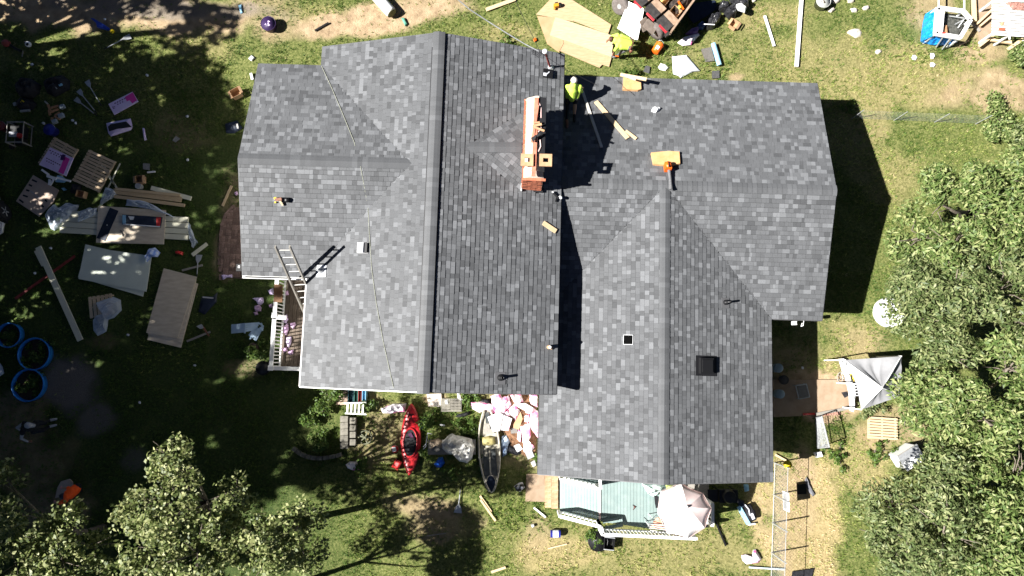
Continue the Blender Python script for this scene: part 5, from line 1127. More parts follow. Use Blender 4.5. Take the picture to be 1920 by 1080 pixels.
for i in range(-14, 15):
    for j in range(-16, 20):
        for k in range(2):      # basket weave
            vert = (i + j) % 2
            x = i * .215 + (0 if not vert else (-.052 + .105 * k)); y = j * .215 + (0 if vert else (-.052 + .105 * k))
            if inpoly(x, y, ed2) and x < .36 and nb_ < 240:
                nb_ += 1
                if pb is None: o = pb = q.build('brick', PB, pat)
                else: o = link('brick', pb.data, pat)
                o.location = (x, y, .012 + random.uniform(-.006, .008)); o.rotation_euler = (0, 0, (math.pi / 2 if vert else 0) + random.uniform(-.04, .04))
for k in range(14):
    f_ = k / 13; i = min(int(f_ * 5), 4); g_ = f_ * 5 - i; a, b = edge[i], edge[i + 1]
    o = link('border_brick', pb.data, pat); v_ = HINV @ (P(a[0] + (b[0] - a[0]) * g_, a[1] + (b[1] - a[1]) * g_) - pat.location); d = HINV @ (P(*b) - P(*a)); o.location = (v_.x, v_.y, .02); o.rotation_euler = (0, 0, math.atan2(d.y, d.x))
# ---- the porch between the wings
por = thing('side_porch', 'weathered plank porch with white railing tucked between the roof wings', 'porch', (0, 0, 0), PHI)
def H(X, Y, z): return HINV @ P(X, Y, z)
a0 = H(524, 519, .55); a1 = H(508, 693, .55); x1_ = MXW + .42
n_ = 12; xs0 = -8.30 + .10
DECKW = mat('weathered_deck', (.085, .065, .05), (.14, .11, .085), 8, .85, stretch=(12, 1, 12), rand=.2)
yS, yN = H(508, 690, 1.4).y, WYS + .4; xW = H(509, 690, 1.4).x
n_ = int((x1_ - xW) / .145); q = MB(); q.box((0, 0, 0), (.135, yN - yS, .03)); dp = None
for k in range(n_):
    if dp is None: o = dp = q.build('plank', DECKW, por)
    else: o = link('plank', dp.data, por)
    o.location = (xW + .1 + k * .145, (yN + yS) / 2, .55)
q = MB()
for y in (yS + .05, (yS + yN) / 2, yN - .1): q.box(((xW + x1_) / 2, y, .46), (x1_ - xW, .05, .14))
for x in (xW + .1, x1_ - .2):
    for y in (yS + .06, yN - .3): q.box((x, y, .18), (.1, .1, .5))
q.build('joist', GREYW, por)
q = MB(); q.box((xW, (yS + yN) / 2, 1.45), (.13, yN - yS, .05)); q.build('top_rail', WHITE, por); q = MB(); q.box((xW + .03, (yS + yN) / 2, .68), (.05, yN - yS - .1, .06)); q.build('bottom_rail', WHITE, por)
q = MB(); q.box(((xW + x1_) / 2, yS, 1.45), (x1_ - xW, .13, .05)); q.build('top_rail', WHITE, por); q = MB(); q.box(((xW + x1_) / 2, yS + .02, .68), (x1_ - xW - .1, .05, .06)); q.build('bottom_rail', WHITE, por)
for y in (yS, yS + (yN - yS) * .55, yN - .1): q = MB(); q.box((xW, y, .80), (.12, .12, 1.32)); q.box((xW, y, 1.49), (.17, .17, .04)); q.build('post', WHITE, por)
q = MB(); q.box((0, 0, 0), (.035, .035, .76)); bp_ = None
for k in range(26):
    f_ = (k + .5) / 26
    if bp_ is None: o = bp_ = q.build('baluster', WHITE, por)
    else: o = link('baluster', bp_.data, por)
    o.location = (xW + .02, yS + (yN - yS) * f_, 1.07)
for k in range(8): o = link('baluster', bp_.data, por); o.location = (xW + (x1_ - xW) * (k + .5) / 8, yS + .02, 1.07)
ym = H(511, 595, 1.45).y; q = MB(); q.box((xW + .17, ym, 1.45), (.46, .12, .05)); q.build('shelf_rail', WHITE, por)
slab('brown_board', 'brown board laid on top of the porch railing', 'board', [(514, 533), (530, 534), (529, 567), (513, 566)], mat('brown_board', (.13, .065, .03), (.17, .09, .045), 6, .7), 1.49, .03)
PK = 'pink insulation scraps'
for k, (pts_, z, lb) in enumerate((([(473, 559), (482, 558), (494, 558), (495, 567), (490, 572), (484, 572), (480, 564)], .02, 'upper pink insulation scrap outside the porch rail'), ([(477, 574), (486, 571), (491, 577), (490, 584), (478, 584)], .02, 'pink insulation scrap just below the upper one outside the porch'), ([(476, 586), (482, 584), (484, 590), (478, 591)], .02, 'smallest pink insulation scrap outside the porch'), ([(502, 545), (512, 540), (514, 553), (506, 552)], .02, 'pink insulation scrap under the brown board'), ([(504, 572), (510, 569), (513, 576), (507, 578)], .02, 'pink insulation scrap against the porch rail'),
        ([(533, 546), (541, 545), (542, 553), (534, 554)], .58, 'pink insulation scrap at the top of the porch'), ([(531, 592), (538, 590), (541, 600), (536, 607), (530, 604)], .58, 'pink insulation scrap by the porch post'), ([(530, 612), (540, 606), (541, 620), (537, 629), (531, 624)], .58, 'pink and red insulation scrap on the porch'), ([(544, 606), (553, 604), (556, 608), (550, 617), (545, 612)], .58, 'pink insulation scrap nearest the house on the porch'), ([(537, 632), (546, 631), (546, 644), (541, 653), (538, 644)], .58, 'long pink insulation scrap on the porch'), ([(529, 653), (537, 651), (539, 658), (532, 661)], .58, 'small pink insulation scrap low on the porch'), ([(540, 660), (551, 655), (549, 664), (544, 666)], .58, 'lowest pink insulation scrap on the porch'),
        ([(415, 516), (420, 515), (428, 516), (436, 515), (436, 521), (426, 520), (418, 525)], .03, 'pink insulation scrap on the brick patio'), ([(440, 362), (445, 359), (447, 365), (442, 367)], .03, 'small pink scrap at the west wall'))):
    heap('insulation_scrap', lb, 'insulation', pts_, BAGL if k % 3 == 0 else mat('lilac_insulation', (.50, .32, .52), (.64, .46, .62), 14, .9, bump=.4), .10, z, 100 + k, PK, 5, 6, .9, .01)
# blue garden chair on its side
CH = mat('pale_blue_slats', (.30, .42, .55), (.38, .50, .62), 5, .5)
t = thing('garden_chair', 'pale blue slatted garden chair tipped over outside the porch', 'chair', P(463, 618, 0)); L0 = t.location
for k in range(4):
    q = MB(); q.bar(P(434, 611 + 4 * k, .25) - L0, P(459, 608 + 4.2 * k, .45) - L0, .09, .025); q.bar(P(459, 608 + 4.2 * k, .45) - L0, P(486 - k * 1.5, 606 + 3.6 * k, .38) - L0, .07, .025); q.build('back_slat', CH, t)
for k in range(5): q = MB(); q.bar(P(493 - 4.5 * k, 612 + 1.6 * k, .42) - L0, P(479 - 3.0 * k, 639 - 2.4 * k, .25) - L0, .06, .025); q.build('seat_slat', CH, t)
q = MB()
for a in (((459, 607, .42), (459, 625, .42)), ((484, 605, .36), (494, 612, .40)), ((490, 606, .1), (492, 620, .3)), ((436, 608, .2), (436, 624, .2))): q.bar(P(*a[0]) - L0, P(*a[1]) - L0, .05, .04)
for a in ((484, 606), (493, 616), (470, 634)): q.bar(P(*a, .38) - L0, P(a[0] - 2, a[1] + 2, 0) - L0, .05, .04)
q.build('frame', CH, t)
bucket('plant_pot', 'black round pot at the outer corner of the porch', 497, 690, .24, .24, BLACKP, handle=False)
bucket('plant_pot', 'dark plant pot on the grass outside the porch', 478, 653, .18, .2, mat('brown_pot', (.05, .035, .03), rough=.8), handle=False)
# ================================================================== THE SOUTH YARD
heap('pink_wrapper', 'pink and white insulation wrapper lying left of the red kayak', 'wrapper', [(714, 766), (724, 762), (738, 757), (752, 757), (762, 756), (759, 772), (746, 773), (733, 776), (718, 775)], BAG, .14, .03, 31, None, 6, 6, .9, .01)
heap('pink_bag', 'pink and white printed bag alone on the dappled lawn', 'bag', [(648, 871), (656, 865), (670, 866), (674, 881), (662, 882), (652, 878)], BAG, .16, .02, 32, None, 6, 5, .8)
heap('pink_bag', 'pink and white printed bag on the lawn left of the wire fence', 'bag', [(1390, 1041), (1398, 1039), (1410, 1043), (1412, 1031), (1417, 1030), (1428, 1048), (1422, 1055), (1400, 1058), (1392, 1051)], BAG, .18, .02, 33, None, 6, 5, .8)
# red kayak
def hull(name, label, cat, stern, bow, wid, m, rim, z0=.0, h=.32, open_=None, grp=None):
    pa, pb = P(*stern, .2), P(*bow, .2); d = pb - pa; L = d.length; c_ = (pa + pb) / 2; c_.z = 0; rz = math.atan2(d.y, d.x)
    t_ = thing(name, label, cat, c_, rz, grp)
    n_ = 22; ring = 14; secs_ = []
    for i in range(n_ + 1):
        u_ = i / n_; x = (u_ - .5) * L; w_ = wid / 2 * max(.03, math.sin(math.pi * min(max(u_, .004), .996)) ** .62); sec = []
        for k in range(ring):
            a = 2 * math.pi * k / ring
            z = h * (.5 + .5 * math.sin(a) * (1 if math.sin(a) < 0 else .62)) + .10 * (2 * u_ - 1) ** 4
            sec.append((x, w_ * math.cos(a), z))
        secs_.append(sec)
    return t_, secs_, L, rz
t, secs_, L, rz = hull('kayak', 'red sit-in kayak lying on the weeds, black seat in its cockpit', 'kayak', (772, 757), (768, 890), .72, RED, None)
KRED = mat('kayak_red', (.42, .008, .015), (.55, .03, .035), 2.2, .35, .45)
loft(secs_).build('hull', KRED, t, True); clear([(768, 757), (757, 800), (755, 840), (768, 890), (782, 845), (790, 795)])
q = MB(); M_ = Matrix(((.50, 0, 0), (0, .24, 0), (0, 0, 1))); q.lathe([(1.0, .25), (1.06, .29), (1.0, .31), (.93, .29), (.90, .25)], 24, (.12, 0, 0), M_); q.build('cockpit_rim', KRED, t, True)
q = MB(); q.lathe([(0, .275), (.91, .276)], 24, (.12, 0, 0), M_); q.build('cockpit', BLACKP, t)
q = MB(); q.box((.32, 0, .31), (.26, .30, .06)); q.box((-.02, 0, .32), (.09, .30, .12), ry=.3); q.build('seat', BLACKC, t)
q = MB(); q.box((-.12, .02, .30), (.2, .12, .04), .5); q.build('cushion', mat('plum_cushion', (.06, .015, .05), rough=.8), t)
for x in (-.86, .98): q = MB(); q.tube([(x, -.10, .27), (x, 0, .31), (x, .10, .27)], .014, 6); q.build('carry_handle', BLACKP, t)
q = MB(); q.tube([(-1.0, -.12, .265), (-.55, .12, .30)], .010, 5); q.tube([(-1.0, .12, .265), (-.55, -.12, .30)], .010, 5); q.build('deck_cord', BLACKC, t)
# olive boat
OLIVE = mat('mottled_olive_hull', (.30, .28, .22), (.46, .43, .35), 6, .5); ODK = mat('dark_hull_inside', (.035, .042, .045), (.09, .095, .09), 4, .5)
t, secs_, L, rz = hull('canoe', 'mottled olive sit-on fishing boat beside the pile of pink insulation', 'boat', (913, 762), (922, 923), .78, OLIVE, None); clear([(905, 765), (898, 800), (905, 860), (922, 923), (935, 870), (938, 800)])
loft([[(x, y, z * .82 if z > .22 else z) for x, y, z in s_] for s_ in secs_]).build('hull', OLIVE, t, True)
for y in (-1, 1):
    q = MB(); q.tube([(x, y * .365 * max(.03, math.sin(math.pi * (x / L + .5)) ** .62), .28 + .10 * (2 * x / L) ** 4) for x in np.linspace(-L * .46, L * .48, 18)], .035, 6); q.build('gunwale', OLIVE, t, True)
def inlay(x0, x1, w_, z, m, nm, hh=.02): q_ = MB(); q_.prism([(x0, -w_ / 2 * .85), (x1, -w_ / 2), (x1, w_ / 2), (x0, w_ / 2 * .85)], z, hh); return q_.build(nm, m, t)
inlay(.0, .92, .50, .245, ODK, 'foot_well'); inlay(-1.28, -.9, .16, .26, ODK, 'side_well')
q = MB(); M_ = Matrix(((.27, 0, 0), (0, .155, 0), (0, 0, 1))); q.lathe([(1.1, .25), (1.12, .285), (1.0, .285)], 20, (1.17, 0, 0), M_); q.build('hatch_rim', OLIVE, t); q = MB(); q.lathe([(0, .29), (1.0, .285)], 20, (1.17, 0, 0), M_); q.build('bow_hatch', mat('navy_hatch', (.012, .018, .035), rough=.35), t)
q = MB(); q.box((.45, 0, .27), (.86, .05, .04)); q.box((.1, -.12, .27), (.28, .1, .04)); q.build('centre_rail', OLIVE, t)
q = MB(); q.heap([(-.42, -.22), (-.15, -.24), (-.12, .0), (-.15, .24), (-.40, .22), (-.46, 0)], .26, .16, 5, 3, 3, .5); q.build('seat', mat('khaki_seat', (.26, .22, .08), (.34, .30, .14), 6, .8), t, True)
q = MB(); q.box((-.62, .02, .29), (.16, .36, .05)); q.box((-.78, -.03, .28), (.2, .2, .05)); q.build('stern_tray', GREYW, t); q = MB(); q.lathe([(.09, .26), (.09, .30), (0, .30)], 14, (-.72, .05, 0)); q.build('cap', BLACKP, t)
# heap of pink insulation between boat and house
IG = 'torn pink insulation by the house wall'
rs = random.Random(21)
RED_SOIL = mat('brown_fibre', (.13, .065, .035), (.22, .12, .065), 14, .95, bump=.4)
heap('fibre_heap', 'heap of brown torn fibre under the pink insulation', 'debris', [(920, 745), (960, 738), (1005, 742), (1008, 800), (1006, 850), (985, 858), (958, 840), (940, 800)], RED_SOIL, .22, .0, 41, None, 8, 5, .9, .03)
PI2 = mat('bright_pink_wrap', (.76, .66, .70), (.74, .22, .42), 4.5, .6, lo=.50, hi=.62, bump=.4, bscale=14)
IL = ['pink batt scrap hanging over the stern of the olive boat', 'pink batt scrap above the white sheet, under the eave', 'long pink batt scrap under the middle of the eave', 'pink batt scrap at the top of the heap beside a grey sheet', 'pink batt scrap right of the white sheet', 'pink batt scrap in the corner of the two roofs', 'long pink batt scrap along the right side of the heap', 'large twisted pink batt low in the heap', 'small pink batt scrap left of the twisted one', 'pink batt scrap between white sheet and brown fibre', 'pink batt scrap at the right edge under the roof', 'pink batt scrap on the brown fibre']
for k, pts_ in enumerate(([(886, 756), (900, 754), (918, 758), (930, 768), (926, 774), (912, 768), (900, 772), (890, 766)], [(922, 745), (935, 740), (945, 752), (938, 766), (925, 760)], [(938, 750), (952, 745), (956, 760), (942, 778), (930, 775)], [(958, 742), (975, 740), (980, 752), (968, 758)], [(955, 768), (966, 760), (974, 772), (966, 788), (958, 780)], [(994, 740), (1006, 742), (1007, 762), (996, 756)], [(1000, 770), (1008, 775), (1008, 816), (996, 800), (992, 785)], [(976, 800), (994, 798), (994, 818), (990, 828), (1000, 836), (996, 842), (984, 843), (980, 822)], [(972, 806), (978, 808), (976, 828), (970, 822)], [(940, 774), (952, 770), (956, 780), (946, 786)], [(985, 760), (994, 764), (992, 776), (986, 772)], [(984, 780), (992, 778), (990, 792), (984, 790)])):
    heap('insulation_batt', IL[k], 'insulation', [(cen(pts_)[0] + (x - cen(pts_)[0]) * 1.22, cen(pts_)[1] + (y - cen(pts_)[1]) * 1.22) for x, y in pts_], PI2, .16, .16 + .03 * rs.random(), 200 + k, IG, 6, 6, .9, .02)
slab('white_sheet', 'bright white board lying across the side of the olive boat', 'board', [(914, 782), (934, 774), (943, 777), (937, 808), (924, 810)], WPL, .42, .02)
slab('white_sheet', 'white printed board right of the bright one', 'board', [(943, 778), (960, 785), (953, 808), (937, 806)], mat('white_pink_board', (.74, .70, .72), (.76, .42, .58), 3, .5, lo=.55, hi=.62), .38, .02)
slab('grey_sheet', 'grey crumpled sheet at the top of the pink insulation heap', 'sheet', [(962, 758), (985, 756), (1000, 765), (996, 776), (980, 768)], PAPER, .34, .02)
slab('brown_card', 'brown cardboard piece in the pink insulation heap', 'cardboard', [(963, 795), (976, 772), (980, 785), (973, 806), (962, 802)], CARD, .26, .02)
slab('grey_tile', 'small grey square on the brown fibre', 'scrap', [(957, 803), (970, 803), (970, 812), (958, 813)], mat('grey_scrap', (.17, .16, .15), rough=.8), .24, .02)
heap('blue_bag', 'blue and white plastic bag at the bow side of the insulation heap', 'bag', [(941, 818), (950, 815), (958, 826), (953, 836), (950, 852), (942, 857), (940, 838)], mat('blue_white_bag2', (.06, .10, .22), (.50, .62, .74), 5, .35), .2, .03, 51, None, 6, 5)
heap('black_sheet', 'black sheet below the pink insulation heap', 'sheet', [(952, 832), (968, 834), (980, 848), (970, 854), (950, 848)], BLACKC, .12, .05, 52, None, 5, 5)
slab('white_tile', 'pale square board on the black sheet', 'board', [(963, 836), (973, 832), (980, 842), (970, 848)], WPL, .2, .02)
slab('grey_board', 'grey square board at the lower right of the insulation heap', 'board', [(984, 848), (997, 844), (1002, 856), (990, 862)], GREYM, .15, .02)
heap('black_bag', 'small black heap on the stern of the olive boat', 'bag', [(902, 748), (918, 748), (920, 757), (904, 757)], BLACKC, .18, .05, 53, None, 5, 6)
heap('black_white_bag', 'black and white bag on the grass by the concrete pad', 'bag', [(964, 912), (972, 905), (980, 904), (984, 914), (976, 922), (968, 921)], mat('black_white_cloth', (.02, .02, .022), (.72, .72, .74), 6, .5, lo=.45, hi=.55), .22, .02, 54, None, 6, 5)
heap('white_rag', 'white rags at the corner of the concrete pad', 'rag', [(994, 866), (1004, 862), (1007, 872), (1000, 876)], WPL, .14, .02, 55)
# table under a tarp
t = thing('garden_table', 'low wooden table half covered by a crumpled pale tarp', 'table', P(846, 842, 0)); L0 = t.location
for k in range(5): q = MB(); y0 = 825 + k * 5.6; q.prism(rel([(802, y0), (892, y0 - 1), (892, y0 + 4.8), (802, y0 + 5.0)], L0, .45), .42, .03); q.build('slat', GREYW, t)
for X, Y in ((806, 828), (888, 828), (806, 850), (888, 850)): q = MB(); q.bar(P(X, Y, .43) - L0, Vector(P(X, Y, .43) - L0) * 1 - Vector((0, 0, .43)), .06, .06); q.build('leg', GREYW, t)
TARP = mat('pale_dirty_tarp', (.34, .33, .30), (.60, .59, .56), 4, .7, bump=.3, bscale=8)
heap('tarp', 'crumpled pale tarp spread over the table beside the olive boat', 'tarp', [(826, 830), (838, 818), (848, 812), (862, 818), (884, 822), (890, 838), (886, 858), (876, 868), (862, 866), (850, 852), (838, 850), (830, 842)], TARP, .34, .46, 61, None, 9, 4, 1.0, .02)
heap('tan_cloth', 'tan rumpled cloth at the left end of the table', 'cloth', [(806, 826), (822, 822), (834, 830), (832, 840), (816, 836), (808, 842)], mat('tan_cloth', (.26, .20, .14), (.36, .28, .2), 9, .9), .16, .46, 62)
t = thing('bent_wire_rack', 'bent white wire frame at the left end of the table', 'frame', P(800, 830, .0)); q = MB()
for a, b in (((802, 812), (798, 838)), ((802, 812), (810, 814)), ((798, 838), (794, 842)), ((793, 838), (799, 832))): q.tube([P(*a, .55) - t.location, P(*b, .5) - t.location], .015, 5)
q.tube([P(799, 836, .5) - t.location, P(799, 836, 0) - t.location], .015, 5); q.build('wire', WPL, t)
heap('blue_bag', 'bright blue plastic bag below the table', 'bag', [(814, 870), (822, 858), (830, 857), (834, 868), (828, 877), (818, 876)], mat('bright_blue_bag', (.01, .08, .55), (.02, .16, .70), 8, .4), .25, .03, 63, None, 6, 5)
heap('black_bag', 'black heap on the grass below the wire crate', 'bag', [(853, 781), (860, 776), (870, 774), (881, 771), (882, 777), (870, 781), (860, 783)], BLACKC, .16, .03, 64)
for X, Y, k in ((793, 795, 0), (830, 797, 1)): slab('metal_sheet', ('pale flat strip beside the red kayak', 'small white strip on the weeds')[k], 'strip', [[(790, 786), (797, 783), (793, 803), (788, 805)], [(825, 795), (834, 796), (834, 799), (825, 798)]][k], (LBLUE, WPL)[k], .06, .02)
t = thing('wire_crate', 'grey wire crate standing on the weeds under the eave', 'crate', P(846, 760, 0)); L0 = t.location; q = MB(); clear([(828, 747), (866, 747), (866, 771), (828, 771)])
for k in range(15): X = 829 + k * 2.55; q.tube([P(X, 748, .35) - L0, P(X, 771, .35) - L0], .008, 4)
for k in range(5): Y = 748 + k * 5.7; q.tube([P(829, Y, .35) - L0, P(865, Y, .35) - L0], .010, 4)
for X in (829, 865):
    for Y in (748, 771): q.tube([P(X, Y, .35) - L0, P(X, Y, .35) - L0 - Vector((0, 0, .35))], .014, 5)
q.build('wire', GREYW, t); q = MB(); q.box((0, 0, .04), (.72, .44, .06)); q.build('tray', mat('dull_tray', (.14, .13, .10), (.2, .19, .15), 8, .8), t)
heap('white_bucket_lid', 'small white bundle on the wire crate', 'bundle', [(834, 750), (840, 749), (841, 758), (835, 758)], WPL, .08, .36, 66)
heap('downspout_elbow', 'white downspout end sticking out from under the eave', 'downspout', [(857, 736), (862, 736), (862, 746), (868, 748), (872, 752), (866, 752), (858, 748)], WPL, .10, .15, 67)
slab('stepping_slab', 'pale cracked stone slab against the wall above the red kayak', 'slab', [(800, 739), (827, 738), (829, 763), (803, 762)], mat('pale_slab', (.50, .42, .36), (.66, .60, .54), 5, .9), .0, .06)
# red can and pail
t = bucket('pail', 'red pail with a white pad in it, left of the kayak', 742, 841, .12, .22, RED); q = MB(); q.box((-.02, 0, .22), (.14, .16, .03), .2); q.build('pad', WPL, t)
t = thing('fuel_can', 'red plastic fuel can lying on the grass left of the kayak', 'fuel can', P(745, 870, 0), .62 + math.pi / 2 - 1.1); clear([(735, 868), (743, 858), (755, 870), (747, 880)])
q = MB(); q.box((0, 0, .09), (.30, .24, .18)); q.box((.0, 0, .19), (.24, .18, .03)); q.build('body', RED, t); q = MB(); q.tube([(.15, .05, .1), (.22, .07, .12)], .03, 8); q.build('spout', BLACKP, t); q = MB(); q.box((.02, .0, .207), (.13, .12, .004)); q.build('faded_label', mat('faded_label', (.45, .12, .12), rough=.6), t)
# steps, blocks, wheel and edging by the south wall
t = thing('plant_stand', 'small white slatted bench standing below the eave', 'bench', P(664, 766, 0)); L0 = t.location
for k in range(5): q = MB(); X = 652 + k * 7.2; q.bar(P(X, 756, .42) - L0, P(X - 1, 775, .42) - L0, .06, .025); q.build('slat', WHITE, t)
for Y in (756, 775): q = MB(); q.bar(P(647, Y, .40) - L0, P(687, Y - 1 + (Y > 760) * 3, .40) - L0, .045, .03); q.build('rail', WHITE, t)
for X in (651, 681):
    for Y in (757, 774): q = MB(); q.bar(P(X, Y, .40) - L0, P(X, Y, .40) - L0 - Vector((0, 0, .4)), .04, .04); q.build('leg', WHITE, t)
for k, (X0, X1, m, lb) in enumerate(((656, 666, mat('teal_box', (.03, .09, .11), rough=.6), 'dark teal crate by the wall'), (667, 674, mat('green_box', (.06, .17, .14), rough=.6), 'green crate by the wall'), (675, 681, DRED, 'red crate by the wall'), (682, 689, LBLUE, 'pale blue crate by the wall'))):
    t = thing('crate', lb + ', under the eave above the white bench', 'crate', P((X0 + X1) / 2, 738, 0), 0, 'crates along the south wall'); q = MB(); wd_ = (X1 - X0 - 1) / 52
    for s_ in (-1, 1): q.box((s_ * wd_ / 2, 0, .14), (.015, .62, .28)); q.box((0, s_ * .3, .14), (wd_, .015, .28))
    q.build('shell', m, t); q = MB(); q.box((0, 0, .03), (wd_, .6, .03)); q.build('base', m, t); q = MB(); q.heap([(-wd_ / 2.2, -.25), (wd_ / 2.2, -.25), (wd_ / 2.2, .25), (-wd_ / 2.2, .25)], .06, .12, 4, k, 8); q.build('contents', m, t)
t = thing('brick_column', 'crumbling pale brick stack under the eave, left of the crates', 'brick stack', P(643, 742, 0)); q = MB(); q.box((0, 0, 0), (.2, .1, .065)); pb2 = None
for i in range(5):
    for j in range(2):
        for k in range(3):
            if pb2 is None: o = pb2 = q.build('brick', mat('pale_brick', (.30, .20, .15), (.46, .36, .29), 14, .9, rand=.3), t)
            else: o = link('brick', pb2.data, t)
            o.location = (-.1 + j * .21 + random.uniform(-.02, .02), -.25 + i * .125, .035 + k * .07); o.rotation_euler = (0, 0, random.uniform(-.1, .1))
t = thing('block_wall', 'low wall of rough grey stone blocks running down from the white bench', 'wall', P(655, 808, 0))
BLK = mat('mossy_stone_block', (.13, .12, .10), (.22, .205, .17), 8, .95, bump=.5, rand=.2)
for col, (X, ys, w_) in enumerate(((648, (785, 797, 809, 821, 834), .27), (664, (788, 801, 814, 828), .2))):
    for Y in ys: q = MB(); q.box((0, 0, .12), (w_, .21, .24)); o = q.build('block', BLK, t); v_ = P(X, Y) - t.location; o.location = (v_.x, v_.y, 0); o.rotation_euler = (0, 0, random.uniform(-.08, .08))
clear([(638, 780), (674, 780), (674, 842), (638, 842)])
t = thing('bicycle_wheel', 'old wheel lying in the shade right of the stone blocks', 'wheel', P(685, 820, .06)); OW = mat('dull_rim', (.11, .115, .07), (.17, .17, .11), 9, .7)
q = MB(); q.tube([(.23 * math.cos(a), .23 * math.sin(a), 0) for a in np.linspace(0, 2 * math.pi, 26)], .025, 6); q.build('tyre', OW, t); q = MB(); q.lathe([(.035, -.04), (.035, .06), (0, .06)], 10); q.bar((-.45, .12, .02), (0, 0, .03), .05, .04); q.build('hub', OW, t); q = MB()
for k in range(5): a = k * 1.257; q.bar((0, 0, .0), (.22 * math.cos(a), .22 * math.sin(a), 0), .04, .02)
q.build('spoke', OW, t)
t = thing('stone_edging', 'curved row of grey stone edging round the dark bed', 'edging', P(600, 852, 0)); ed = [(549, 840), (556, 845), (564, 851), (573, 855), (583, 858), (594, 859), (606, 859), (618, 857), (630, 855), (641, 851)]
for k in range(len(ed) - 1):
    a, b = P(*ed[k], .08) - t.location, P(*ed[k + 1], .08) - t.location; q = MB(); q.bar(a.lerp(b, .04), a.lerp(b, .94), .13, .16); q.build('edging_stone', BLK, t)
for k, (a, b, lb) in enumerate((((900, 930), (921, 960), 'left hand strip of the pair of split boards in the shade'), ((901, 937), (929, 977), 'right hand strip of the pair of split boards, sunlit at its end'))): board('split_board', lb, 'board', a, b, .07, PINE, .02 + .03 * k, .03, 'split boards below the olive boat')
board('split_board', 'short pale board at the bottom edge of the lawn', 'board', (921, 1073), (948, 1064), .08, PINE, .03, .04)
board('dead_branch', 'thin dead branch on the bare brown patch', 'stick', (800, 1005), (836, 1000), .025, GREYW, .03, .025)
board('trim_strip', 'white strip on the grass left of the mint ramp', 'strip', (1001, 952), (1023, 970), .06, WPL, .03, .03)
heap('white_lump', 'small white lump on the grass below the strip', 'lump', [(995, 983), (1001, 982), (1003, 987), (998, 989)], WPL, .08, .02, 4)
board('yellow_lath', 'yellow lath on the grass below the paint can', 'lath', (1027, 1029), (1063, 1020), .04, PINE, .03, .03)
t = thing('paint_can', 'blue and white tin lying on the grass below the ramp', 'tin', P(1041, 999, 0)); clear([(1030, 992), (1053, 992), (1053, 1008), (1030, 1008)]); M_ = Matrix.Rotation(math.pi / 2, 3, 'Y')
q = MB(); q.lathe([(.13, -.17), (.13, -.10)], 14, (0, 0, .13), M_); q.build('blue_band', DBLUE, t); q = MB(); q.lathe([(.13, .10), (.13, .17)], 14, (0, 0, .13), M_); q.build('blue_band', DBLUE, t); q = MB(); q.lathe([(.128, -.10), (.128, .10)], 14, (0, 0, .13), M_); q.build('white_body', PAPER, t)
# concrete pad and loose bricks
pad = slab('concrete_pad', 'pad', 'pad', [(987, 889), (1021, 888), (1022, 941), (985, 940)], CONC, -.04, .07); pad['kind'] = 'structure'; del pad['category']; pad['label'] = 'tan concrete pad beside the house corner'
t = thing('brick_edging', 'column of orange tan paving bricks beside the concrete pad', 'paving', P(1034, 915, 0)); OB = mat('orange_tan_paver', (.38, .22, .12), (.48, .32, .20), 9, .9, rand=.2); clear([(1022, 888), (1047, 888), (1047, 953), (1022, 953)])
q = MB(); q.box((0, 0, 0), (.23, .19, .08)); o = None
for j in range(6):
    for i in range(2):
        if o is None: o = q.build('brick', OB, t); d0 = o.data
        else: o = link('brick', d0, t)
        v_ = P(1027.5 + i * 12.5, 893 + j * 10.6 + i * 2) - t.location; o.location = (v_.x, v_.y, .0 + random.uniform(-.006, .01)); o.rotation_euler = (0, 0, random.uniform(-.06, .06))
# ---- mint deck, ramp, rails
MINT = mat('mint_deck_paint', (.20, .262, .254), (.24, .30, .288), 3, .8, .1, rand=.06)
dk = thing('mint_deck', 'pale mint painted deck and ramp with white railings at the south wall', 'deck', P(1180, 950, 0)); L0 = dk.location
ZD = .62
def plank_run(x0, x1, yt0, yt1, yb0, yb1, n_, z0, z1, nm):
    for k in range(n_):
        f0, f1 = k / n_, (k + .93) / n_; X0, X1 = x0 + (x1 - x0) * f0, x0 + (x1 - x0) * f1; za, zb = z0 + (z1 - z0) * f0, z0 + (z1 - z0) * f1
        tt0, tt1 = yt0 + (yt1 - yt0) * f0, yt0 + (yt1 - yt0) * f1; bb0, bb1 = yb0 + (yb1 - yb0) * f0, yb0 + (yb1 - yb0) * f1
        cs = [P(X0, tt0, za), P(X1, tt1, zb), P(X1, bb1, zb), P(X0, bb0, za)]
        q = MB(); q.prism([((c_ - L0).x, (c_ - L0).y) for c_ in cs], [c_.z - .03 for c_ in cs], .03); q.build(nm, MINT, dk)
plank_run(1050, 1124, 893, 880, 961, 975, 13, .10, ZD, 'ramp_plank'); plank_run(1127, 1262, 880, 880, 978, 998, 22, ZD, ZD, 'plank')
q = MB(); q.bar(P(1124.5, 896, ZD + .01) - L0, P(1124.5, 976, ZD + .01) - L0, .06, .05); q.build('sill_board', PINKW, dk)
q = MB(); q.prism([((P(*c_, ZD) - L0).x, (P(*c_, ZD) - L0).y) for c_ in ((1128, 885), (1330, 885), (1330, 990), (1255, 995), (1128, 976))], .40, .16); q.build('deck_frame', GREYW, dk)
for X, Y in ((1130, 974), (1200, 985), (1255, 992), (1325, 985), (1325, 900)): q = MB(); v_ = P(X, Y, ZD) - L0; q.box((v_.x, v_.y, .25), (.1, .1, .5)); q.build('deck_post', GREYW, dk)
BP = None
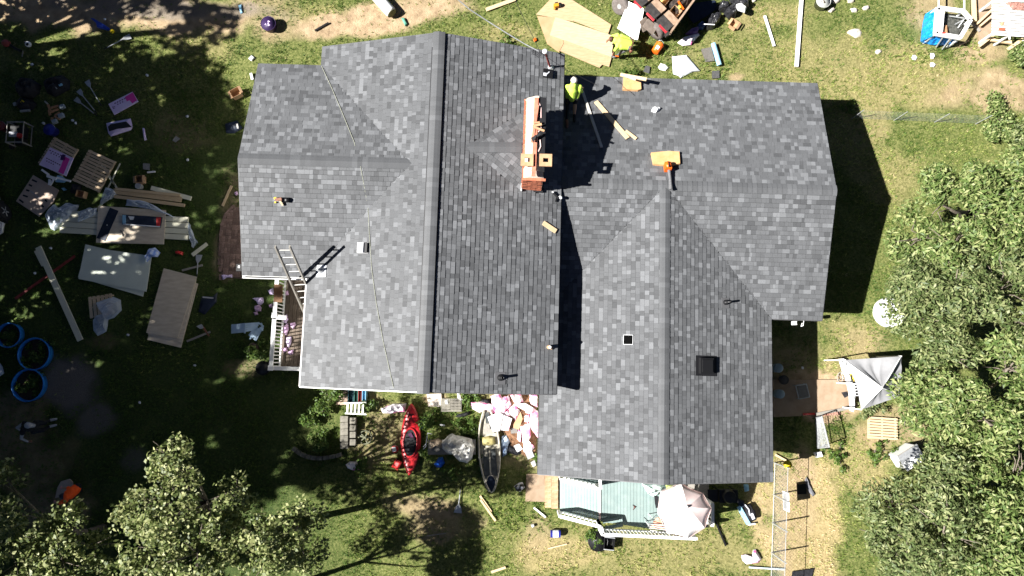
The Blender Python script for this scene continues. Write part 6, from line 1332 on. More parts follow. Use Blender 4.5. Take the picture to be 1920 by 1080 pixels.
def railing(a, za, b, zb, n_, hh=.86, wr_=.10):
    """a, b: pixels of the top rail's ends at heights za, zb"""
    global BP
    A_, B_ = P(*a, za) - L0, P(*b, zb) - L0; q = MB(); q.bar(A_, B_, wr_, .045); q.build('top_rail', WHITE, dk)
    dz = Vector((0, 0, hh - .10)); q = MB(); q.bar(A_ - dz, B_ - dz, .04, .07); q.build('bottom_rail', WHITE, dk)
    if BP is None: q = MB(); q.box((0, 0, 0), (.036, .036, hh - .12)); first = q.build('baluster', WHITE, dk); BP = first.data; first.location = A_.lerp(B_, .5 / n_) - dz * .5; s_ = 1
    else: s_ = 0
    for k in range(s_, n_): o = link('baluster', BP, dk); o.location = A_.lerp(B_, (k + .5) / n_) - dz * .5
    for e in (A_, B_): q = MB(); q.box((e.x, e.y, e.z - hh / 2), (.09, .09, hh + .02)); q.build('rail_post', WHITE, dk)
railing((1050, 968), 1.0, (1127, 988), 1.50, 10); railing((1130, 1002), 1.50, (1305, 1010), 1.50, 26); railing((1053, 900), 1.0, (1124, 917), 1.50, 9)
railing((1127, 988), 1.5, (1131, 1002), 1.5, 2); railing((1336, 985), 1.5, (1336, 945), 1.5, 5)
q = MB(); q.bar(P(1128, 893, 1.2) - L0, P(1168, 890, 1.2) - L0, .06, .05); q.bar(P(1124, 886, 1.5) - L0, P(1126, 917, 1.5) - L0, .09, .05); q.build('short_rail', WHITE, dk)
for a, b, lb in (((1130, 978), (1158, 973), 'pale board left lying on the deck, upper of two by the corner'), ((1135, 990), (1168, 984), 'pale board left lying on the deck, lower of two by the corner')): board('deck_board', lb, 'board', a, b, .12, MINT, ZD + .02, .025, 'loose boards on the mint deck')
heap('dry_leaf', 'brown heart shaped leaf in the middle of the mint deck', 'leaf', [(1186, 946), (1193, 950), (1186, 957), (1189, 951)], mat('red_brown_leaf', (.16, .07, .06), rough=.8), .04, ZD + .01, 3)
heap('glass_table_wrap', 'folded pale green plastic sheet on the deck under the eave', 'sheet', [(1203, 906), (1240, 907), (1250, 912), (1226, 932), (1215, 926)], mat('pale_green_plastic', (.42, .56, .52), (.60, .68, .66), 4, .4), .25, ZD + .02, 71, None, 7, 5, .9)
heap('lime_cloth', 'lime coloured cloth under the eave beside the umbrella', 'cloth', [(1247, 907), (1262, 907), (1262, 925), (1250, 918)], mat('lime_cloth', (.42, .50, .16), rough=.8), .3, 1.0, 72)
t = thing('deck_chair', 'dark backed chair half under the umbrella', 'chair', P(1238, 940, ZD)); L1 = t.location
q = MB(); q.bar(P(1230, 930, 1.5) - L1, P(1232, 952, 1.5) - L1, .09, .05); q.prism([((P(*c_, 1.4) - L1).x, (P(*c_, 1.4) - L1).y) for c_ in ((1228, 930), (1236, 932), (1236, 954), (1230, 948))], .62, .10); q.build('backrest', BLACKC, t)
q = MB(); q.box((.22, 0, .42), (.45, .42, .04)); q.build('seat', BLACKC, t)
for x in (.02, .42):
    for y in (-.18, .18): q = MB(); q.bar((x, y, 0), (x, y, .42), .03, .03); q.build('leg', BLACKP, t)
q = MB(); q.tube([P(1216, 926, 1.3) - L1, P(1240, 918, 1.35) - L1, P(1246, 914, 1.3) - L1], .014, 5); q.build('arm', BLACKP, t)
TERR = mat('terracotta_slats', (.55, .25, .16), (.66, .36, .26), 5, .7)
t = thing('slat_chair', 'terracotta slatted chair with white wire arms, below the umbrella', 'chair', P(1232, 978, ZD)); L1 = t.location
for k in range(4): q = MB(); q.bar(P(1219 + k * 3, 990 - k * 5.5, 1.02) - L1, P(1246 - k * 2, 991 - k * 6.5, 1.04) - L1, .08, .02); q.build('seat_slat', TERR, t)
q = MB()
for k in range(5): q.tube([P(1213 + k * 2, 982 + k * 4, 1.25) - L1, P(1252, 986 + k * 4, 1.1) - L1], .012, 5)
for X, Y in ((1216, 984), (1246, 996), (1222, 970), (1246, 974)): q.tube([P(X, Y, 1.15) - L1, P(X, Y, 1.15) - L1 - Vector((0, 0, .53))], .014, 5)
q.build('frame', WPL, t); q = MB(); q.tube([P(1208, 970, 1.3) - L1, P(1217, 978, 1.3) - L1], .014, 5); q.tube([P(1219, 977, 1.3) - L1, P(1231, 965, 1.35) - L1, P(1238, 974, 1.3) - L1], .012, 5); q.build('dark_arm', BLACKP, t)
# umbrella
um = thing('patio_umbrella', 'large faded pink garden umbrella, sunlit panels coloured white, over the end of the deck', 'umbrella', P(1282, 958, 0)); L1 = um.location
apex = P(1288, 950, 2.75) - L1; rimc = P(1284, 957, 2.25) - L1
PKW = mat('sun_faded_pink_canvas', (.80, .62, .60), (.82, .68, .66), 4, .8); WHW = mat('sunlit_white_canvas', (.80, .76, .74), (.82, .79, .77), 4, .8)  # white canvas paints the overexposed sunlit panels of the pink umbrella
corners = [(1334, 953), (1318, 925), (1277, 906), (1240, 922), (1234, 962), (1252, 1001), (1290, 1010), (1322, 990)]
cr_ = [P(*c_, 2.28) - L1 for c_ in corners]
for k in range(8):
    a, b = cr_[k], cr_[(k + 1) % 8]; q = MB(); n_ = 5; vs = []
    for i in range(n_ + 1):
        for j in range(5):
            e = a.lerp(b, j / 4); e = e + (apex - e) * (.05 * math.sin(math.pi * j / 4)); p_ = apex.lerp(e, i / n_); vs.append(p_ + Vector((0, 0, .05 * math.sin(math.pi * i / n_) - .04 * math.sin(math.pi * j / 4) * i / n_)))
    nn_ = len(vs); fs = [(i * 5 + j, (i + 1) * 5 + j, (i + 1) * 5 + j + 1, i * 5 + j + 1) for i in range(n_) for j in range(4)]
    q.add(vs + [v_ - Vector((0, 0, .006)) for v_ in vs], fs + [tuple(x + nn_ for x in f_[::-1]) for f_ in fs] + [(n_ * 5 + j, n_ * 5 + j + nn_, n_ * 5 + j + 1 + nn_, n_ * 5 + j + 1) for j in range(4)]); q.build('canopy_panel', PKW if k in (0, 1, 7) else WHW, um, True)
    q = MB(); q.add([a, b, b - Vector((0, 0, .13)), a - Vector((0, 0, .13))] + [v_ * .995 for v_ in (a, b, b - Vector((0, 0, .13)), a - Vector((0, 0, .13)))], [(0, 1, 2, 3), (7, 6, 5, 4), (3, 2, 6, 7)]); q.build('valance', PKW, um)
    q = MB(); q.tube([apex - Vector((0, 0, .06)), a - Vector((0, 0, .03))], .012, 5); q.build('rib', WHITE, um)
q = MB(); q.tube([(apex.x, apex.y, .55), apex + Vector((0, 0, .02))], .024, 8); q.build('pole', WHITE, um); q = MB(); q.lathe([(.05, 0), (.04, .05), (.02, .08), (0, .09)], 10, apex); q.build('finial', WHITE, um, True); q = MB(); q.lathe([(.25, .62), (.22, .70), (.05, .74)], 14, (apex.x, apex.y, 0)); q.build('base', GREYM, um)
board('shadow_strip', 'black strip painting a shadow on the lawn beyond the end of the deck', 'pole', (1335, 962), (1361, 1024), .05, BLACKP, .03, .05)  # black board laid in as a shadow across the lawn
t = bucket('planter_ring', 'round black planter of weeds below the deck corner', 1120, 1012, .33, .22, BLACKP, handle=False); V, F = leaves([(random.gauss(0, .13), random.gauss(0, .13), .16) for _ in range(8)], [.13] * 8, 300, .11, .05, 5, .6); link('foliage', fast_mesh('foliage', V, F, LEAF_H), t)
t = thing('black_crate', 'black open crate below the deck rail', 'crate', P(1140, 1015, 0), -.1); q = MB()
for x in (-.17, .17): q.box((x, 0, .16), (.02, .40, .32))
for y in (-.2, .2): q.box((0, y, .16), (.34, .02, .32))
q.box((0, 0, .02), (.34, .4, .03)); q.build('shell', BLACKP, t); q = MB(); q.box((0, .205, .315), (.36, .03, .02)); q.box((0, -.205, .315), (.36, .03, .02)); q.build('rim', GREYM, t)
# bag of clubs in the shade
t = thing('golf_bag', 'black and blue bag of clubs lying on the grass right of the umbrella', 'bag', P(1404, 958, 0)); L1 = t.location; clear([(1382, 940), (1395, 938), (1422, 968), (1416, 985), (1402, 980)])
q = MB(); q.tube([P(1401, 947, .15) - L1, P(1408, 962, .17) - L1, P(1412, 974, .15) - L1], [.13, .17, .13], 12); q.build('body', BLACKC, t, True); q = MB(); q.bar(P(1385, 950, .12) - L1, P(1403, 982, .12) - L1, .13, .12); q.build('blue_side', LBLUE, t)
q = MB(); q.box(P(1411, 968, .33) - L1, (.10, .20, .03), .4); q.tube([P(1396, 945, .3) - L1, P(1404, 955, .36) - L1, P(1406, 966, .34) - L1], .02, 6); q.tube([P(1403, 984, .1) - L1, P(1416, 982, .1) - L1], .03, 6); q.build('trim', PAPER, t)
heap('navy_cloth', 'dark blue cloth on the grass beside the bag of clubs', 'cloth', [(1379, 938), (1386, 935), (1396, 940), (1394, 952), (1386, 950)], NAVY, .14, .02, 81, None, 5, 5)
heap('pale_blue_cloth', 'pale blue thing at the house corner right of the umbrella', 'cloth', [(1394, 908), (1402, 907), (1403, 920), (1396, 922)], LBLUE, .2, .02, 82)
t = thing('black_grill', 'black barbecue in the shade at the south wall', 'grill', P(1352, 922, 0)); q = MB(); q.box((0, 0, .75), (.62, .42, .25)); q.box((-.5, 0, .72), (.34, .4, .03)); q.build('body', BLACKP, t); q = MB(); q.lathe([(.24, .87), (.20, 1.0), (0, 1.05)], 12); q.build('lid', BLACKP, t)
for x in (-.28, .28):
    for y in (-.18, .18): q = MB(); q.bar((x, y, 0), (x, y, .66), .03, .03); q.build('leg', BLACKP, t)
# ================================================================== THE NORTH LAWN
PG = 'new plywood sheets spread on the north lawn'
slab('plywood_sheet', 'plywood sheet with the nail gun on it, at the top of the spread', 'plywood', [(1036, -6), (1064, -6), (1146, 46), (1140, 64), (1080, 41), (1005, 27)], PLY, .02, .02, PG)
slab('plywood_sheet', 'darker plywood sheet at the left, below the nail gun', 'plywood', [(1007, 30), (1042, 33), (1057, 80), (1048, 98), (1026, 82)], mat('orange_plywood', (.36, .23, .12), (.42, .28, .16), 3, .75), .045, .02, PG)
slab('plywood_sheet', 'brightest plywood sheet, topmost, reaching to the bending worker', 'plywood', [(1041, 33), (1052, 35), (1152, 68), (1146, 107), (1031, 66)], mat('bright_plywood', (.43, .325, .20), (.49, .385, .25), 3.5, .65, stretch=(1, 5, 1)), .07, .02, PG)
slab('plywood_sheet', 'plywood sheet lowest in the spread, toward the roof', 'plywood', [(1056, 74), (1147, 106), (1142, 125), (1129, 121), (1124, 127), (1049, 95)], PLY, .03, .02, PG)
board('plank', 'pale plank cut by the top edge above the roof peak', 'board', (911, 18), (966, -2), .14, PINE, .02, .04)
t = thing('nail_gun', 'yellow and black nail gun on the plywood at the top edge', 'nail gun', P(1044, 13, .05), .2); q = MB(); q.box((-.03, 0, .10), (.18, .12, .14)); q.bar((-.10, .02, .1), (-.12, -.12, .07), .06, .05); q.build('body', mat('amber_plastic', (.55, .24, .02), rough=.45), t); q = MB(); q.lathe([(.07, .02), (.07, .12), (.03, .14)], 12, (.12, .02, 0)); q.box((0, .09, .12), (.12, .05, .06)); q.build('magazine', BLACKP, t)
heap('orange_scrap', 'orange lid on the grass beside the plywood', 'scrap', [(1000, 73), (1005, 70), (1007, 76), (1002, 79)], ORANGE, .06, .02, 2)
t = thing('white_tank', 'white cylinder lying on the dirt at the top edge', 'tank', P(723, 15, 0), ang((706, -8), (740, 30))); M_ = Matrix.Rotation(math.pi / 2, 3, 'Y'); clear([(700, 0), (716, -10), (748, 22), (736, 34)])
q = MB(); q.lathe([(.05, -.62), (.17, -.58), (.21, -.48), (.21, .36), (.18, .42)], 18, (0, 0, .21), M_); q.build('shell', WPL, t, True); q = MB(); q.lathe([(.18, .42), (.2, .44), (.16, .46), (0, .46)], 18, (0, 0, .21), M_); q.build('end_cap', mat('olive_cap', (.16, .15, .08), rough=.8), t); q = MB(); q.box((-.70, 0, .2), (.16, .2, .16)); q.build('valve', DRED, t)
board('black_hose', 'short curved black pipe on the dirt beside the pot of wrappers', 'pipe', (590, 57), (616, 42), .06, BLACKP, .0, .05)
heap('green_hose', 'tangle of green hose by the roof edge', 'hose', [(752, 34), (758, 33), (764, 46), (760, 50)], mat('green_hose', (.10, .30, .22), rough=.5), .06, .02, 4)
# ---- dump trailer
tr = thing('dump_trailer', 'dark trailer loaded with boxes and shingle bundles, cut by the top edge', 'trailer', P(1240, 20, 0)); L0 = tr.location
TRW = mat('trailer_brown_wood', (.24, .16, .11), (.34, .24, .17), 7, .8); TRM = mat('trailer_dark_steel', (.025, .022, .022), (.05, .045, .042), 9, .6)
def PV(X, Y, z): return P(X, Y, z) - L0
zb = .75
q = MB(); cs = [PV(1178, -30, zb), PV(1258, 62, zb), PV(1312, -10, zb), PV(1240, -100, zb)]; q.prism([(c_.x, c_.y) for c_ in cs], zb - .15, .12); q.build('bed', TRM, tr)
q = MB(); q.bar(PV(1258, 60, 1.25), PV(1310, -12, 1.25), .07, .16); q.bar(PV(1258, 60, .95), PV(1310, -12, .95), .05, .4); q.build('side_wall', TRW, tr)
q = MB(); q.bar(PV(1240, 52, .5), PV(1256, 64, .5), .14, .18); q.box(PV(1252, 63, .45), (.25, .16, .14), .5); q.build('bumper', TRM, tr)
for k in range(3):
    a, b = (1187 + k * 23.5, -8 + k * 22.5), (1206 + k * 23.5, 12 + k * 22.5)
    A_, B_ = PV(*a, 1.12), PV(*b, 1.12); d = (B_ - A_).normalized(); nn_ = Vector((-d.y, d.x, 0))
    q = MB(); q.bar(A_ + nn_ * .12, B_ + nn_ * .12, .24, .14); q.bar(A_ + nn_ * -.02, B_ + nn_ * -.02, .14, .08); q.build('tail_panel', TRM, tr)
    q = MB(); m_ = A_.lerp(B_, .62); q.bar(m_ - d * .15 - nn_ * .10 + Vector((0, 0, .0)), m_ + d * .22 - nn_ * .10, .07, .07); q.build('tail_lamp', mat('red_lens', (.55, .03, .04), rough=.3), tr)
    q = MB(); q.bar(A_ + nn_ * .38 + Vector((0, 0, .02)), B_ + nn_ * .38 + Vector((0, 0, .02)), .26, .10); q.build('floor_board', TRW, tr)
for X, Y in ((1164, 10), (1230, 58)):
    w0 = thing('wheel', None, None, (0, 0, 0)); w0.parent = tr; v_ = PV(X, Y, .32); w0.location = v_; M_ = Matrix.Rotation(.86, 3, 'Z') @ Matrix.Rotation(-math.pi / 2 + (.45 if X < 1200 else 0), 3, 'Y')
    q = MB(); q.lathe([(.19, -.12), (.32, -.12), (.35, -.07), (.35, .07), (.32, .12), (.2, .11)], 22, (0, 0, 0), M_); q.build('tyre', mat('dusty_rubber', (.10, .085, .08), (.15, .13, .12), 10, .9), w0, True); q = MB(); q.lathe([(.2, .10), (.1, .07), (.09, .12), (0, .12)], 16, (0, 0, 0), M_); q.build('rim', GREYM, w0)
q = MB(); q.bar(PV(1210, 42, .7), PV(1228, 58, .55), .34, .08); q.bar(PV(1205, 36, .68), PV(1212, 56, .4), .3, .06); q.build('mudguard', mat('dusty_mudguard', (.16, .13, .11), (.22, .18, .15), 8, .8), tr)
carton('cardboard box standing in the trailer bed at its lower corner', 1262, 30, .42, .34, .3, .85, z=.78, flaps=False, group='cardboard boxes in the trailer')
carton('cardboard box in the trailer bed next to the red lamps', 1236, 12, .48, .36, .3, .85, z=.78, flaps=False, group='cardboard boxes in the trailer')
carton('orange tan cardboard box at the top edge of the trailer', 1246, -2, .5, .4, .4, .5, m=mat('orange_card', (.55, .30, .10), rough=.8), z=.78, group='cardboard boxes in the trailer')
heap('rubbish_heap', 'dark heap of rubbish inside the trailer', 'rubbish', [(1250, 12), (1262, 0), (1285, -14), (1298, -4), (1282, 18), (1270, 26)], mat('dark_rubbish', (.02, .016, .014), (.07, .05, .04), 9, .8), .3, .82, 91, None, 7, 6, 1.0, .03)
board('orange_stick', 'orange handle sticking out of the trailer rubbish', 'handle', (1272, 2), (1282, 17), .05, ORANGE, 1.15, .04)
heap('green_rag', 'lime scrap on the trailer rubbish', 'rag', [(1271, 12), (1275, 9), (1277, 15), (1273, 18)], HIVIS, .06, 1.1, 5)
t = slab('leaning_sheet', 'large white panel leaning against the trailer', 'panel', [(1178, 4), (1205, 24), (1197, 72), (1161, 42)], mat('white_panel', (.80, .80, .78), rough=.5), .5, .03, zs=[.05, .3, -.2, -.42])
slab('pink_wrap', 'pink and white wrapper between wheel and white panel', 'wrapper', [(1168, 2), (1176, -2), (1178, 6), (1171, 10)], PINK, .03, .03)
# rubbish bags
BGL = mat('black_bin_bag', (.012, .012, .014), (.03, .03, .034), 9, .28, .5)
BGG = 'black rubbish bags beside the trailer'
for k, (pts_, h_, lb) in enumerate((([(1322, 40), (1330, 28), (1342, 26), (1352, 30), (1348, 44), (1336, 56), (1322, 58)], .4, 'long black rubbish bag with a white cable on it'), ([(1340, 14), (1350, 6), (1364, 6), (1370, 16), (1358, 24), (1344, 24)], .42, 'black rubbish bag at the upper middle of the row'), ([(1358, 18), (1370, 12), (1382, 20), (1378, 34), (1366, 37), (1356, 28)], .45, 'round black rubbish bag nearest the small box'), ([(1366, 0), (1384, -8), (1400, 8), (1402, 18), (1390, 24), (1376, 16)], .45, 'black rubbish bag with a white bundle at the top edge'))): heap('rubbish_bag', lb, 'rubbish bag', pts_, BGL, h_, .0, 110 + k, BGG, 7, 5, .8, .01)
heap('white_bundle', 'white bundle on the rubbish bags', 'bundle', [(1378, 10), (1388, 7), (1400, 15), (1396, 24), (1384, 20)], WPL, .16, .36, 120)
heap('purple_wrap', 'purple wrapper between the trailer and the pink bag', 'wrapper', [(1284, 64), (1296, 54), (1312, 50), (1308, 62), (1296, 68)], mat('purple_wrap', (.10, .05, .18), (.18, .10, .28), 8, .4), .18, .03, 121)
heap('blue_wrap', 'dark blue wrapper at the end of the long rubbish bag', 'wrapper', [(1306, 48), (1316, 40), (1324, 48), (1318, 56), (1308, 56)], mat('dark_blue_wrap', (.02, .04, .14), (.05, .10, .26), 8, .4), .2, .03, 122)
heap('pink_bag', 'white and pink printed wrapper on the lawn below the trailer', 'wrapper', [(1270, 80), (1282, 70), (1296, 66), (1310, 62), (1312, 66), (1302, 76), (1296, 84), (1280, 86)], BAG, .14, .03, 123, None, 6, 5)
board('white_cable', 'white strip lying on the long rubbish bag', 'strip', (1320, 45), (1340, 46), .03, WPL, .36, .02)
slab('black_liner', 'black liner sheet spread in the trailer shade', 'sheet', [(1300, 6), (1340, 0), (1346, 14), (1326, 30), (1300, 44), (1290, 30)], NAVY, .02, .015)
t = thing('orange_bucket', 'orange bucket lying on its side on the north lawn', 'bucket', P(1231, 94, 0), ang((1225, 103), (1238, 84))); M_ = Matrix.Rotation(math.pi / 2, 3, 'Y'); clear([(1220, 88), (1236, 80), (1243, 88), (1233, 106), (1222, 102)])
q = MB(); q.lathe([(.13, -.19), (.145, -.18), (.155, .17), (.165, .19), (.15, .19), (.135, -.1), (0, -.12)], 20, (0, 0, .155), M_); q.build('shell', ORANGE, t, True); q = MB(); q.box((-.04, .0, .30), (.14, .13, .012)); q.build('white_logo_patch', PAPER, t); q = MB(); q.tube([(.16, -.14, .2), (.24, -.08, .3), (.26, .02, .32), (.24, .10, .28), (.16, .14, .18)], .007, 5); q.build('handle', GREYM, t)
heap('grey_sheet', 'large crumpled grey white sheet on the north lawn', 'sheet', [(1260, 106), (1287, 103), (1302, 120), (1313, 133), (1300, 134), (1290, 139), (1276, 146), (1272, 142), (1262, 139)], PAPER, .16, .03, 131, None, 8, 2.2, .5)
SG = 'dark shingle pieces on the north lawn'
slab('shingle_sheet', 'dark shingle sheet under the pale blue roll', 'shingle', [(1314, 92), (1334, 88), (1340, 114), (1323, 116)], mat('brown_grey_shingle', (.10, .09, .08), (.14, .13, .115), 30, .9), .03, .012, SG)
slab('shingle_sheet', 'small dark shingle square below the pale blue roll', 'shingle', [(1335, 133), (1349, 132), (1349, 146), (1335, 147)], mat('dark_grey_shingle', (.05, .05, .052), (.08, .08, .08), 30, .9), .03, .012, SG)
slab('shingle_sheet', 'dark shingle scrap left of the white scrap by the roof', 'shingle', [(1206, 134), (1211, 122), (1219, 125), (1217, 138)], MATS['dark_grey_shingle'], .03, .012, SG)
t = thing('blue_roll', 'pale blue roll of underlay on the north lawn', 'roll', P(1342, 104, 0), ang((1337, 84), (1349, 126))); q = MB(); q.tube([(-.44, 0, .09), (.44, 0, .09)], .09, 14, flat=.9); q.build('roll', LBLUE, t); q = MB(); q.tube([(.43, 0, .09), (.452, 0, .09)], .05, 10); q.build('core', BLACKP, t); clear([(1331, 82), (1343, 80), (1356, 126), (1342, 128)])
board('white_strip', 'short white strip on the lawn left of the long white pole', 'strip', (1434, 29), (1452, 86), .09, WPL, .03, .04)
board('white_pole', 'long white gutter pole on the north lawn, cut by the top edge', 'gutter', (1504, -12), (1494, 124), .13, WHITE, .03, .07)
t = bucket('plant_pot', 'grey stone planter full of soil at the top edge', 1537, 10, .26, .34, mat('grey_planter', (.34, .35, .32), (.44, .45, .42), 8, .8), fill=MATS['dark_soil'], handle=False)
ST = 'pale stones on the north lawn'
for k, (X, Y, r, lb) in enumerate(((1566, 2, 8, 'pale stone cut by the top edge, right of the planter'), (1595, 1, 8, 'second pale stone cut by the top edge'), (1558, 19, 7, 'white stone touching the planter'), (1601, 20, 8, 'tan stone below the second edge stone'), (1624, 15, 7, 'pale upright stone, rightmost of the small stones'), (1603, 61, 13, 'large flat tan stone on the lawn'), (1646, 97, 7, 'small tan stone below and right of the large flat one'), (1413, 2, 5, 'small white stone at the top edge by the rubbish bags'), (1415, 3, 0, ''))):
    if r: rr_ = random.Random(k); heap('stone', lb, 'stone', [(X + r * rr_.uniform(.7, 1.2) * math.cos(a), Y + r * .7 * rr_.uniform(.7, 1.2) * math.sin(a)) for a in np.linspace(0, 5.4, 8)], STONE, .16, -.02, 140 + k, ST, 5, 2, .3, 0, True)
# ---- white frame with blue tarp
fr = thing('tarp_stand', 'white framed stand with a bright blue tarp over its left side', 'stand', P(1775, 62, 0)); L0 = fr.location; clear([(1735, 30), (1800, 30), (1815, 70), (1790, 95), (1730, 90)])
ring = [(1758, 15), (1806, 21), (1820, 37), (1800, 71), (1754, 63)]; zr = .75
for k in range(5):
    a, b = ring[k], ring[(k + 1) % 5]; q = MB(); q.bar(PV(*a, zr), PV(*b, zr), .16 if k != 2 else .13, .06); q.build('top_frame', WPL, fr)
q = MB(); q.bar(PV(1766, 18, zr), PV(1762, 64, zr), .18, .05); q.build('inner_frame', WPL, fr)
for a in ring: q = MB(); A_ = PV(*a, zr); q.bar(A_, Vector((A_.x, A_.y, 0)), .06, .06); q.build('leg', WPL, fr)
for a, b in (((1760, 14), (1760, -30)), ((1808, 22), (1808, -30)), ((1756, 16), (1754, 62))): q = MB(); q.bar(PV(*a, .8), PV(*b, .8), .04, .04); q.build('rail', WHITE, fr)
q = MB(); q.prism([(v_.x, v_.y) for v_ in (PV(1768, 24, .4), PV(1804, 28, .4), PV(1810, 42, .4), PV(1796, 66, .4), PV(1766, 62, .4))], .2, .2); q.build('dark_basket', mat('dark_net', (.03, .032, .028), (.09, .09, .08), 14, .8), fr)
q = MB()
for a, b in (((1780, 30), (1808, 34)), ((1790, 46), (1812, 34)), ((1796, 52), (1806, 38))): q.tube([PV(*a, .55), PV(*b, .7)], .016, 5)
q.build('crossbar', GREYM, fr); q = MB(); q.bar(PV(1773, 48, .5), PV(1774, 62, .65), .07, .05); q.build('tan_handle', TANL, fr); q = MB(); q.box(PV(1769, 62, .79), (.14, .05, .04)); q.build('red_clip', RED, fr)
for a, b in (((1770, 67), (1757, 86)), ((1784, 71), (1769, 91))): q = MB(); q.bar(PV(*a, .68), PV(*b, .08), .16, .04); q.build('grey_slide', GREYM, fr)
tp = thing('tarp', 'bright blue tarp draped down the left of the white stand', 'tarp', P(1745, 55, 0)); L0 = tp.location; q = MB()
g_ = [[(1735, 26), (1758, 13)], [(1731, 40), (1756, 28)], [(1728, 60), (1752, 55)], [(1726, 78), (1748, 68)]]; vs = []
for i in range(13):
    u_ = i / 12 * 3; k = min(int(u_), 2); f_ = u_ - k
    for j in range(7):
        s_ = j / 6; X = (g_[k][0][0] * (1 - f_) + g_[k + 1][0][0] * f_) * (1 - s_) + (g_[k][1][0] * (1 - f_) + g_[k + 1][1][0] * f_) * s_; Y = (g_[k][0][1] * (1 - f_) + g_[k + 1][0][1] * f_) * (1 - s_) + (g_[k][1][1] * (1 - f_) + g_[k + 1][1][1] * f_) * s_
        vs.append(PV(X, Y, .05 + .64 * s_ ** .8 + .05 * math.sin(i * 2.1 + j)))
fs = [(i * 7 + j, i * 7 + j + 1, (i + 1) * 7 + j + 1, (i + 1) * 7 + j) for i in range(12) for j in range(6)]; nv = len(vs)
q.add(vs + [v_ - Vector((0, 0, .01)) for v_ in vs], fs + [tuple(x + nv for x in f_[::-1]) for f_ in fs]); q.build('west_side', CYAN, tp); q = MB()
vs = []
for i in range(12):
    for j in range(5): s_ = j / 4; u_ = i / 11; vs.append(PV(1727 + (1795 - 1727) * u_ + 12 * s_ * (1 - u_), 79 + 6 * math.sin(u_ * 3.1) * (1 - s_) - (12 - 2 * u_) * s_, .05 + .5 * s_ + .06 * math.sin(i * 2.3 + j)))
fs = [(i * 5 + j, i * 5 + j + 1, (i + 1) * 5 + j + 1, (i + 1) * 5 + j) for i in range(11) for j in range(4)]; nv = len(vs); q.add(vs + [v_ - Vector((0, 0, .01)) for v_ in vs], fs + [tuple(x + nv for x in f_[::-1]) for f_ in fs]); q.build('south_side', CYAN, tp)
for a, b, lb, k in (((1800, 84), (1817, 76), 'thin stick at the foot of the blue tarp', 0), ((1822, 42), (1838, 58), 'dark plank leaning right of the white stand', 1)): board('stick', lb, 'stick', a, b, (.05, .10)[k], (PINE, GREYW)[k], .05, .04)
# wooden walkway and white slatted table
wk = thing('wooden_ramp', 'tan wooden ramp between the white stand and the white table', 'ramp', P(1842, 30, 0)); L0 = wk.location
for a, b, w_ in (((1825, -10), (1827, 40), .14), ((1832, 44), (1860, 18), .08), ((1838, 48), (1861, 28), .06), ((1836, 86), (1862, 66), .10), ((1858, 74), (1898, 80), .12), ((1890, 92), (1920, 72), .12)): q = MB(); q.bar(PV(*a, .25), PV(*b, .3), w_, .08); q.build('timber', PINE, wk)
clear([(1826, 0), (1862, 0), (1862, 64), (1836, 86), (1832, 50)]); q = MB(); q.prism(rel([(1831, -10), (1862, -10), (1862, 62), (1838, 80), (1834, 45)], L0, .05), -.01, .06); q.build('slab', CONC, wk)
tb = thing('slatted_table', 'large white slatted table cut by the right edge', 'table', P(1900, 35, 0)); L0 = tb.location
for k in range(15):
    Y = -4 + k * 5.0; q = MB(); q.bar(PV(1860, Y - 2, .8), PV(1945, Y + 3, .8), .066, .03); q.build('slat', mat('white_slat', (.72, .70, .68), (.82, .81, .80), 6, .6, rand=.06), tb)
for X, Y in ((1863, 62), (1863, 2), (1935, 66), (1892, 66)): q = MB(); A_ = PV(X, Y, .78); q.bar(A_, Vector((A_.x, A_.y, 0)), .07, .07); q.build('leg', WHITE, tb)
q = MB(); q.bar(PV(1890, -2, .83), PV(1893, 74, .83), .05, .04); q.build('batten', WHITE, tb)
t = thing('brick', 'single red brick on the white slatted table', 'brick', P(1877, 56, .82), -.15); q = MB(); q.box((0, 0, .035), (.20, .09, .07)); q.build('body', BR[0], t); q = MB(); q.box((0, 0, .071), (.12, .04, .004)); q.build('frog', mat('brick_frog', (.30, .09, .05), rough=.9), t)
heap('tan_scrap', 'tan scrap above the brick on the white table', 'scrap', [(1874, 44), (1881, 40), (1882, 48), (1876, 49)], TANT, .06, .82, 5)
heap('reddish_branches', 'dry reddish brushwood on the white table', 'brushwood', [(1884, 6), (1905, 4), (1930, 12), (1930, 22), (1900, 18)], mat('dry_brushwood', (.22, .10, .08), (.36, .2, .16), 20, .9), .10, .83, 6, None, 6, 12, 1.0, .03)
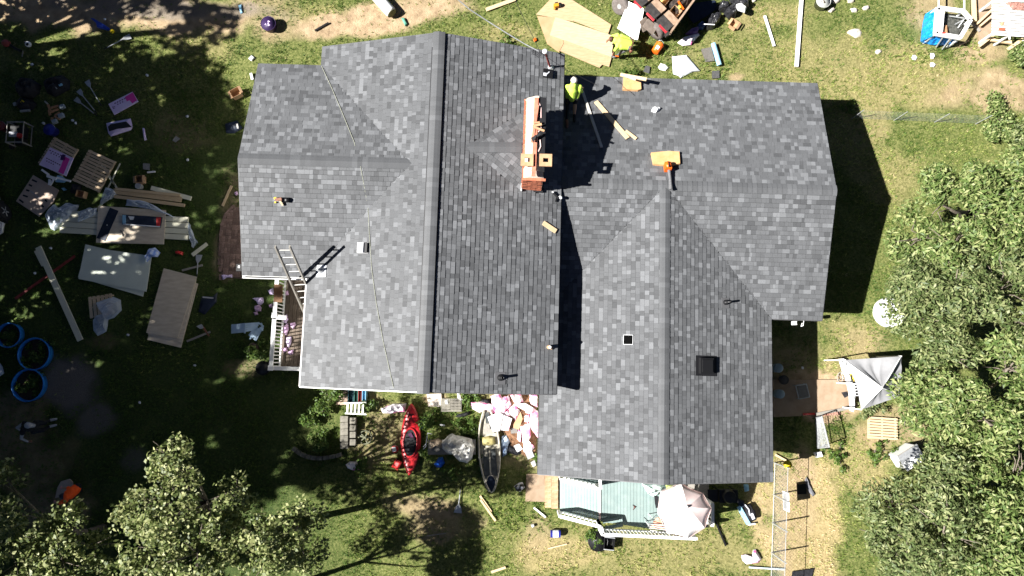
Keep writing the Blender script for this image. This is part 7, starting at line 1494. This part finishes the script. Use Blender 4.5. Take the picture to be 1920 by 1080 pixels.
# ================================================================== THE EAST YARD
slab('patio_slab', 'x', 'slab', [(1450, 712), (1592, 712), (1597, 738), (1592, 764), (1500, 780), (1450, 782)], CONC, -.06, .13)
o = [x for x in bpy.data.objects if x.name == 'patio_slab'][0]; o['kind'] = 'structure'; del o['category']; o['label'] = 'tan patio slab half in the house shade'
CAN = mat('grey_tent_canvas', (.25, .25, .26), (.30, .30, .31), 3, .75, bump=.25, bscale=6)
te = thing('canopy_tent', 'sagging pale grey canopy tent half under the oak branches', 'tent', P(1640, 715, 0)); L0 = te.location; ap = PV(1655, 727, 2.1); tc_ = [PV(1585, 675, 1.55), PV(1690, 668, 1.6), PV(1691, 742, 1.4), PV(1615, 768, 1.35), PV(1606, 720, 1.45)]
for k in range(5):
    a, b = tc_[k], tc_[(k + 1) % 5]; q = MB(); vs = []; rr_ = random.Random(k)
    for i in range(9):
        for j in range(13):
            e = a.lerp(b, j / 12); p_ = ap.lerp(e, i / 8); fold = .045 * math.sin(j * 1.9 + k) * math.sin(math.pi * i / 8 * .9) * (1.6 if k == 1 else .8); vs.append(p_ + Vector((0, 0, fold - .16 * math.sin(math.pi * i / 8) * math.sin(math.pi * j / 12))))
    fs = [(i * 13 + j, (i + 1) * 13 + j, (i + 1) * 13 + j + 1, i * 13 + j + 1) for i in range(8) for j in range(12)]; nv = len(vs); q.add(vs + [v_ - Vector((0, 0, .008)) for v_ in vs], fs + [tuple(x + nv for x in f_[::-1]) for f_ in fs]); q.build('canopy_panel', CAN, te, True)
    q = MB(); q.bar(a, Vector((a.x, a.y, 0)), .04, .04); q.build('pole', WHITE, te)
    q = MB(); q.bar(ap - Vector((0, 0, .03)), a - Vector((0, 0, .03)), .03, .03); q.build('strut', WHITE, te)
NET = mat('white_netting', (.62, .63, .65), (.74, .75, .77), 8, .6)
heap('white_netting', 'white netting gathered along the left side of the tent', 'netting', [(1572, 672), (1582, 672), (1590, 690), (1596, 716), (1602, 745), (1600, 772), (1594, 770), (1592, 736), (1584, 706), (1576, 690)], NET, .25, .2, 151, None, 7, 6, .9, .02)
t = thing('folding_chair', 'white chair with black mesh seat at the edge of the tan slab', 'chair', P(1597, 730, 0)); L0 = t.location; q = MB(); q.box((0, 0, .45), (.34, .42, .03)); q.build('frame', WPL, t); q = MB()
for k in range(4): q.box((-.05, -.15 + k * .1, .475), (.13, .07, .012))
q.box((.12, 0, .475), (.10, .4, .014)); q.build('mesh_panel', BLACKP, t)
for x in (-.14, .14):
    for y in (-.18, .18): q = MB(); q.bar((x, y, 0), (x, y, .45), .03, .03); q.build('leg', WPL, t)
slab('black_mat', 'small dark square on the tan slab by the white chair', 'mat', [(1578, 736), (1588, 734), (1591, 742), (1584, 746)], BLACKC, .08, .02)
t = thing('old_wheel', 'old spoked wheel lying at the corner of the tan slab', 'wheel', P(1580, 708, .1)); q = MB(); q.tube([(.2 * math.cos(a), .2 * math.sin(a), 0) for a in np.linspace(0, 2 * math.pi, 24)], .014, 5); q.build('rim', GREYW, t); q = MB()
for k in range(7): q.tube([(0, 0, .02), (.2 * math.cos(k * .9), .2 * math.sin(k * .9), 0)], .006, 4)
q.build('spoke', GREYM, t)
heap('yellow_bag', 'yellow and black things in the opening of the tent', 'bag', [(1592, 700), (1600, 704), (1603, 716), (1596, 714)], mat('yellow_black', (.02, .02, .02), (.55, .42, .02), 12, .6, lo=.5, hi=.55), .25, .7, 152)
q = MB(); R_ = 28 / 52; q.lathe([(R_, -.03), (R_, .14), (R_ * .98, .2), (R_ * .9, .17), (0, .16)], 30); one(q, 'round_pool', mat('white_pool', (.80, .80, .80), (.84, .84, .83), 3, .5), 'white round pool lid half hidden by the oaks', 'pool', P(1665, 586, 0)); clear([(1672 + 33 * math.cos(k), 589 + 33 * math.sin(k)) for k in range(7)])
# white shed box
t = thing('storage_box', 'white storage box with a grey lid under the oak branches', 'storage box', P(1689, 853, 0), ang((1668, 862), (1706, 838))); q = MB(); q.box((0, 0, .3), (.74, .52, .6)); q.build('body', WPL, t); q = MB(); q.box((0, .13, .63), (.80, .32, .05), rx=.25); q.build('lid', GREYM, t); q = MB(); q.box((0, -.16, .64), (.80, .28, .04), rx=-.25); q.build('front_lid', WPL, t); clear([(1663, 855), (1700, 832), (1716, 850), (1682, 878)])
for k in range(6): q = MB(); q.box((-.3 + k * .12, -.265, .3), (.02, .012, .5)); q.build('rib', WPL, t)
# leaning gate, pipes
t = thing('wire_gate', 'galvanised wire gate leaning beside the house shade', 'gate', P(1540, 810, 0)); L0 = t.location; q = MB(); g0_, g1_, g2_, g3_ = PV(1530, 783, .1), PV(1541, 781, 1.1), PV(1555, 838, 1.1), PV(1533, 840, .1)
for a, b in ((g0_, g1_), (g1_, g2_), (g2_, g3_), (g3_, g0_)): q.tube([a, b], .024, 6)
q.tube([g0_.lerp(g1_, .45), g3_.lerp(g2_, .45)], .016, 6); q.build('frame', GREYM, t); q = MB()
for k in range(1, 9): q.tube([g0_.lerp(g1_, k / 9), g3_.lerp(g2_, k / 9)], .006, 4)
for k in range(1, 20): q.tube([g0_.lerp(g3_, k / 20), g1_.lerp(g2_, k / 20)], .006, 4)
q.build('wire_mesh', GREYM, t)
board('red_bar', 'bright red bar above the wire gate, reaching into the shade', 'bar', (1506, 777), (1550, 775), .07, RED, .08, .05)
board('timber', 'dark timber along the lower edge of the tan slab', 'timber', (1530, 777), (1598, 764), .10, GREYW, .03, .12)
board('reddish_board', 'reddish board on the ground below the tan slab', 'board', (1540, 776), (1575, 774), .14, mat('reddish_board', (.36, .18, .13), (.46, .26, .2), 8, .8), .02, .03)
slab('white_block', 'white block on the ground below the leaning gate', 'block', [(1528, 849), (1540, 847), (1543, 856), (1531, 858)], WPL, .02, .12)
t = thing('lawn_chair', 'overturned grey wire basket in the house shade on the slab', 'basket', P(1503, 733, .07)); L0 = t.location; q = MB()
for a, b in (((1492, 723), (1512, 720)), ((1512, 720), (1518, 744)), ((1518, 744), (1498, 748)), ((1498, 748), (1492, 723))): q.tube([PV(*a, .3), PV(*b, .3)], .022, 6); A_ = PV(*a, .3); q.tube([A_, Vector((A_.x, A_.y, 0))], .018, 5)
q.build('frame', GREYM, t); q = MB(); q.box((.0, 0, .12), (.36, .42, .04)); q.build('seat', GREYW, t)
bucket('plant_pot', 'dark pot in the house shade left of the wire basket', 1466, 712, .16, .2, mat('dark_pot', (.06, .055, .05), rough=.8), handle=False)
for X, Y, lb in ((1452, 690, 'pale blue drum against the shaded east wall'), (1455, 738, 'small grey drum against the shaded east wall')): q = MB(); q.lathe([(.15, 0), (.16, .4), (.14, .42), (0, .43)], 16); one(q, 'drum', mat('drum_grey_blue', (.22, .28, .30), rough=.6), lb, 'drum', P(X, Y, 0), 0, None, True)
q = MB(); q.box((0, 0, 0), (.12, .12, .16)); q.lathe([(.05, .08), (.03, .12)], 8); one(q, 'wall_lantern', WPL, 'small pale lantern under the right wing eave', 'lamp', P(1489, 606, 2.0))
t = thing('hook_bracket', 'white looped bracket hanging under the right wing eave', 'bracket', P(1504, 606, 2.2)); q = MB(); q.tube([(0, .2, .2), (0, 0, .1), (.03, -.08, 0), (-.02, -.1, -.05), (-.02, .0, .05)], .012, 5); q.build('loop', WPL, t)
# ---- wire fence along the side yard
FZ = 1.2
fe = thing('wire_fence', 'wire mesh fence running down the lawn right of the house', 'fence', P(1450, 970, 0)); L0 = fe.location; A_, B_ = P(1452, 868, 0) - L0, P(1444, 1110, 0) - L0; d = B_ - A_; Lf = d.length; du = d.normalized()
q = MB(); q.tube([A_ + Vector((0, 0, FZ)), B_ + Vector((0, 0, FZ))], .010, 5); q.tube([A_ + Vector((0, 0, .05)), B_ + Vector((0, 0, .05))], .008, 4); q.build('strand', GREYM, fe)
q = MB(); st_ = .115; n_ = int((Lf + FZ) / st_)
for sgn in (1, -1):
    for k in range(n_):
        s0 = k * st_ - FZ if sgn > 0 else k * st_
        a0_, z0_, a1_, z1_ = s0, 0, s0 + sgn * FZ, FZ
        if sgn > 0:
            if a0_ < 0: z0_ = -a0_; a0_ = 0
            if a1_ > Lf: z1_ = FZ - (a1_ - Lf); a1_ = Lf
        else:
            if a1_ < 0: z1_ = a0_; a1_ = 0
            if a0_ > Lf: z0_ = a0_ - Lf; a0_ = Lf
        if z1_ - z0_ < .05: continue
        q.tube([A_ + du * a0_ + Vector((.002 * sgn, 0, z0_)), A_ + du * a1_ + Vector((.002 * sgn, 0, z1_))], .0026, 3)
o = q.build('wire_mesh', GREYM, fe); o['kind'] = 'stuff'
for f_ in (0, .25, .47, .70, .93): q = MB(); p_ = A_ + d * f_; q.tube([p_ - Vector((0, 0, .1)), p_ + Vector((0, 0, FZ + .08))], .024, 8); q.build('post', GREYM, fe)
for Y, lb in ((935, 'x'),): pass
t = thing('small_sign', 'small white framed panel hung on the wire fence', 'sign', P(1474, 940, 1.0)); q = MB(); q.box((0, 0, 0), (.05, .62, .42)); q.build('frame', WHITE, t); q = MB(); q.box((-.004, 0, 0), (.055, .50, .32)); q.build('panel', GREYM, t)
fn = thing('wire_fence', 'thin wire fence running right from the house shadow on the north lawn', 'fence', P(1700, 225, 0)); L0 = fn.location; q = MB(); A_, B_ = P(1598, 222, 0) - L0, P(1830, 232, 0) - L0; d = B_ - A_; Lf = d.length; du = d.normalized()
for k in range(30): a_ = Lf * k / 29; q.tube([A_ + du * a_, A_ + du * a_ + Vector((0, 0, .8))], .0015, 3)
for k in range(9): z = .06 + k * .09; q.tube([A_ + Vector((0, 0, z)), B_ + Vector((0, 0, z))], .0018, 3)
q.build('wire_mesh', GREYM, fn)
for f_ in (.0, .34, .67, 1.0): q = MB(); p_ = A_ + d * f_; q.tube([p_ - Vector((0, 0, .1)), p_ + Vector((0, 0, .85))], .014, 8); q.build('post', GREYM, fn)
t = bucket('bucket', 'bright yellow bowl hanging at the top of the wire fence', 1474, 870, .13, .16, YELLOW, fill=mat('yellow_grain', (.60, .42, .02), rough=.8), handle=False, z=.9)
board('curved_timber', 'curved pale timber at the corner of the house by the yellow bowl', 'timber', (1454, 853), (1474, 864), .07, PINE, .03, .04)
t = thing('black_board', 'black square board standing on the straw grass', 'board', P(1503, 918, 0)); q = MB(); q.prism(rel([(1494, 908), (1512, 908), (1512, 926), (1495, 927)], t.location, .05), .03, .03); q.build('sheet', BLACKP, t); clear([(1494, 907), (1513, 907), (1513, 928), (1494, 928)])
heap('grey_cloth', 'grey cloth strip on the straw grass beside the black board', 'cloth', [(1509, 900), (1512, 894), (1514, 904), (1520, 912), (1528, 928), (1524, 931), (1516, 922), (1510, 908)], mat('grey_rag', (.10, .10, .115), (.15, .15, .165), 12, .9), .06, .02, 161)
board('white_tube', 'pale blue pole lying across the fence line at the bottom', 'pole', (1405, 1064), (1470, 1068), .05, mat('pale_pole', (.45, .55, .58), rough=.5), .03, .05)
slab('dark_panel', 'dark panel cut by the bottom edge on the straw grass', 'panel', [(1486, 1072), (1526, 1066), (1520, 1090), (1484, 1090)], BLACKC, .03, .03)
# grass blades: small tufts of leaning blades, thinner on the bare patches
NT = 120000
tx = RNG.uniform(-21, 19.5, NT); ty = RNG.uniform(-8.5, 15.5, NT)
d_ = np.clip(patches(tx, ty, DIRT) + patches(tx, ty, GRAVEL) - patches(tx, ty, GREEN) * .6, 0, 1); r_ = np.clip(patches(tx, ty, DRY), 0, 1); g_ = np.clip(patches(tx, ty, GREEN), 0, 1)
cl = fbm(tx, ty, 77, 1.6, 4)
keep = RNG.random(NT) < np.clip((cl - .33) * 4.2, .10, 1) * (1 - .93 * d_)
hl = lambda x, y: (math.cos(-PHI) * x - math.sin(-PHI) * y, math.sin(-PHI) * x + math.cos(-PHI) * y)
lx, ly = hl(tx, ty)
inside = ((lx > -6) & (lx < 1.2) & (ly > -.4) & (ly < 9.6)) | ((lx > -8) & (lx < -5) & (ly > 2.8) & (ly < 9)) | ((lx > 0) & (lx < 9.6) & (ly > 2.1) & (ly < 9.3)) | ((lx > 1.2) & (lx < 8) & (ly > -3) & (ly < 3))
keep &= ~inside
for pl in CLEAR:
    xs = [q_[0] for q_ in pl]; ys = [q_[1] for q_ in pl]
    ii = np.nonzero((tx > min(xs)) & (tx < max(xs)) & (ty > min(ys)) & (ty < max(ys)))[0]
    if not len(ii): continue
    px_, py_ = tx[ii], ty[ii]; ins = np.zeros(len(ii), bool)
    for k_ in range(len(pl)):
        (ax, ay), (bx_, by_) = pl[k_], pl[(k_ + 1) % len(pl)]
        if ay == by_: continue
        ins ^= ((ay > py_) != (by_ > py_)) & (px_ < (bx_ - ax) * (py_ - ay) / (by_ - ay) + ax)
    keep[ii[ins]] = False
tx, ty, r_, g_, cl, d_ = tx[keep], ty[keep], r_[keep], g_[keep], cl[keep], d_[keep]
K = 4
bx = np.repeat(tx, K) + RNG.normal(0, .022, len(tx) * K); by = np.repeat(ty, K) + RNG.normal(0, .022, len(tx) * K)
n = len(bx); az = RNG.uniform(0, 2 * np.pi, n); ln = RNG.uniform(.05, .14, n) * (1 + .9 * np.repeat(g_, K)); up = RNG.uniform(.3, 1.0, n); wd = RNG.uniform(.007, .016, n) * (1 + .5 * np.repeat(g_, K))
z0 = -.025
ux, uy = np.cos(az), np.sin(az)
V = np.empty((n, 3, 3), np.float32)
V[:, 0] = np.stack([bx - uy * wd, by + ux * wd, np.full(n, z0)], -1)
V[:, 1] = np.stack([bx + uy * wd, by - ux * wd, np.full(n, z0)], -1)
V[:, 2] = np.stack([bx + ux * ln * (1 - up * .6), by + uy * ln * (1 - up * .6), z0 + ln * up], -1)
lush_shade = np.clip((-4.5 - tx) / 4, 0, 1) * np.clip((10.5 - ty) / 3, 0, 1)  # same west mask greens the blades and darkens them as painted shade
tone = np.repeat(np.clip(-.30 * lush_shade + r_ * .75 + (1 - g_) * .13 + RNG.normal(0, .22, len(tx)) + (fbm(tx, ty, 91, .5, 3) - .5) * .9, 0, 1), K * 3)
bm_ = bpy.data.materials.new('grass_blade'); bm_.use_nodes = True; N = bm_.node_tree.nodes; Lk = bm_.node_tree.links; b = N['Principled BSDF']
b.inputs['Roughness'].default_value = .6; b.inputs['Specular IOR Level'].default_value = .25
gc = ramp_node(attr_node('tone'), [(0.0, (.070, .125, .022)), (.40, (.22, .275, .062)), (.70, (.41, .40, .145)), (1.0, (.62, .50, .29))])
Lk.new(gc, b.inputs['Base Color'])
t = N.new('ShaderNodeBsdfTranslucent'); Lk.new(gc, t.inputs[0]); mx = N.new('ShaderNodeMixShader'); mx.inputs[0].default_value = .3
Lk.new(b.outputs[0], mx.inputs[1]); Lk.new(t.outputs[0], mx.inputs[2]); Lk.new(mx.outputs[0], N['Material Output'].inputs[0])
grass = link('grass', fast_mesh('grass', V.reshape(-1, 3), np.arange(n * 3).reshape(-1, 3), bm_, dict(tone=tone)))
tag(grass, 'short green and straw coloured lawn grass round the house', kind='stuff')
